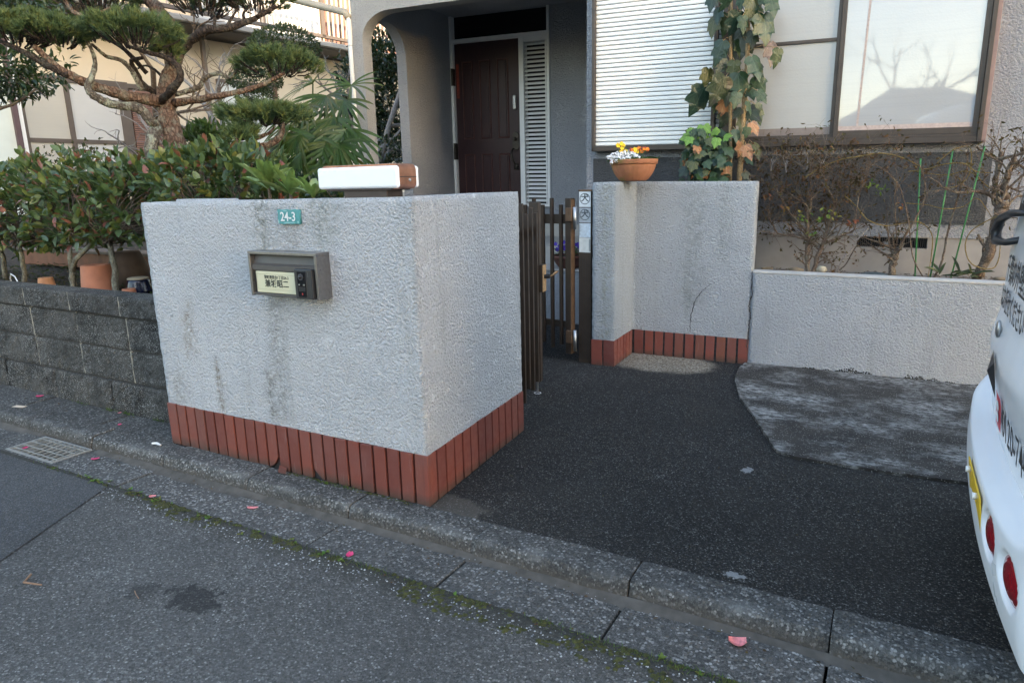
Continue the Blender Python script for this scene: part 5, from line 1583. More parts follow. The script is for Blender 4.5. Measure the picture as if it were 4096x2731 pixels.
MT['bark_lichen'] = bark('lichened_bark', (0.06, 0.045, 0.035), (0.22, 0.18, 0.14), 30, 1.0)
MT['bark_grey'] = bark('grey_smooth_bark', (0.10, 0.085, 0.06), (0.24, 0.22, 0.17), 40, 0.6, 0.003)
MT['bark_twig'] = bark('brown_twig_bark', (0.06, 0.042, 0.034), (0.21, 0.155, 0.115), 60, 0.2, 0.003)
MT['bark_pale'] = bark('pale_grey_twig', (0.17, 0.155, 0.15), (0.34, 0.32, 0.31), 60, 0.2, 0.003)
MT['vine'] = bark('straw_vine', (0.14, 0.095, 0.035), (0.26, 0.19, 0.08), 60, 0.0, 0.002)

LV = np.array(LEAF_V)
def scatter(name, mat, parent, P, D, UP, L, W, lv=LV, lf=LEAF_F, smooth=True, stuff=True):
    P, D, UP = np.asarray(P, float), np.asarray(D, float), np.asarray(UP, float)
    n_ = len(P)
    L = np.broadcast_to(np.asarray(L, float), (n_,))
    W = np.broadcast_to(np.asarray(W, float), (n_,))
    y = D / np.linalg.norm(D, axis=1, keepdims=True)
    x = np.cross(y, UP)
    x /= np.maximum(np.linalg.norm(x, axis=1, keepdims=True), 1e-6)
    z = np.cross(x, y)
    V = P[:, None, :] + x[:, None, :] * (lv[None, :, 0] * W[:, None])[..., None] + y[:, None, :] * (lv[None, :, 1] * L[:, None])[..., None] + z[:, None, :] * (lv[None, :, 2] * L[:, None])[..., None]
    k = len(lv)
    V = V.reshape(-1, 3) - np.array(WL[parent.name])
    me = bpy.data.meshes.new(name)
    lens = np.array([len(f) for f in lf])
    idx = np.concatenate([np.array(f) for f in lf])
    loops = (idx[None, :] + (np.arange(n_) * k)[:, None]).ravel()
    tot = np.tile(lens, n_)
    start = np.concatenate([[0], np.cumsum(tot)[:-1]])
    me.vertices.add(len(V))
    me.vertices.foreach_set('co', V.ravel())
    me.loops.add(len(loops))
    me.loops.foreach_set('vertex_index', loops.astype(np.int32))
    me.polygons.add(len(tot))
    me.polygons.foreach_set('loop_start', start.astype(np.int32))
    me.polygons.foreach_set('loop_total', tot.astype(np.int32))
    me.update(calc_edges=True)
    me.validate()
    if smooth: me.polygons.foreach_set('use_smooth', np.ones(len(tot), bool))
    me.materials.append(mat)
    o = bpy.data.objects.new(name, me)
    COL.objects.link(o)
    o.parent = parent
    WL[o.name] = WL[parent.name]
    if stuff: o['kind'] = 'stuff'
    return o

LEAFMESH = bpy.data.meshes.new('leaf')
LEAFMESH.from_pydata([Vector(q) for q in LEAF_V], [], LEAF_F)
LEAFMESH.polygons.foreach_set('use_smooth', [True] * len(LEAF_F))
def leaf_objects(parent, mat, P, D, UP, L, W, nm='leaf'):
    me = LEAFMESH.copy()
    me.materials.append(mat)
    for p, d, u, l_, w in zip(P, D, UP, L, W):
        inst(me, nm, parent, leaf_matrix(p, d, u, l_, w))

# slim 4-face leaf for distant foliage
LV2 = np.array([(0, 0, 0), (-0.5, 0.45, 0.05), (0, 1, -0.08), (0.5, 0.45, 0.05), (0, 0.5, -0.05)])
LF2 = [(0, 4, 1), (1, 4, 2), (0, 3, 4), (3, 2, 4)]

def shell_points(rg, n_, c, r, fill=0.25, p=2.6, zmin=-1.0):
    """points on and just under the surface of a boxy ellipsoid, with outward directions"""
    out, dirs = [], []
    while len(out) < n_:
        d = rg.normal(size=(n_, 3))
        d /= np.linalg.norm(d, axis=1, keepdims=True)
        k = (np.abs(d) ** p).sum(1) ** (-1 / p)
        q = 1 - fill * rg.random(n_) ** 1.6
        pt = d * (k * q)[:, None]
        ok = pt[:, 2] > zmin
        out += list(pt[ok])
        dirs += list(d[ok])
    P = np.array(out[:n_]) * np.array(r) + np.array(c)
    D = np.array(dirs[:n_]) / np.array(r)
    D /= np.linalg.norm(D, axis=1, keepdims=True)
    return P, D

def lumpy(P, c, amp, fr, seed):
    c = np.array(c)
    out = np.empty_like(P)
    for i, p in enumerate(P):
        f = 1 + amp * noise.noise((p[0] * fr + seed, p[1] * fr, p[2] * fr))
        out[i] = c + (p - c) * f
    return out

def bush(name, base, c, r, shoots, per, L, W, mat, label, cat, seed, group=None, nparts=0, fill=0.3, trunk=None, bark_m='bark_twig', zmin=-1.0, amp=0.25, up=0.55, spread=0.8):
    rg = np.random.default_rng(seed)
    t = thing(name, base, label, cat, group)
    P, D = shell_points(rg, shoots, c, r, fill, 2.8, zmin)
    P = lumpy(P, c, amp, 4.0, seed * 1.7)
    PP = np.repeat(P, per, 0)
    DD = np.repeat(D, per, 0)
    rd_ = rg.normal(size=PP.shape)
    dirs = DD * 0.55 + rd_ * spread * 0.6 + np.array([0, 0, up * 0.6])
    PP = PP + rg.normal(size=PP.shape) * L * 0.22
    LL_ = L * rg.uniform(0.5, 1.22, len(PP))
    WW_ = W * rg.uniform(0.75, 1.1, len(PP))
    UPV = np.array([0, 0, 1.0]) + rg.normal(size=PP.shape) * 0.5
    if nparts:
        dist = np.linalg.norm(PP - np.array(CC), axis=1) + rg.random(len(PP)) * 0.25
        pick = np.argsort(dist)[:nparts]
        m = np.ones(len(PP), bool)
        m[pick] = False
        leaf_objects(t, mat, PP[pick], dirs[pick], UPV[pick], LL_[pick], WW_[pick])
        PP, dirs, UPV, LL_, WW_ = PP[m], dirs[m], UPV[m], LL_[m], WW_[m]
    scatter('foliage', mat, t, PP, dirs, UPV, LL_, WW_)
    if trunk:
        mb = MB()
        rr3 = random.Random(seed)
        for tr in trunk:
            mb.tube(tr[0], tr[1], 8)
        tw = MB()
        tip = Vector(trunk[-1][0][-1])
        for i in range(0, shoots, max(1, shoots // 70)):
            p = Vector(P[i])
            m_ = tip.lerp(p, 0.5) + Vector((rr3.uniform(-.06, .06), rr3.uniform(-.06, .06), rr3.uniform(-.08, .02)))
            st = tip + Vector((rr3.uniform(-.03, .03), rr3.uniform(-.03, .03), rr3.uniform(-.05, .1)))
            tw.tube([st, m_, p], [0.0055, 0.004, 0.0018], 5, cap=False)
        mb.build('trunk', MT[bark_m], t, smooth=True)
        tw.build('twigs', MT['bark_twig'], t, smooth=True)['kind'] = 'stuff'
    return t

# ---- photinia hedge: five bushes behind the block wall
def trunkline(u, v, z0, z1, lean, r0, seed):
    rr3 = random.Random(seed)
    n_ = 6
    return ([(u + lean * k / n_ + rr3.uniform(-.008, .008), v + rr3.uniform(-.008, .008), z0 + (z1 - z0) * k / n_) for k in range(n_ + 1)], [r0 * (1 - 0.35 * k / n_) for k in range(n_ + 1)])
HG = 'photinia hedge along the block wall'
bush('photinia_bush', (-6.05, 2.75, 0.6), (-6.0, 2.85, 1.14), (0.42, 0.42, 0.33), 270, 6, 0.070, 0.030, MT['photinia'], 'photinia bush at the left edge of the photo', 'bush', 101, HG, 40, 0.35, [trunkline(-6.05, 2.75, 0.58, 1.0, 0.03, 0.022, 1)], 'bark_grey', -0.75)
bush('photinia_bush', (-5.42, 2.6, 0.6), (-5.36, 2.82, 1.15), (0.42, 0.42, 0.33), 300, 6, 0.070, 0.030, MT['photinia'], 'second photinia bush from the left, above the small orange pot', 'bush', 102, HG, 65, 0.35, [trunkline(-5.42, 2.58, 0.58, 0.98, 0.03, 0.02, 2)], 'bark_grey', -0.75)
bush('photinia_bush', (-4.76, 2.55, 0.6), (-4.74, 2.80, 1.16), (0.42, 0.42, 0.32), 300, 6, 0.070, 0.030, MT['photinia'], 'photinia bush with forked trunk left of the largest pot', 'bush', 103, HG, 65, 0.35, [trunkline(-4.755, 2.55, 0.58, 0.78, 0.01, 0.026, 3), ([(-4.74, 2.55, 0.76), (-4.70, 2.56, 0.84), (-4.60, 2.60, 0.92), (-4.5, 2.65, 1.02)], [0.018, 0.016, 0.014, 0.01]), ([(-4.745, 2.55, 0.74), (-4.76, 2.56, 0.85), (-4.78, 2.6, 1.02)], [0.018, 0.015, 0.012])], 'bark_grey', -0.7)
bush('photinia_bush', (-4.28, 2.55, 0.6), (-4.12, 2.80, 1.17), (0.42, 0.42, 0.31), 300, 6, 0.070, 0.030, MT['photinia'], 'photinia bush with straight lichened trunk right of the largest pot', 'bush', 104, HG, 65, 0.35, [trunkline(-4.275, 2.55, 0.58, 1.0, 0.01, 0.023, 4)], 'bark_grey', -0.6)
bush('photinia_bush', (-3.45, 2.75, 0.6), (-3.45, 2.80, 1.17), (0.44, 0.40, 0.32), 300, 6, 0.072, 0.031, MT['photinia'], 'photinia bush rising behind the left end of the gate wall', 'bush', 105, HG, 60, 0.35, [trunkline(-3.45, 2.75, 0.58, 1.0, 0.01, 0.02, 5)], 'bark_grey', -0.75)

# ---- low shrubs round the pine
bush('azalea_bush', (-7.2, 4.2, 0.6), (-7.25, 4.1, 1.25), (0.75, 0.5, 0.52), 300, 6, 0.032, 0.012, MT['azalea'], 'brownish clipped azalea above the hedge at the left', 'bush', 111, None, 0, 0.3, [trunkline(-7.2, 4.1, 0.6, 1.0, 0, 0.02, 6)])
bush('green_shrub', (-4.35, 4.6, 0.6), at(1350 / 1.6333, 940 / 1.6333, 5.6), (0.20, 0.2, 0.13), 80, 8, 0.085, 0.022, MT['shrub'], 'leafy mid-green shrub right of the pine trunk', 'bush', 112, None, 30, 0.5, [trunkline(-5.0, 4.2, 0.6, 1.4, 0.0, 0.02, 7)])
bush('green_shrub', (-3.2, 3.4, 0.6), at(1600 / 1.6333, 1200 / 1.6333, 4.75), (0.32, 0.25, 0.22), 220, 6, 0.06, 0.018, MT['shrub'], 'bushy green shrub below the low pine branch', 'bush', 113, None, 30, 0.55, [trunkline(-3.4, 3.2, 0.6, 1.0, 0.0, 0.016, 8)])
bush('green_shrub', (-3.0, 4.0, 0.6), at(1950 / 1.6333, 1400 / 1.6333, 4.7), (0.5, 0.35, 0.25), 300, 6, 0.05, 0.016, MT['hedge_dark'], 'dark low shrub under the fan palm', 'bush', 114, None, 0, 0.55, [trunkline(-3.2, 3.8, 0.6, 1.0, 0.0, 0.016, 9)])

# ---- pale palmate plants just inside the gate wall
def rosette(c, n_, L, W, label, seed, tilt=0.9):
    rr3 = random.Random(seed)
    t = thing('fatsia_plant', (c[0], c[1], 0.62), label, 'plant', 'pale fatsia plants inside the gate wall')
    MB().tube([(c[0], c[1], 0.6), (c[0] + .01, c[1], 0.9), tuple(c)], [0.012, 0.01, 0.008], 6).build('stem', MT['bark_twig'], t)
    P, D, U, Ls, Ws = [], [], [], [], []
    for k in range(n_):
        a_ = 2 * math.pi * k / n_ + rr3.uniform(-.25, .25)
        el = rr3.uniform(0.35, 1.5) * tilt
        P.append(Vector(c) + Vector((0, 0, rr3.uniform(-0.02, 0.01))))
        D.append(Vector((math.cos(a_), math.sin(a_), el)))
        U.append(Vector((0, 0, 1)))
        Ls.append(L * rr3.uniform(0.75, 1.1))
        Ws.append(W * rr3.uniform(0.8, 1.1))
    leaf_objects(t, MT['fatsia'], P, D, U, Ls, Ws)
def C13(x, y, d): return at(800 + x / 2.6133, 450 + y / 2.6133, d)
rosette(C13(720, 780, 3.4), 11, 0.20, 0.048, 'leftmost pale fatsia plant with broad drooping leaves above the wall', 1, 0.8)
rosette(C13(945, 850, 3.4), 9, 0.16, 0.036, 'middle pale fatsia plant with upright star of leaves', 2, 1.1)
rosette(C13(1180, 875, 3.3), 8, 0.14, 0.034, 'small pale fatsia plant next to the gate lamp', 3, 0.9)

# ---- cloud-pruned pine
pine = thing('pine_tree', at(1185 / 1.6333, 1450 / 1.6333, 4.85).to_2d().to_3d() + Vector((0, 0, 0.6)), 'cloud-pruned pine with reddish bark and flat needle pads', 'tree')
def C1(x, y, d): return at(x / 1.6333, y / 1.6333, d)
def smooth_path(pts, radii, k=4, wob=0.0, seed=0):
    rr3 = random.Random(seed)
    P = [Vector(p) for p in pts]
    out, ro = [], []
    for i in range(len(P) - 1):
        p0, p1, p2, p3 = P[max(0, i - 1)], P[i], P[i + 1], P[min(len(P) - 1, i + 2)]
        for j in range(k):
            t = j / k
            q = 0.5 * ((2 * p1) + (p2 - p0) * t + (2 * p0 - 5 * p1 + 4 * p2 - p3) * t * t + (3 * p1 - p0 - 3 * p2 + p3) * t ** 3)
            r = radii[i] + (radii[i + 1] - radii[i]) * t
            out.append(q + Vector((rr3.uniform(-1, 1), rr3.uniform(-1, 1), rr3.uniform(-1, 1))) * wob * r)
            ro.append(r * (1 + rr3.uniform(-0.12, 0.12)))
    out.append(P[-1])
    ro.append(radii[-1])
    return out, ro
def limb(par, name, pts, r0, r1, mat, seed, n_=9, path=C1):
    P = [path(*p) for p in pts]
    R = [0.58 * (r0 + (r1 - r0) * i / (len(P) - 1)) for i in range(len(P))]
    a, b = smooth_path(P, R, 5, 0.12, seed)
    return MB().tube(a, b, n_).build(name, mat, par, smooth=True)
pts = [(1215, 1560, 4.8), (1190, 1250, 4.85), (1150, 1000, 4.9), (1112, 820, 4.9), (1085, 680, 4.92), (1090, 560, 4.95), (1125, 440, 4.98), (1155, 330, 5.0), (1120, 190, 5.02), (1040, 80, 5.05), (950, -30, 5.08), (900, -140, 5.1)]
P = [C1(*p) for p in pts]
a_, b_r = smooth_path(P, [0.105, 0.085, 0.075, 0.067, 0.069, 0.055, 0.05, 0.055, 0.053, 0.05, 0.046, 0.036], 5, 0.06, 3)
MB().tube(a_, b_r, 14).build('trunk', MT['bark_pine'], pine, smooth=True)
limb(pine, 'limb', [(985, 1080, 4.75), (995, 930, 4.75), (1020, 830, 4.8), (985, 790, 4.75), (900, 705, 4.7), (770, 690, 4.6), (660, 655, 4.5), (590, 605, 4.45), (575, 560, 4.45), (600, 500, 4.45), (622, 420, 4.5), (605, 340, 4.5), (560, 250, 4.5)], 0.075, 0.016, MT['bark_lichen'], 5)
limb(pine, 'limb', [(1085, 660, 4.9), (900, 645, 4.75), (740, 605, 4.6), (600, 555, 4.5), (440, 485, 4.4), (330, 400, 4.35), (220, 300, 4.3)], 0.075, 0.028, MT['bark_pine'], 6)
limb(pine, 'limb', [(450, 490, 4.4), (330, 440, 4.35), (210, 370, 4.3), (90, 310, 4.3), (-20, 260, 4.3)], 0.045, 0.02, MT['bark_dark'], 7)
limb(pine, 'limb', [(1055, 660, 4.85), (1130, 580, 4.7), (1178, 500, 4.65), (1150, 420, 4.62), (1050, 365, 4.6), (940, 340, 4.58), (830, 300, 4.6)], 0.05, 0.018, MT['bark_dark'], 8)
limb(pine, 'limb', [(1045, 625, 4.95), (940, 560, 4.9), (890, 470, 4.85), (860, 400, 4.8), (930, 380, 4.75)], 0.042, 0.02, MT['bark_dark'], 9)
limb(pine, 'limb', [(930, 590, 4.8), (870, 480, 4.75), (800, 400, 4.7), (700, 372, 4.65), (640, 325, 4.6), (600, 290, 4.6)], 0.033, 0.015, MT['bark_lichen'], 10)
limb(pine, 'limb', [(1060, 500, 5.0), (1000, 450, 5.05), (950, 430, 5.1), (900, 450, 5.1)], 0.02, 0.01, MT['bark_dark'], 11, 7)
limb(pine, 'limb', [(1165, 345, 5.0), (1240, 270, 4.95), (1350, 200, 4.9), (1480, 185, 4.9), (1620, 140, 4.95), (1730, 85, 5.0), (1800, 40, 5.05)], 0.07, 0.02, MT['bark_dark'], 12)
for k, q in enumerate((((1480, 185, 4.9), (1520, 110, 4.9), (1560, 50, 4.95)), ((1400, 195, 4.9), (1400, 110, 4.9), (1360, 40, 4.95)), ((1600, 145, 4.95), (1590, 90, 5.0), (1640, 40, 5.0)), ((1680, 110, 4.95), (1720, 60, 5.0), (1700, 10, 5.0)))):
    limb(pine, 'limb', q, 0.022, 0.01, MT['bark_dark'], 20 + k, 6)
limb(pine, 'limb', [(1150, 615, 4.95), (1290, 575, 4.95), (1340, 510, 4.95), (1430, 480, 4.95), (1500, 508, 4.95), (1560, 450, 4.95), (1640, 430, 4.95)], 0.034, 0.016, MT['bark_lichen'], 13)
limb(pine, 'limb', [(1140, 675, 4.9), (1300, 650, 4.85), (1450, 622, 4.8), (1600, 592, 4.8), (1700, 560, 4.8), (1790, 515, 4.8), (1860, 480, 4.8)], 0.05, 0.018, MT['bark_pine'], 14)
limb(pine, 'limb', [(1250, 1180, 4.5), (1400, 1065, 4.4), (1500, 992, 4.35), (1590, 950, 4.3), (1700, 962, 4.3), (1800, 922, 4.3), (1845, 860, 4.3), (1840, 800, 4.3)], 0.062, 0.024, MT['bark_pine'], 15)
limb(pine, 'limb', [(1600, 945, 4.3), (1680, 905, 4.3), (1760, 868, 4.3), (1800, 820, 4.3)], 0.026, 0.012, MT['bark_pine'], 16, 7)
limb(pine, 'limb', [(420, 0, 4.75), (480, 80, 4.75), (560, 115, 4.75), (640, 190, 4.7)], 0.022, 0.03, MT['bark_pine'], 17, 7)
limb(pine, 'limb', [(560, 110, 4.75), (640, 90, 4.75), (720, 50, 4.75)], 0.024, 0.012, MT['bark_pine'], 18, 7)
limb(pine, 'limb', [(560, 115, 4.75), (660, 220, 4.8), (820, 330, 4.9), (960, 480, 5.0)], 0.022, 0.03, MT['bark_dark'], 19, 7)

NV = np.array([(-0.5, 0, 0), (0.5, 0, 0), (0.0, 1, 0.0)])
NF = [(0, 1, 2)]
def pad(bbox, d, depth, tufts, seed, mat='needle', needles=40, L=0.052):
    """flat cushion of needle tufts filling a photo-side outline, with its own depth"""
    x0, x1, y0, y1 = bbox
    rg = np.random.default_rng(seed)
    c = np.array(C1((x0 + x1) / 2, (y0 + y1) / 2, d))
    rx = (x1 - x0) / 2 / 1.6333 / FPX * d
    rz = (y1 - y0) / 2 / 1.6333 / FPX * d
    ax = np.array(CR)
    ax[2] = 0
    ax /= np.linalg.norm(ax)
    ay = np.array([-ax[1], ax[0], 0])
    tp, td = [], []
    lob = [(rg.uniform(-0.75, 0.75), rg.uniform(-0.6, 0.6), rg.uniform(0.28, 0.5)) for _ in range(9)]
    while len(tp) < tufts:
        p = rg.uniform(-1, 1, 3)
        r2 = p[0] ** 2 + p[1] ** 2
        if r2 > 1: continue
        topz = 0.62 * math.sqrt(1 - r2)
        for lx, ly, lr in lob:
            q = 1 - ((p[0] - lx) ** 2 + (p[1] - ly) ** 2) / lr ** 2
            if q > 0: topz = max(topz, 0.55 * math.sqrt(1 - r2) + 0.55 * math.sqrt(q) * (0.5 + 0.5 * math.sqrt(1 - r2)))
        botz = -0.45 * math.sqrt(1 - r2)
        z = topz - (topz - botz) * abs(rg.normal()) * 0.33
        if z < botz - 0.2: continue
        tp.append(c + ax * p[0] * rx * 0.95 + ay * p[1] * depth + np.array([0, 0, z * rz]))
        o_ = ax * p[0] * 0.9 + ay * p[1] * 0.9 + np.array([0, 0, 0.55 + 0.5 * z])
        td.append(o_ / np.linalg.norm(o_))
    tp, td = np.array(tp), np.array(td)
    tp = tp + rg.normal(size=tp.shape) * np.array([0.012, 0.012, 0.016])
    PP = np.repeat(tp, needles, 0)
    DD = np.repeat(td, needles, 0)
    DD = DD * 1.0 + rg.normal(size=DD.shape) * 0.42
    PP = PP + td.repeat(needles, 0) * (rg.random(len(PP))[:, None] * 0.03 - 0.015) + rg.normal(size=PP.shape) * 0.004
    # needles face the way they grow; width axis random
    UPV = rg.normal(size=PP.shape)
    o = scatter('needle_pad', MT[mat], pine, PP, DD, UPV, L * rg.uniform(0.6, 1.1, len(PP)), 0.0052, NV, NF, smooth=False)
    # short shoots that carry the tufts
    mb = MB()
    for i in range(0, len(tp), 9):
        p = Vector(tp[i])
        e = Vector(c) + (p - Vector(c)) * 0.55
        e.z = c[2] - rz * 0.55
        mb.tube([e, (e + p) / 2 + Vector((0, 0, -0.01)), p], [0.006, 0.0045, 0.003], 5, cap=False)
    mb.build('shoots', MT['bark_dark'], pine, smooth=True)['kind'] = 'stuff'
    return o
pad((-140, 330, 110, 330), 4.35, 0.34, 278, 201)
pad((200, 560, 150, 330), 4.4, 0.30, 201, 202)
pad((590, 1165, 115, 345), 4.55, 0.36, 332, 203)
pad((340, 890, -150, 140), 4.9, 0.36, 293, 204, 'needle_dark')
pad((1060, 1560, -150, 150), 5.0, 0.38, 293, 205, 'needle_dark')
pad((1400, 1930, -130, 110), 5.05, 0.36, 262, 206, 'needle_dark')
pad((1540, 2095, 360, 515), 4.9, 0.34, 278, 207)
pad((1420, 2045, 700, 850), 4.3, 0.28, 293, 208)
pad((1485, 1670, 835, 935), 4.15, 0.14, 85, 209)
pad((520, 640, 140, 300), 4.9, 0.16, 68, 210, 'needle_dark')
pad((1010, 1170, 290, 400), 4.75, 0.12, 53, 211)

# ---- dark glossy tree at the left edge
cam_t = thing('camellia_tree', (-8.6, 3.9, 0.6), 'glossy-leaved tree at the left edge behind the pine', 'tree')
rg = np.random.default_rng(77)
for (bb, n_, sd) in (((-250, 360, -60, 120), 900, 1), ((-260, 330, 320, 660), 1100, 2)):
    c = C1((bb[0] + bb[1]) / 2, (bb[2] + bb[3]) / 2, 6.3)
    P, D = shell_points(rg, n_, c, ((bb[1] - bb[0]) / 2 / 1.633 / FPX * 6.3, 0.5, (bb[3] - bb[2]) / 2 / 1.633 / FPX * 6.3), 0.6, 2.2)
    P = lumpy(P, c, 0.5, 3.0, sd * 3.3)
    D = D * 0.4 + rg.normal(size=D.shape) * 0.6 + np.array([0, 0, -0.1])
    scatter('crown', MT['camellia'], cam_t, P, D, np.array([0, 0, 1.0]) + rg.normal(size=P.shape) * 0.5, 0.085 * rg.uniform(.7, 1.1, n_), 0.022)
limb(cam_t, 'branch', [(-200, 760, 6.3), (0, 710, 6.3), (110, 670, 6.3), (200, 610, 6.3), (260, 560, 6.3)], 0.03, 0.012, MT['bark_twig'], 31)
limb(cam_t, 'trunk', [(-180, 1100, 6.4), (-160, 800, 6.4), (-120, 500, 6.4), (-60, 200, 6.4), (0, -50, 6.4)], 0.06, 0.03, MT['bark_twig'], 32)
for k in range(12):
    rr3 = random.Random(k)
    x0, y0 = rr3.uniform(-150, 250), rr3.uniform(350, 600)
    limb(cam_t, 'twig', [(x0, y0, 6.3), (x0 + rr3.uniform(-60, 60), y0 + rr3.uniform(-60, 60), 6.3), (x0 + rr3.uniform(-120, 120), y0 + rr3.uniform(-80, 100), 6.3)], 0.01, 0.005, MT['bark_twig'], 40 + k, 5)

# ---- clipped round topiary in tiers
top_t = thing('topiary_tree', C1(1850, 1300, 7.0).to_2d().to_3d() + Vector((0, 0, 0.6)), 'dark clipped round topiary in tiers behind the pine', 'tree')
rg = np.random.default_rng(88)
for (x0, x1, y0, y1, n_) in ((1625, 2085, 190, 440, 2600), (1500, 1840, 470, 590, 1300), (1540, 1800, 580, 690, 900), (1550, 1800, 660, 760, 700)):
    c = C1((x0 + x1) / 2, (y0 + y1) / 2, 7.0)
    P, D = shell_points(rg, n_, c, ((x1 - x0) / 2 / 1.633 / FPX * 7, (x1 - x0) / 2 / 1.633 / FPX * 6.5, (y1 - y0) / 2 / 1.633 / FPX * 7), 0.2, 2.0)
    P = lumpy(P, c, 0.12, 5.0, 3.0)
    D = D * 0.8 + rg.normal(size=D.shape) * 0.6
    scatter('crown', MT['topiary'], top_t, P, D, rg.normal(size=P.shape), 0.04 * rg.uniform(.7, 1.2, n_), 0.016, LV2, LF2)
limb(top_t, 'trunk', [(1860, 1300, 7), (1850, 900, 7), (1800, 650, 7), (1800, 500, 7), (1850, 330, 7)], 0.05, 0.03, MT['bark_twig'], 50)

# ---- fan palm
palm = thing('fan_palm', C13(1180, 1100, 5.3).to_2d().to_3d() + Vector((0, 0, 0.6)), 'fan palm with many drooping green fronds beside the porch column', 'palm')
def frond(c, facing, R, n_, spread, seed, droop=0.5):
    rr3 = random.Random(seed)
    f = Vector(facing).normalized()
    side = f.cross(Vector((0, 0, 1)))
    side = side.normalized() if side.length > 0.05 else Vector((1, 0, 0))
    upv = side.cross(f)
    mb = MB()
    for k in range(n_):
        a_ = spread * (k / (n_ - 1) - 0.5) + rr3.uniform(-.05, .05)
        d = (upv * -math.cos(a_) + side * math.sin(a_)) * 0.9 + f * 0.35
        d.normalize()
        L = R * rr3.uniform(0.82, 1.05) * (1 - 0.25 * abs(a_) / (spread / 2))
        w = R * 0.025
        wv = d.cross(f).normalized()
        nm_ = wv.cross(d)
        prev = []
        ns = 6
        for j in range(ns + 1):
            t = j / ns
            p = Vector(c) + d * L * t + Vector((0, 0, -droop * L * t * t * 0.55))
            ww = w * (0.25 + 1.0 * math.sin(math.pi * min(1, 0.12 + 0.8 * t)) ** 0.8) * (1 if j < ns else 0.12)
            prev.append((p - wv * ww, p + nm_ * -0.25 * ww, p + wv * ww))
        vs_ = [q for tri in prev for q in tri]
        fs_ = []
        for j in range(ns):
            fs_ += [(3 * j, 3 * j + 1, 3 * j + 4, 3 * j + 3), (3 * j + 1, 3 * j + 2, 3 * j + 5, 3 * j + 4)]
        mb.add(vs_, fs_)
    return mb
FR = [(1200, 260, 5.2, 0.50, (0.1, -0.9, 0.35), 16, 3.9), (950, 130, 5.3, 0.42, (-0.4, -0.8, 0.3), 13, 2.6), (920, 460, 5.1, 0.46, (-0.5, -0.7, 0.35), 15, 3.2), (1400, 60, 5.3, 0.46, (0.2, -0.9, 0.4), 13, 2.6), (1560, 180, 5.2, 0.42, (0.5, -0.8, 0.3), 13, 2.8),
      (1060, 420, 5.0, 0.40, (0.0, -0.9, 0.1), 9, 1.6), (1330, 480, 5.2, 0.42, (0.3, -0.8, 0.2), 12, 2.4), (1250, 640, 5.0, 0.36, (0.1, -0.9, 0.2), 11, 2.4), (1520, 420, 5.4, 0.40, (0.4, -0.8, 0.2), 12, 2.6), (780, 420, 5.3, 0.40, (-0.6, -0.6, 0.3), 12, 2.4),
      (1100, -60, 5.5, 0.46, (0.0, -0.8, 0.5), 14, 3.0), (1320, -170, 5.5, 0.46, (0.1, -0.8, 0.5), 13, 3.2), (1500, -120, 5.6, 0.44, (0.3, -0.8, 0.5), 13, 3.0), (1000, 620, 5.2, 0.36, (-0.2, -0.8, 0.1), 10, 2.2), (1420, 700, 5.3, 0.36, (0.2, -0.8, 0.1), 10, 2.2), (1180, -300, 5.8, 0.42, (-0.3, -0.6, 0.8), 12, 4.2), (870, -30, 5.6, 0.38, (-0.6, -0.5, 0.6), 11, 3.2), (1580, -280, 5.9, 0.42, (0.3, -0.6, 0.8), 12, 4.5), (1020, 250, 5.15, 0.44, (-0.1, -0.9, 0.25), 15, 3.0), (1450, 330, 5.1, 0.44, (0.3, -0.9, 0.3), 15, 3.4), (1300, 560, 4.95, 0.40, (0.1, -0.9, 0.3), 14, 3.0), (860, 300, 5.2, 0.42, (-0.4, -0.8, 0.3), 14, 2.8), (1560, 560, 5.2, 0.40, (0.4, -0.8, 0.2), 13, 2.8), (1150, 100, 5.6, 0.42, (0.0, -0.9, 0.2), 13, 2.8), (1330, 200, 5.6, 0.42, (0.2, -0.9, 0.2), 13, 2.8)]
stalks = MB()
for i, (x, y, d, R, fc, n_, sp_) in enumerate(FR):
    c = C13(x, y, d)
    o = frond(c, fc, R, n_, sp_, 300 + i).build('frond', MT['palm'], palm, smooth=False)
    b0 = C13(1150 + 0.25 * (x - 1150), 1000, d + 0.1)
    b0.z = 0.65
    b1 = b0.lerp(c, 0.6) + Vector((0, 0, 0.12))
    stalks.tube([b0, b1, c], [0.012, 0.009, 0.006], 6)
stalks.build('stems', MT['palm'], palm, smooth=True)

# ---- tall dark hedge seen through the porch arch, and bare trees near the balcony
bush('dark_hedge_tree', (-4.9, 8.2, 0.6), at(1350 + 430 / 2.01, 830 / 2.01, 9.6), (0.72, 0.6, 0.90), 1500, 6, 0.085, 0.03, MT['hedge_dark'], 'tall dark evergreen seen through the porch arch', 'tree', 121, None, 0, 0.6, [trunkline(-5.3, 7.9, 0.6, 1.6, 0, 0.05, 9)], 'bark_dark', -0.9, 0.12)
bush('dark_hedge_tree', (-5.0, 6.9, 0.6), at(1350 + 430 / 2.01, 1290 / 2.01, 8.0), (0.5, 0.4, 0.25), 160, 6, 0.06, 0.022, MT['hedge_dark'], 'low dark shrub at the foot of the evergreen in the arch', 'bush', 122, None, 0, 0.5)

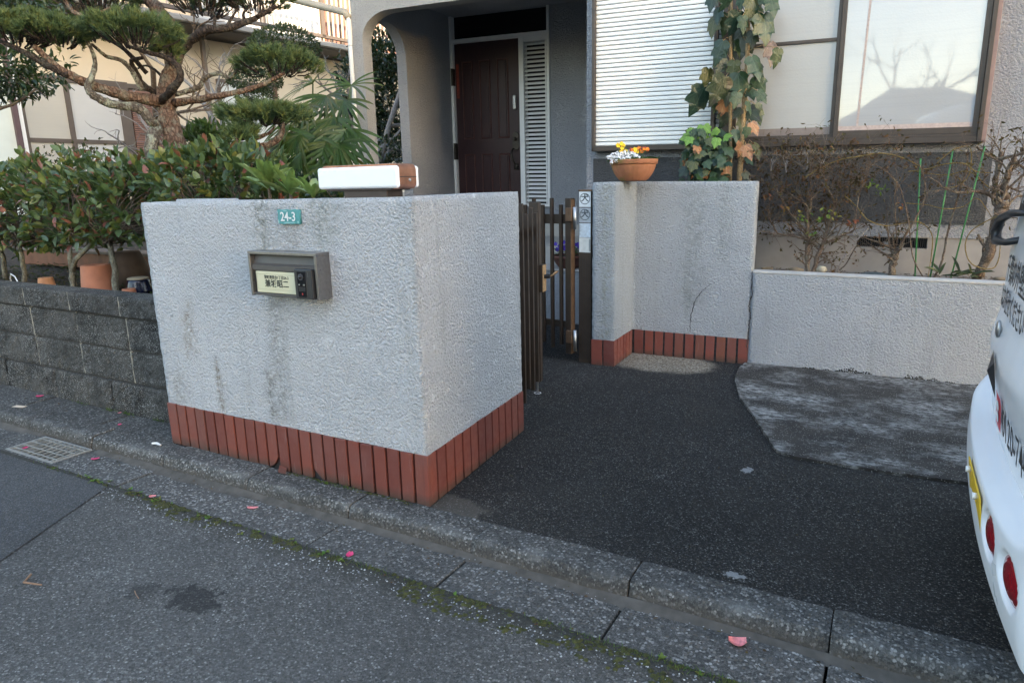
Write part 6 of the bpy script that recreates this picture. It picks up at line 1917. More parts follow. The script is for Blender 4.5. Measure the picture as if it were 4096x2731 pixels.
def grow(mb, p, d, L, r, depth, rr3, tips, gravity=0.0, kids=(2, 4), ratio=0.68, ang=0.7, seg=4, n_=6):
    pts_, rs_ = [Vector(p)], [r]
    q = Vector(p)
    dd = Vector(d).normalized()
    for k in range(seg):
        dd = (dd + Vector((rr3.gauss(0, .18), rr3.gauss(0, .18), rr3.gauss(0, .18) + gravity))).normalized()
        q = q + dd * (L / seg)
        pts_.append(q.copy())
        rs_.append(r * (1 - 0.45 * (k + 1) / seg))
    mb.tube(pts_, rs_, n_ if depth > 1 else 5, cap=False)
    if depth <= 0:
        tips.append((q.copy(), dd.copy()))
        return
    for k in range(rr3.randint(*kids)):
        i = rr3.randint(max(1, seg - 2), seg) if depth > 1 else rr3.randint(1, seg)
        nd = (dd + Vector((rr3.gauss(0, ang), rr3.gauss(0, ang), rr3.gauss(0, ang * 0.8)))).normalized()
        grow(mb, pts_[i], nd, L * ratio * rr3.uniform(0.75, 1.2), rs_[i] * 0.78, depth - 1, rr3, tips, gravity, kids, ratio, ang, seg, n_)
def bare_tree(name, base, d, L, r, depth, label, seed, mat='bark_pale', group=None, **kw):
    t = thing(name, base, label, 'tree', group)
    mb, tips = MB(), []
    grow(mb, base, d, L, r, depth, random.Random(seed), tips, **kw)
    mb.build('trunk', MT[mat], t, smooth=True)
    return t
b0 = C1(1570, 520, 7.6); b0.z = 0.6
bare_tree('bare_tree', b0, (0, 0, 1), 1.75, 0.045, 4, 'small bare tree with grey twigs left of the topiary', 402, ratio=0.5, ang=0.7, kids=(3, 4))
b0 = C1(2230, 520, 8.0); b0.z = 0.6
bare_tree('bare_tree', b0, (0, 0, 1), 2.0, 0.05, 4, 'bare pale-twigged tree beside the drain pipe', 405, ratio=0.5, ang=0.7, kids=(3, 4))
b0 = C1(960, 320, 8.6); b0.z = 0.6
bare_tree('bare_tree', b0, (0, 0, 1), 2.4, 0.05, 4, 'bare twiggy tree behind the upper pine trunk', 409, 'bark_twig', ratio=0.5, ang=0.7, kids=(3, 4))
bare_tree('bare_tree', (1.3, -7.9, -0.05), (0.1, 0, 1), 2.0, 0.2, 6, 'bare street tree mirrored in the window', 411, 'bark_dark', ratio=0.78, ang=0.55, kids=(2, 3))
# ================================================================== PLANTER AND CLIMBERS
def hplane(px, py, v):
    """point on the house-frame plane v seen through a photograph pixel"""
    d = CF + CR * ((px - IW / 2) / FPX) - CU * ((py - IH / 2) / FPX)
    n_ = Vector((-math.sin(_b), math.cos(_b), 0))
    t = (PB + n_ * v - CC).dot(n_) / d.dot(n_)
    return CC + d * t
def C10(x, y, v=0.33): return hplane(2950 + x / 2.0524, 540 + y / 2.0524, v)
def C15(x, y, v=0.34): return hplane(2700 + x / 2.064, y / 2.064, v)

def twiggy(t, lines, mat, seed, side=0.6, vth=0.12):
    """branches traced as polylines with thin side twigs"""
    rr3 = random.Random(seed)
    mb, tw, tips = MB(), MB(), []
    for pts_, r0, r1 in lines:
        P = []
        v0 = 0.33 + rr3.uniform(-vth, vth)
        for i, (x, y) in enumerate(pts_):
            w = 0.33 + (v0 - 0.33) * min(1, i / 3)
            P.append(C10(x, y, w))
        a_, b2 = smooth_path(P, [r0 + (r1 - r0) * i / (len(P) - 1) for i in range(len(P))], 4, 0.35, rr3.randint(0, 999))
        mb.tube(a_, b2, 7)
        for k in range(2, len(a_)):
            if rr3.random() < side:
                d = (a_[k] - a_[k - 1]).normalized()
                d = (d + Vector((rr3.gauss(0, .8), rr3.gauss(0, .5), rr3.gauss(0.2, .7)))).normalized()
                grow(tw, a_[k], d, rr3.uniform(0.07, 0.17), max(0.0019, b2[k] * 0.42), rr3.choice((0, 1, 1, 2)), rr3, tips, kids=(1, 3), seg=3, n_=5)
    mb.build('branches', MT[mat], t, smooth=True)
    if tw.v: tw.build('twigs', MT['bark_twig'], t, smooth=True)['kind'] = 'stuff'
    return tips
def leaves_at(t, tips, mat, L, W, prob, seed, nm='withered_leaves', droop=-0.5):
    rg = np.random.default_rng(seed)
    P, D = [], []
    for p, d in tips:
        for k in range(3):
            if rg.random() < prob:
                P.append(np.array(p) + rg.normal(size=3) * 0.006)
                D.append(np.array(d) * 0.5 + rg.normal(size=3) * 0.7 + np.array([0, 0, droop]))
    if not P: return
    P, D = np.array(P), np.array(D)
    scatter(nm, MT[mat], t, P, D, rg.normal(size=P.shape), L * rg.uniform(0.6, 1.2, len(P)), W * rg.uniform(0.6, 1.1, len(P)))

sh1 = thing('bare_shrub', HP(0.39, 0.33, 0.62), 'bare two-stemmed shrub with withered leaves at the left of the planter', 'shrub', 'bare shrubs in the planter')
L1 = [([(575, 1140), (572, 1000), (575, 850), (578, 720), (570, 600), (548, 560)], 0.0165, 0.009), ([(588, 660), (600, 540), (605, 440), (590, 330), (600, 250)], 0.008, 0.003),
      ([(618, 1140), (660, 980), (700, 890), (740, 760), (775, 670), (800, 560), (830, 380), (880, 290), (930, 210)], 0.0155, 0.004), ([(572, 862), (480, 835), (390, 822), (330, 805), (290, 740), (258, 680), (262, 560), (300, 430)], 0.0075, 0.002),
      ([(665, 915), (600, 872), (565, 850)], 0.008, 0.007), ([(695, 905), (780, 860), (880, 815), (958, 775), (972, 650), (1000, 480), (1058, 350), (1090, 260), (1170, 180)], 0.008, 0.0025),
      ([(556, 790), (500, 715), (430, 640), (372, 540), (330, 470), (280, 330), (270, 200)], 0.0075, 0.002), ([(590, 785), (690, 700), (760, 600), (900, 520)], 0.006, 0.002), ([(755, 810), (830, 740)], 0.006, 0.004),
      ([(562, 560), (510, 500), (480, 420), (430, 320), (390, 250), (400, 140)], 0.006, 0.002), ([(640, 1010), (700, 1000), (770, 1050), (810, 1090)], 0.005, 0.003), ([(800, 560), (760, 470), (720, 380), (700, 280), (660, 180)], 0.005, 0.002),
      ([(600, 540), (660, 470), (760, 420), (860, 330), (980, 250)], 0.005, 0.002), ([(820, 420), (920, 380), (1000, 330), (1120, 230), (1240, 190)], 0.004, 0.002), ([(540, 560), (450, 500), (360, 420), (320, 350)], 0.005, 0.002), ([(610, 430), (680, 330), (800, 250), (860, 150)], 0.004, 0.0018)]
_r = random.Random(5)
for k in range(16):      # the tangle along the top
    x0, y0 = _r.uniform(220, 1250), _r.uniform(190, 420)
    dx = _r.choice((-1, 1)) * _r.uniform(60, 150)
    L1.append(([(x0, y0), (x0 + dx * 0.5, y0 - _r.uniform(10, 60)), (x0 + dx, y0 - _r.uniform(-20, 110))], 0.0032, 0.0016))
tips = twiggy(sh1, L1, 'bark_twig', 501, 1.0)
leaves_at(sh1, tips, 'dead_leaf', 0.030, 0.012, 0.62, 1)
rg = random.Random(61)
def sprig(t, x, y, n_, mat, L, W, spread=60, v=0.26, nm='leaf'):
    P, D, U, Ls, Ws = [], [], [], [], []
    for k in range(n_):
        P.append(C10(x + rg.uniform(-spread, spread), y + rg.uniform(-spread * 0.6, spread * 0.6), v + rg.uniform(-.04, .04)))
        D.append(Vector((rg.gauss(0, .7), rg.gauss(-0.2, .4), rg.gauss(-0.3, .5))))
        U.append(-CF + Vector((rg.gauss(0, .4), rg.gauss(0, .4), .5)))
        Ls.append(L * rg.uniform(.7, 1.2))
        Ws.append(W * rg.uniform(.7, 1.1))
    leaf_objects(t, MT[mat], P, D, U, Ls, Ws, nm)
sprig(sh1, 540, 660, 10, 'fresh_leaf', 0.034, 0.013, 60)
sprig(sh1, 740, 670, 12, 'fresh_leaf', 0.034, 0.013, 80)
sprig(sh1, 1150, 430, 16, 'fresh_leaf', 0.040, 0.013, 80)
MT['russet'] = leaf_mat('russet_leaf', [(0.22, 0.06, 0.035), (0.28, 0.10, 0.04), (0.2, 0.09, 0.05), (0.25, 0.14, 0.04)], 0.6, 0.3, 0.25)
sprig(sh1, 920, 730, 8, 'russet', 0.036, 0.016, 60)
sprig(sh1, 370, 600, 6, 'russet', 0.032, 0.013, 40)
sprig(sh1, 230, 500, 5, 'russet', 0.032, 0.013, 40)
sprig(sh1, 620, 810, 5, 'fresh_leaf', 0.03, 0.011, 40)
tp = MB()
tt = []
for (x, y) in ((265, 215), (390, 230), (560, 210), (690, 200)):
    grow(tp, C10(x + 10, y + 80, 0.3), (0, 0, 1), 0.08, 0.0035, 2, random.Random(x), tt, kids=(2, 3), ang=0.5, seg=3)
tp.build('pale_dead_tips', MT['bark_pale'], sh1, smooth=True)

sh2 = thing('bare_shrub', HP(0.9, 0.33, 0.62), 'short cut-back stump with thin shoots in front of the foundation vent', 'shrub', 'bare shrubs in the planter')
L2 = [([(1262, 1180), (1272, 1090), (1288, 1020), (1300, 975), (1298, 930)], 0.021, 0.02), ([(1275, 1005), (1230, 985), (1180, 960), (1100, 910)], 0.008, 0.005), ([(1270, 985), (1250, 900), (1235, 810), (1222, 715)], 0.008, 0.004),
      ([(1312, 970), (1350, 880), (1400, 780), (1460, 690), (1530, 540), (1540, 420), (1515, 300), (1490, 240)], 0.008, 0.003), ([(1300, 930), (1310, 860), (1300, 750), (1295, 600), (1290, 480), (1320, 380)], 0.005, 0.002), ([(1318, 960), (1370, 850), (1390, 800)], 0.007, 0.003), ([(1285, 930), (1275, 870), (1285, 800)], 0.007, 0.003)]
tips = twiggy(sh2, L2, 'bark_twig', 502, 0.55)
leaves_at(sh2, tips, 'dead_leaf', 0.028, 0.011, 0.5, 2)
sprig(sh2, 1320, 580, 5, 'russet', 0.03, 0.012, 40)

sh3 = thing('bare_shrub', HP(1.37, 0.33, 0.62), 'thick leaning bare trunk with knobbly pruned crown beside the van', 'shrub', 'bare shrubs in the planter')
L3 = [([(1955, 1200), (2020, 1060), (2085, 890), (2130, 720), (2162, 620), (2180, 560)], 0.031, 0.026), ([(2140, 570), (2110, 480), (2122, 330), (2150, 200), (2160, 140)], 0.02, 0.012), ([(2195, 530), (2195, 410), (2240, 260), (2275, 180)], 0.021, 0.013),
      ([(2110, 520), (2040, 475), (1960, 462), (1800, 472), (1690, 430), (1640, 388), (1560, 340)], 0.012, 0.003), ([(2145, 205), (2040, 152), (1990, 120), (1958, 88)], 0.011, 0.005), ([(2150, 200), (2260, 172), (2330, 150), (2350, 100)], 0.012, 0.006),
      ([(2270, 210), (2330, 260), (2420, 300)], 0.01, 0.006), ([(2200, 640), (2250, 540), (2320, 500), (2420, 520)], 0.009, 0.004), ([(2060, 180), (2090, 110), (2120, 60)], 0.006, 0.002), ([(2210, 420), (2260, 440), (2330, 470)], 0.008, 0.004), ([(2240, 300), (2290, 240), (2352, 210)], 0.008, 0.004), ([(1960, 462), (1870, 420), (1800, 340), (1700, 320), (1560, 280), (1400, 280)], 0.004, 0.002)]
tips = twiggy(sh3, L3, 'bark_twig', 503, 0.6)
leaves_at(sh3, tips, 'dead_leaf', 0.028, 0.011, 0.55, 3)

# twining stems, each its own plant
def vine(label, pts_, r, mat='vine', seed=0, v=0.27, leaves=0):
    t = thing('twining_vine', C10(*pts_[0], v), label, 'vine', 'twining vines in the planter')
    rr3 = random.Random(seed)
    P = [C10(x, y, v + rr3.uniform(-.035, .035)) for x, y in pts_]
    a_, b2 = smooth_path(P, [r] * (len(P) - 1) + [r * 0.5], 6, 0.25, seed)
    MB().tube(a_, b2, 6).build('stem', MT[mat], t, smooth=True)
    if leaves:
        tips_ = [(a_[rr3.randrange(len(a_))], Vector((rr3.gauss(0, 1), rr3.gauss(0, 1), -0.5))) for _ in range(leaves)]
        leaves_at(t, tips_, 'dead_leaf', 0.03, 0.012, 0.8, seed)
    return t
vine('straw-coloured vine arching over the top of the bare twigs', [(540, 360), (700, 262), (850, 203), (1000, 178), (1150, 152), (1280, 166), (1400, 205), (1500, 260)], 0.0042, 'vine', 1, 0.24, 8)
vine('vine sagging across the middle of the dark wall', [(880, 500), (980, 590), (1060, 690), (1200, 745), (1330, 730), (1470, 710), (1570, 770), (1602, 860), (1590, 1000), (1562, 1180)], 0.0034, 'vine', 2, 0.25)
vine('vine rising from beside the left green stake', [(1532, 1180), (1440, 1000), (1400, 700), (1350, 480), (1290, 370), (1180, 270), (1080, 240)], 0.0042, 'bark_twig', 3, 0.27)
vine('looped vine hanging from the leaning trunk', [(2260, 630), (2080, 690), (1920, 790), (1870, 900), (1900, 1030), (1985, 1088), (2100, 1092), (2148, 1000), (2156, 870)], 0.0036, 'vine', 4, 0.24)
vine('dark twisted vine between the two right stakes', [(1600, 1180), (1660, 1090), (1692, 980), (1720, 820), (1770, 640), (1800, 540), (1840, 400), (1880, 300), (1892, 120)], 0.0065, 'bark_twig', 5, 0.3)
vine('thin vine strung across the tops of the stakes', [(1400, 300), (1560, 280), (1700, 240), (1860, 235), (1960, 300), (2080, 310)], 0.0036, 'vine', 6, 0.25, 10)
vine('thin looping vine around the middle stake top', [(1640, 230), (1760, 130), (1880, 92), (1920, 150), (1900, 330), (1800, 420), (1700, 430)], 0.003, 'vine', 7, 0.25)
vine('thin greenish tendril crossing between stakes', [(1380, 560), (1560, 575), (1700, 605), (1850, 590), (1960, 520), (2040, 600), (2100, 700)], 0.0026, 'vine', 8, 0.25)
vine('thin vine crossing behind the right stake', [(1470, 300), (1700, 330), (1900, 300), (2050, 420), (2160, 480)], 0.003, 'vine', 9, 0.29, 6)
vine('grey bent stem left of the vent', [(820, 1130), (850, 1040), (940, 930), (1000, 840), (1100, 745), (1180, 740)], 0.0055, 'bark_pale', 10, 0.3)
vine('black bent shoot left of the vent', [(835, 1110), (890, 1060), (940, 970), (985, 900)], 0.004, 'bark_dark', 11, 0.27)
gs = plain('green_stake_plastic', (0.045, 0.21, 0.065), 0.4, 0.1, 30)
def stake(a, b, label):
    t = thing('garden_stake', C10(*a, 0.29), label, 'stake', 'green garden stakes')
    p, q = C10(a[0], a[1] + 30, 0.29), C10(*b, 0.26)
    MB().tube([p, (p + q) / 2, q], 0.0045, 8).build('cane', gs, t, smooth=True)
    mb = MB()
    for k in range(1, 10):
        c = p.lerp(q, k / 10)
        d = (q - p).normalized() * 0.004
        mb.tube([c - d, c + d], 0.0053, 8)
    mb.build('rings', gs, t, smooth=True)
    MB().ball(q, 0.006, 8, 6).build('tip', gs, t, smooth=True)
stake((1455, 1170), (1503, 200), 'nearly upright green garden stake, leftmost of the three')
stake((1578, 1160), (1768, 125), 'leaning green garden stake, middle of the three')
stake((1742, 1180), (2030, 100), 'most slanted green garden stake, nearest the leaning trunk')
# strappy dark plant and stones on the planter soil
sp = thing('strappy_plant', HP(1.25, 0.3, 0.62), 'dark strap-leaved plant at the foot of the right stake', 'plant')
rr3 = random.Random(71)
P, D, U, Ls, Ws = [], [], [], [], []
for k in range(16):
    P.append(C10(rr3.uniform(1640, 2010), rr3.uniform(1120, 1170), 0.25))
    D.append(Vector((rr3.gauss(0, 1), rr3.gauss(-.2, .4), rr3.uniform(0.0, 0.7))))
    U.append(Vector((0, -0.6, 1)))
    Ls.append(rr3.uniform(0.06, 0.13))
    Ws.append(0.016)
MT['strap'] = leaf_mat('dull_strap_leaf', [(0.035, 0.05, 0.025), (0.06, 0.085, 0.03), (0.07, 0.035, 0.025), (0.045, 0.06, 0.03)], 0.5, 0.3, 0.15)
leaf_objects(sp, MT['strap'], P, D, U, Ls, Ws)
def stone(p, r, sq, mat, label, seed, grp='stones in the planter'):
    mb = MB().ball((0, 0, 0), 1, 12, 8)
    vs_ = []
    for x, y, z in mb.v:
        f = 1 + 0.25 * noise.noise((x * 1.5 + seed, y * 1.5, z * 1.5))
        vs_.append((p[0] + x * r * sq[0] * f, p[1] + y * r * sq[1] * f, p[2] + z * r * sq[2] * f))
    mb.v = vs_
    return tag(mb.build('stone', mat, smooth=True), label, 'stone', grp)
st1 = plain('brown_stone', (0.17, 0.13, 0.085), 0.9, 0.3, 20, bump=0.003)
st2 = plain('pale_striped_stone', (0.42, 0.36, 0.26), 0.9, 0.25, 30, bump=0.002)
stone(C10(480, 1110, 0.27), 0.04, (1.3, 0.8, 0.5), st1, 'flat brown stone left of the bare shrub', 1)
stone(C10(690, 1105, 0.25), 0.034, (0.9, 0.8, 0.85), st2, 'pale yellowish stone right of the bare shrub', 2)
stone(C10(240, 1095, 0.3), 0.03, (1.5, 0.8, 0.35), st1, 'small brown stone in the left corner of the planter', 3)
stone(C10(1120, 1145, 0.4), 0.05, (1.8, 0.8, 0.3), plain('blue_grey_stone', (0.11, 0.13, 0.13), 0.9, 0.3, 20), 'low blue-grey stone below the vent', 4)
stone(C10(2150, 1180, 0.26), 0.03, (1.2, 0.8, 0.4), st1, 'small stone behind the leaning trunk', 5)

# ---- tall ivy-leaved plant behind the right gate wall
IV = [(0, 0.04), (-0.17, -0.05), (-0.40, 0.0), (-0.56, 0.14), (-0.48, 0.25), (-0.47, 0.34), (-0.54, 0.48), (-0.53, 0.62), (-0.40, 0.63), (-0.31, 0.66), (-0.22, 0.80), (0, 1.04), (0.22, 0.80), (0.31, 0.66), (0.40, 0.63), (0.53, 0.62), (0.54, 0.48), (0.47, 0.34), (0.48, 0.25), (0.56, 0.14), (0.40, 0.0), (0.17, -0.05)]
ivv = []
for x, y in IV:
    ivv.append((x, y, 0.10 * abs(x) - 0.55 * x * x - 0.30 * y * y + 0.05 * math.sin(9 * y) * abs(x)))
cen = [(0, 0.30, -0.05), (0, 0.62, -0.12)]
k0 = len(ivv)
ivv += [(x, y, z) for x, y, z in cen]
# half-way points give the blade some curvature
ivf = []
for i in range(len(IV)):
    j = (i + 1) % len(IV)
    c = k0 if (IV[i][1] + IV[j][1]) / 2 < 0.45 else k0 + 1
    ivf.append((i, c, j) if True else None)
ivf += [(6, k0, k0 + 1), (16, k0 + 1, k0)]
ivf = [f for f in ivf]
IVM = bpy.data.meshes.new('palmate_leaf')
IVM.from_pydata([Vector(q) for q in ivv], [], ivf)
IVM.validate()
IVM.polygons.foreach_set('use_smooth', [True] * len(IVM.polygons))
def ivy_mat(name, a, b, spotc=None):
    t = NT(name)
    o = t.xyz(t.obj())
    col = t.mix(t.rng(t.noise(3.0, 3, vec=t.obj()), 0.35, 0.68), a, b)
    if spotc:
        col = t.mix(t.math('MULTIPLY', t.rng(t.noise(2.2, 3, 0.6, vec=t.obj()), 0.50, 0.62), 0.85), col, spotc)
    vein = t.rng(t.math('ABSOLUTE', o[0]), 0.022, 0.008)
    s1_ = t.rng(t.math('ABSOLUTE', t.math('SUBTRACT', t.math('ABSOLUTE', o[0]), t.math('MULTIPLY', t.math('SUBTRACT', o[1], 0.03), 1.0))), 0.022, 0.006)
    col = t.mix(t.math('MULTIPLY', t.math('MAXIMUM', vein, s1_), 0.35), col, tuple(min(1, x * 2.2 + 0.05) for x in b))
    t.done(col, 0.34, t.bump(t.noise(9, 2, vec=t.obj()), 0.01, 0.4), Specular_IOR_Level=0.5)
    tr = t.n('ShaderNodeBsdfTranslucent')
    t.l(col, tr.inputs[0])
    mx = t.n('ShaderNodeMixShader')
    mx.inputs[0].default_value = 0.12
    t.l(t.b.outputs[0], mx.inputs[1])
    t.l(tr.outputs[0], mx.inputs[2])
    t.l(mx.outputs[0], t.out.inputs[0])
    return t.m
IVMAT = {'g': ivy_mat('ivy_green', (0.0158, 0.0432, 0.0144), (0.0302, 0.0648, 0.0202)), 'b': ivy_mat('ivy_blue_green', (0.0101, 0.0324, 0.0202), (0.0173, 0.0446, 0.0259)), 'dk': ivy_mat('ivy_bronzed', (0.0252, 0.0432, 0.0180), (0.0432, 0.0504, 0.0230), (0.0360, 0.0302, 0.0288)),
         'y': ivy_mat('ivy_olive', (0.0540, 0.0684, 0.0158), (0.0864, 0.0864, 0.0252)), 'o': ivy_mat('ivy_orange', (0.30, 0.115, 0.04), (0.36, 0.2, 0.085), (0.14, 0.06, 0.04)), 'p': ivy_mat('ivy_dried', (0.10, 0.06, 0.045), (0.17, 0.11, 0.075), (0.05, 0.03, 0.025)),
         'f': ivy_mat('ivy_fresh', (0.12, 0.25, 0.03), (0.17, 0.30, 0.045))}
IVMESH = {}
for k, m_ in IVMAT.items():
    me = IVM.copy()
    me.materials.append(m_)
    IVMESH[k] = me
def ivy_leaf(t, key, base, tip, w=1.0, face=None, rr3=random):
    d = tip - base
    L = d.length
    up = (-CF + Vector((rr3.gauss(0, .45), rr3.gauss(0, .35), rr3.gauss(0.45, .3)))) if face is None else face
    m4 = leaf_matrix(base, d + Vector((0, -0.05 * L, 0)), up, L * 1.06, L * w)
    return inst(IVMESH[key], 'leaf', t, m4)
iv = thing('ivy_leaved_plant', HP(-0.12, 0.34, 0.6), 'tall plant with big drooping lobed leaves growing behind the gate wall', 'plant')
stm = bark('tan_stem', (0.20, 0.135, 0.07), (0.40, 0.29, 0.165), 45, 0.0, 0.002, 0.6)
for pts_, r0, r1 in (([(515, 1620), (530, 1490), (548, 1250), (560, 1000), (575, 780), (594, 500), (603, 300), (606, 100), (610, -80), (612, -200)], 0.019, 0.011), ([(450, 1600), (455, 1480), (458, 1200), (455, 900), (460, 500), (462, 200), (465, 0), (466, -150)], 0.0125, 0.009)):
    P = [C15(x, y) for x, y in pts_]
    a_, b2 = smooth_path(P, [r0 + (r1 - r0) * i / (len(P) - 1) for i in range(len(P))], 5, 0.12, 5)
    MB().tube(a_, b2, 10).build('stem', stm, iv, smooth=True)
IVL = [('b', 470, -60, 400, 100), ('g', 560, -60, 530, 70), ('b', 320, -60, 290, 75), ('y', 640, -10, 690, 205), ('g', 790, -20, 842, 110), ('g', 730, 110, 790, 335), ('b', 530, 95, 480, 285), ('g', 430, 110, 425, 285), ('y', 330, 140, 282, 290), ('dk', 565, 250, 498, 500), ('b', 400, 335, 330, 520),
       ('dk', 640, 255, 645, 385), ('p', 790, 345, 822, 515), ('g', 860, 400, 838, 552), ('g', 630, 465, 725, 625), ('g', 660, 630, 745, 735), ('b', 400, 470, 365, 615), ('y', 280, 565, 262, 715), ('b', 245, 715, 155, 945), ('dk', 420, 630, 320, 860), ('dk', 465, 635, 440, 850), ('g', 520, 600, 545, 785), ('g', 600, 705, 655, 800),
       ('g', 680, 750, 760, 832), ('g', 600, 835, 650, 935), ('b', 300, 705, 200, 830), ('o', 415, 825, 380, 955), ('g', 350, 850, 335, 930), ('b', 445, 900, 405, 1060), ('dk', 550, 900, 485, 975), ('dk', 590, 905, 690, 985), ('y', 562, 960, 552, 1075), ('o', 630, 1010, 695, 1100), ('g', 660, 860, 718, 1012), ('g', 600, 1050, 590, 1135),
       ('g', 500, 1070, 520, 1160), ('dk', 485, 1130, 440, 1250), ('o', 540, 1170, 552, 1285), ('o', 575, 1200, 632, 1300), ('y', 640, 1180, 715, 1285), ('dk', 470, 1250, 440, 1335), ('o', 430, 1340, 432, 1485), ('g', 590, 1290, 635, 1350), ('dk', 570, 1420, 625, 1480), ('g', 540, 330, 560, 460), ('y', 490, 500, 470, 640), ('g', 520, 760, 500, 880), ('g', 610, -120, 760, -10), ('b', 400, -140, 330, -20), ('g', 700, -100, 780, 40), ('y', 400, 400, 350, 540), ('g', 560, 130, 575, 260), ('g', 700, 60, 660, 170), ('b', 360, 60, 330, 180), ('dk', 680, 520, 690, 640)]
rr3 = random.Random(91)
for key, x0, y0, x1, y1 in IVL:
    v = 0.34 + rr3.uniform(-0.16, 0.04)
    b0, t0 = C15(x0, y0, v), C15(x1, y1, v - rr3.uniform(0.0, 0.05))
    ivy_leaf(iv, key, b0, t0, rr3.uniform(0.62, 0.88), None, rr3)
    sx = 590 if x0 > 500 else 460
    MB().tube([C15(sx, y0 + 30, 0.34), (C15(sx, y0, 0.34) + b0) / 2 + Vector((0, 0, 0.02)), b0], 0.0025, 5).build('leaf_stalk', stm, iv, smooth=True)
iv2 = thing('ivy_leaved_plant', HP(-0.32, 0.36, 0.6), 'low bushy ivy with small leaves left of the tall stems', 'plant')
tw = MB()
for k in range(9):
    x = 150 + 30 * k
    tw.tube([C15(x + 20, 1560, 0.36), C15(x + rr3.uniform(-20, 20), 1350, 0.34), C15(x + rr3.uniform(-40, 40), 1120 + 20 * abs(k - 4), 0.33)], [0.005, 0.004, 0.0025], 6)
tw.build('stems', MT['bark_twig'], iv2, smooth=True)
for k in range(150):
    x, y = rr3.uniform(75, 430), rr3.uniform(1060, 1490)
    if y < 1130 and not (90 < x < 300 or 340 < x < 420): continue
    key = rr3.choice('ggggggbbbgyo') if y > 1140 else rr3.choice('ggf')
    L = rr3.uniform(46, 84)
    a_ = rr3.gauss(0, 0.9)
    v = 0.33 + rr3.uniform(-0.18, 0.06)
    ivy_leaf(iv2, key, C15(x, y, v), C15(x + L * math.sin(a_), y + L * math.cos(a_), v - 0.03), rr3.uniform(0.85, 1.1), None, rr3)
for (x0, y0, x1, y1) in ((235, 1035, 250, 1130), (230, 1040, 175, 1110), (240, 1035, 285, 1090), (150, 1070, 90, 1110), (160, 1060, 180, 1120)):
    ivy_leaf(iv2, 'f', C15(x0, y0, 0.2), C15(x1, y1, 0.18), 0.9, None, rr3)

# ================================================================== GROUND COVER
rg = np.random.default_rng(9)
def strip_v(u): return 1.660 + 0.008 * noise.noise((u * 3, 1, 0))
mb = MB()
rr3 = random.Random(17)
def moss_amt(u):
    a = max(0, 0.18 + 1.1 * noise.noise((u * 1.9, 4.2, 0)))
    if -1.35 < u < 0.2: a += 1.1
    if -2.7 < u < -2.35: a += 0.25
    return a
for k in range(3400):
    u = rr3.uniform(-3.6, 0.9)
    w = 0.010 + 0.075 * min(1.3, moss_amt(u))
    if rr3.random() > 0.12 + moss_amt(u): continue
    v = strip_v(u) - rr3.random() ** 1.3 * w + 0.008
    if noise.noise((u * 14, v * 20, 2.2)) < 0.02: continue
    r = rr3.uniform(0.004, 0.011)
    c = (u, v, -0.058)
    n_ = 7
    h_ = r * rr3.uniform(0.35, 0.7)
    vs_ = [(u + r * math.cos(2 * math.pi * q / n_) * rr3.uniform(.7, 1.2), v + r * math.sin(2 * math.pi * q / n_) * rr3.uniform(.7, 1.2), -0.0555) for q in range(n_)] + [(u, v, -0.0555 + h_)]
    mb.add(vs_, [(q, (q + 1) % n_, n_) for q in range(n_)])
# a little moss at the tile foot too
for k in range(160):
    u = rr3.uniform(-2.35, -1.6)
    v = 2.05 - abs(rr3.gauss(0, 0.008))
    r = rr3.uniform(0.003, 0.008)
    n_ = 6
    vs_ = [(u + r * math.cos(2 * math.pi * q / n_), v + r * 0.7 * math.sin(2 * math.pi * q / n_), 0.0005) for q in range(n_)] + [(u, v, r * 0.6)]
    mb.add(vs_, [(q, (q + 1) % n_, n_) for q in range(n_)])
tag(mb.build('moss', MT['moss'], loc=(-1.5, 1.65, -0.06)), 'olive moss growing in the joint between road and gutter', 'moss', kind='stuff')
gt = thing('grass_tufts', (-1.5, 1.65, -0.06), 'short green grass and weeds in the joint between road and gutter', 'grass')
gt['kind'] = 'stuff'
us, vv_, hs_ = [], [], []
for k in range(5200):
    u = rr3.uniform(-3.7, 0.9)
    dens = 0.05 + 0.8 * max(0, noise.noise((u * 2.9, 8.3, 0)) - 0.1) + (0.6 * max(0, 0.5 + noise.noise((u * 4, 3.3, 0))) if -0.85 < u < 0.1 else 0)
    if rr3.random() > dens: continue
    us.append(u)
    vv_.append(strip_v(u) + abs(rr3.gauss(0, 0.007)) * rr3.choice((-1.6, 1)))
    hs_.append(rr3.uniform(0.008, 0.024))
for (cu, cv, n_) in ((-3.83, 2.235, 60), (-4.0, 2.232, 50), (-3.55, 2.24, 40), (-1.98, 2.035, 40), (-1.70, 4.62, 40), (-4.3, 2.235, 30)):
    for k in range(n_):
        us.append(cu + rr3.gauss(0, 0.04)); vv_.append(cv + rr3.gauss(0, 0.006)); hs_.append(rr3.uniform(0.01, 0.03))
P = np.stack([us, vv_, [(-0.057 if v < 1.8 else 0.0) for v in vv_]], 1)
D = rg.normal(size=P.shape) * 0.55 + np.array([0, 0, 0.8])
scatter('blades', MT['grass'], gt, P, D, rg.normal(size=P.shape), np.array(hs_), 0.0026, NV, NF, smooth=False)
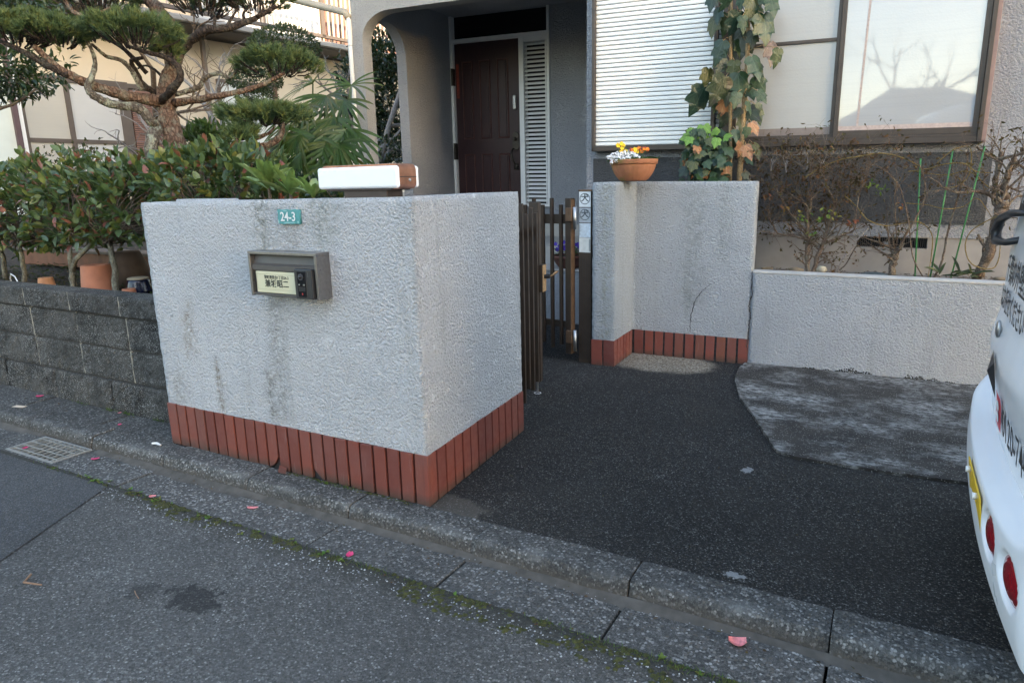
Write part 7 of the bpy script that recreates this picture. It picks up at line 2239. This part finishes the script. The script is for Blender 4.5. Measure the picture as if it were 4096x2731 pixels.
# broad weeds
wd = thing('weed_rosettes', (-3.4, 1.66, -0.06), 'small round-leaved weeds along the edge of the road', 'weeds')
wd['kind'] = 'stuff'
P, D, Ls = [], [], []
for k in range(34):
    u = rr3.choice((rr3.uniform(-3.6, -2.3), rr3.uniform(-3.6, -2.3), rr3.uniform(-2.3, 0.6)))
    c = Vector((u, strip_v(u) + rr3.gauss(0, .012), -0.056))
    for q in range(rr3.randint(4, 8)):
        a_ = rr3.uniform(0, 6.28)
        P.append(c)
        D.append((math.cos(a_), math.sin(a_), rr3.uniform(0.1, 0.7)))
        Ls.append(rr3.uniform(0.008, 0.02))
for k in range(14):   # fern-like weed under the chipped tile
    a_ = rr3.uniform(-3.1, 0)
    P.append(Vector((-2.10 + rr3.gauss(0, .025), 2.04 + rr3.uniform(-.015, .005), 0.002)))
    D.append((math.cos(a_), math.sin(a_), 0.8))
    Ls.append(rr3.uniform(0.012, 0.026))
scatter('leaves', MT['fresh_leaf'], wd, np.array(P), np.array(D), np.tile([0, 0, 1.0], (len(P), 1)), np.array(Ls), np.array(Ls) * 0.42)
# loose chippings
def chips(name, n_, fn, mat, label, cat, rmin, rmax):
    t = thing(name, (0, 0, 0), label, cat)
    t['kind'] = 'stuff'
    OV = np.array([(1, 0, 0), (0, 1, 0), (-1, 0, 0), (0, -1, 0), (0, 0, 0.7), (0.6, 0.6, 0.25), (-0.6, 0.6, 0.3), (-0.6, -0.6, 0.2), (0.6, -0.6, 0.3)]) 
    OF = [(0, 5, 4), (5, 1, 4), (1, 6, 4), (6, 2, 4), (2, 7, 4), (7, 3, 4), (3, 8, 4), (8, 0, 4)]
    P = np.array([fn() for _ in range(n_)])
    th_ = rg.uniform(0, 6.28, n_)
    D = np.stack([np.cos(th_), np.sin(th_), rg.normal(size=n_) * 0.15], 1)
    r = rg.uniform(rmin, rmax, n_)
    scatter('chips', mat, t, P, D, np.tile([0, 0, 1.0], (n_, 1)), r, r * rg.uniform(0.6, 1.0, n_), OV, OF, smooth=False)
cm = NT('grey_chippings')
cm.done(cm.ramp(cm.island(), [(0, (0.16, 0.16, 0.165)), (0.4, (0.26, 0.26, 0.265)), (0.8, (0.4, 0.4, 0.39)), (1, (0.55, 0.53, 0.5))]), 0.85)
chips('loose_chippings', 1100, lambda: (rr3.uniform(-3.2, 0.9), 1.645 - abs(rr3.gauss(0, 0.055)), -0.0565), cm.m, 'loose stone chippings along the mossy edge of the road', 'gravel', 0.002, 0.0052)
chips('gutter_grit', 260, lambda: (rr3.uniform(-3.4, 0.9), 1.895 - abs(rr3.gauss(0, 0.07)), -0.063), cm.m, 'fine grit scattered in the gutter', 'grit', 0.0015, 0.0035)
chips('planter_gravel', 500, lambda: tuple(HP(rr3.uniform(0.06, 1.7), rr3.uniform(0.17, 0.58), 0.612 + rr3.uniform(0, 0.01))), plain('brown_gravel', (0.13, 0.10, 0.075), 0.9, 0.5, 60), 'brown stony litter on the planter soil', 'gravel', 0.005, 0.016)
# dry scraps blown about the gutter, kerb and drive
ls = thing('leaf_scraps', (-1.5, 2.0, -0.05), 'tiny dry leaf scraps scattered over gutter, kerb and drive', 'leaf litter')
ls['kind'] = 'stuff'
P = []
for k in range(150):
    q = rr3.random()
    if q < 0.45: P.append((rr3.uniform(-3.5, 0.8), 1.893 - abs(rr3.gauss(0, 0.05)), -0.061))
    elif q < 0.6: P.append((rr3.uniform(-3.5, 0.8), 1.655 + rr3.gauss(0, 0.02), -0.052))
    elif q < 0.75: P.append((rr3.uniform(-5.2, -3.2), rr3.uniform(2.0, 2.24), 0.001))
    else:
        u_, v_ = rr3.uniform(-1.4, 0.6), rr3.uniform(2.1, 4.6)
        P.append((u_, v_, slope(u_, v_) + (0.015 if (u_ > -0.4 and v_ > 3.2) else 0.001)))
P = np.array(P)
D = rg.normal(size=P.shape)
D[:, 2] = np.abs(D[:, 2]) * 0.15
scatter('scraps', MT['dead_leaf'], ls, P, D, np.array([0, 0, 1.0]) + rg.normal(size=P.shape) * 0.3, rg.uniform(0.006, 0.018, len(P)), rg.uniform(0.003, 0.006, len(P)))
# leaf litter under the hedge
lt = thing('leaf_litter', (-4.8, 2.9, 0.62), 'dark fallen leaves and ground cover on the soil under the hedge', 'leaf litter')
lt['kind'] = 'stuff'
n_ = 2600
U_ = rg.uniform(-7, -3.2, n_)
V_ = 2.42 + 1.6 * rg.random(n_)
P = np.stack([U_, V_, 0.62 + 0.03 * rg.random(n_)], 1)
D = rg.normal(size=P.shape)
D[:, 2] = rg.uniform(-0.1, 0.5, n_)
scatter('leaves', MT['azalea'], lt, P, D, np.array([0, 0, 1.0]) + rg.normal(size=P.shape) * 0.5, rg.uniform(0.015, 0.045, n_), 0.009)
# white hoop of wire behind the wall
wr = MB().tube([C for C in [Vector((-5.33, 2.46, 0.62)), Vector((-5.33, 2.45, 0.70)), Vector((-5.29, 2.44, 0.735)), Vector((-5.22, 2.43, 0.72)), Vector((-5.16, 2.42, 0.66)), Vector((-5.14, 2.42, 0.62))]], 0.004, 7).build('wire_hoop', MT['white_paint'], smooth=True)
tag(wr, 'thin white wire hoop standing behind the block wall', 'wire')
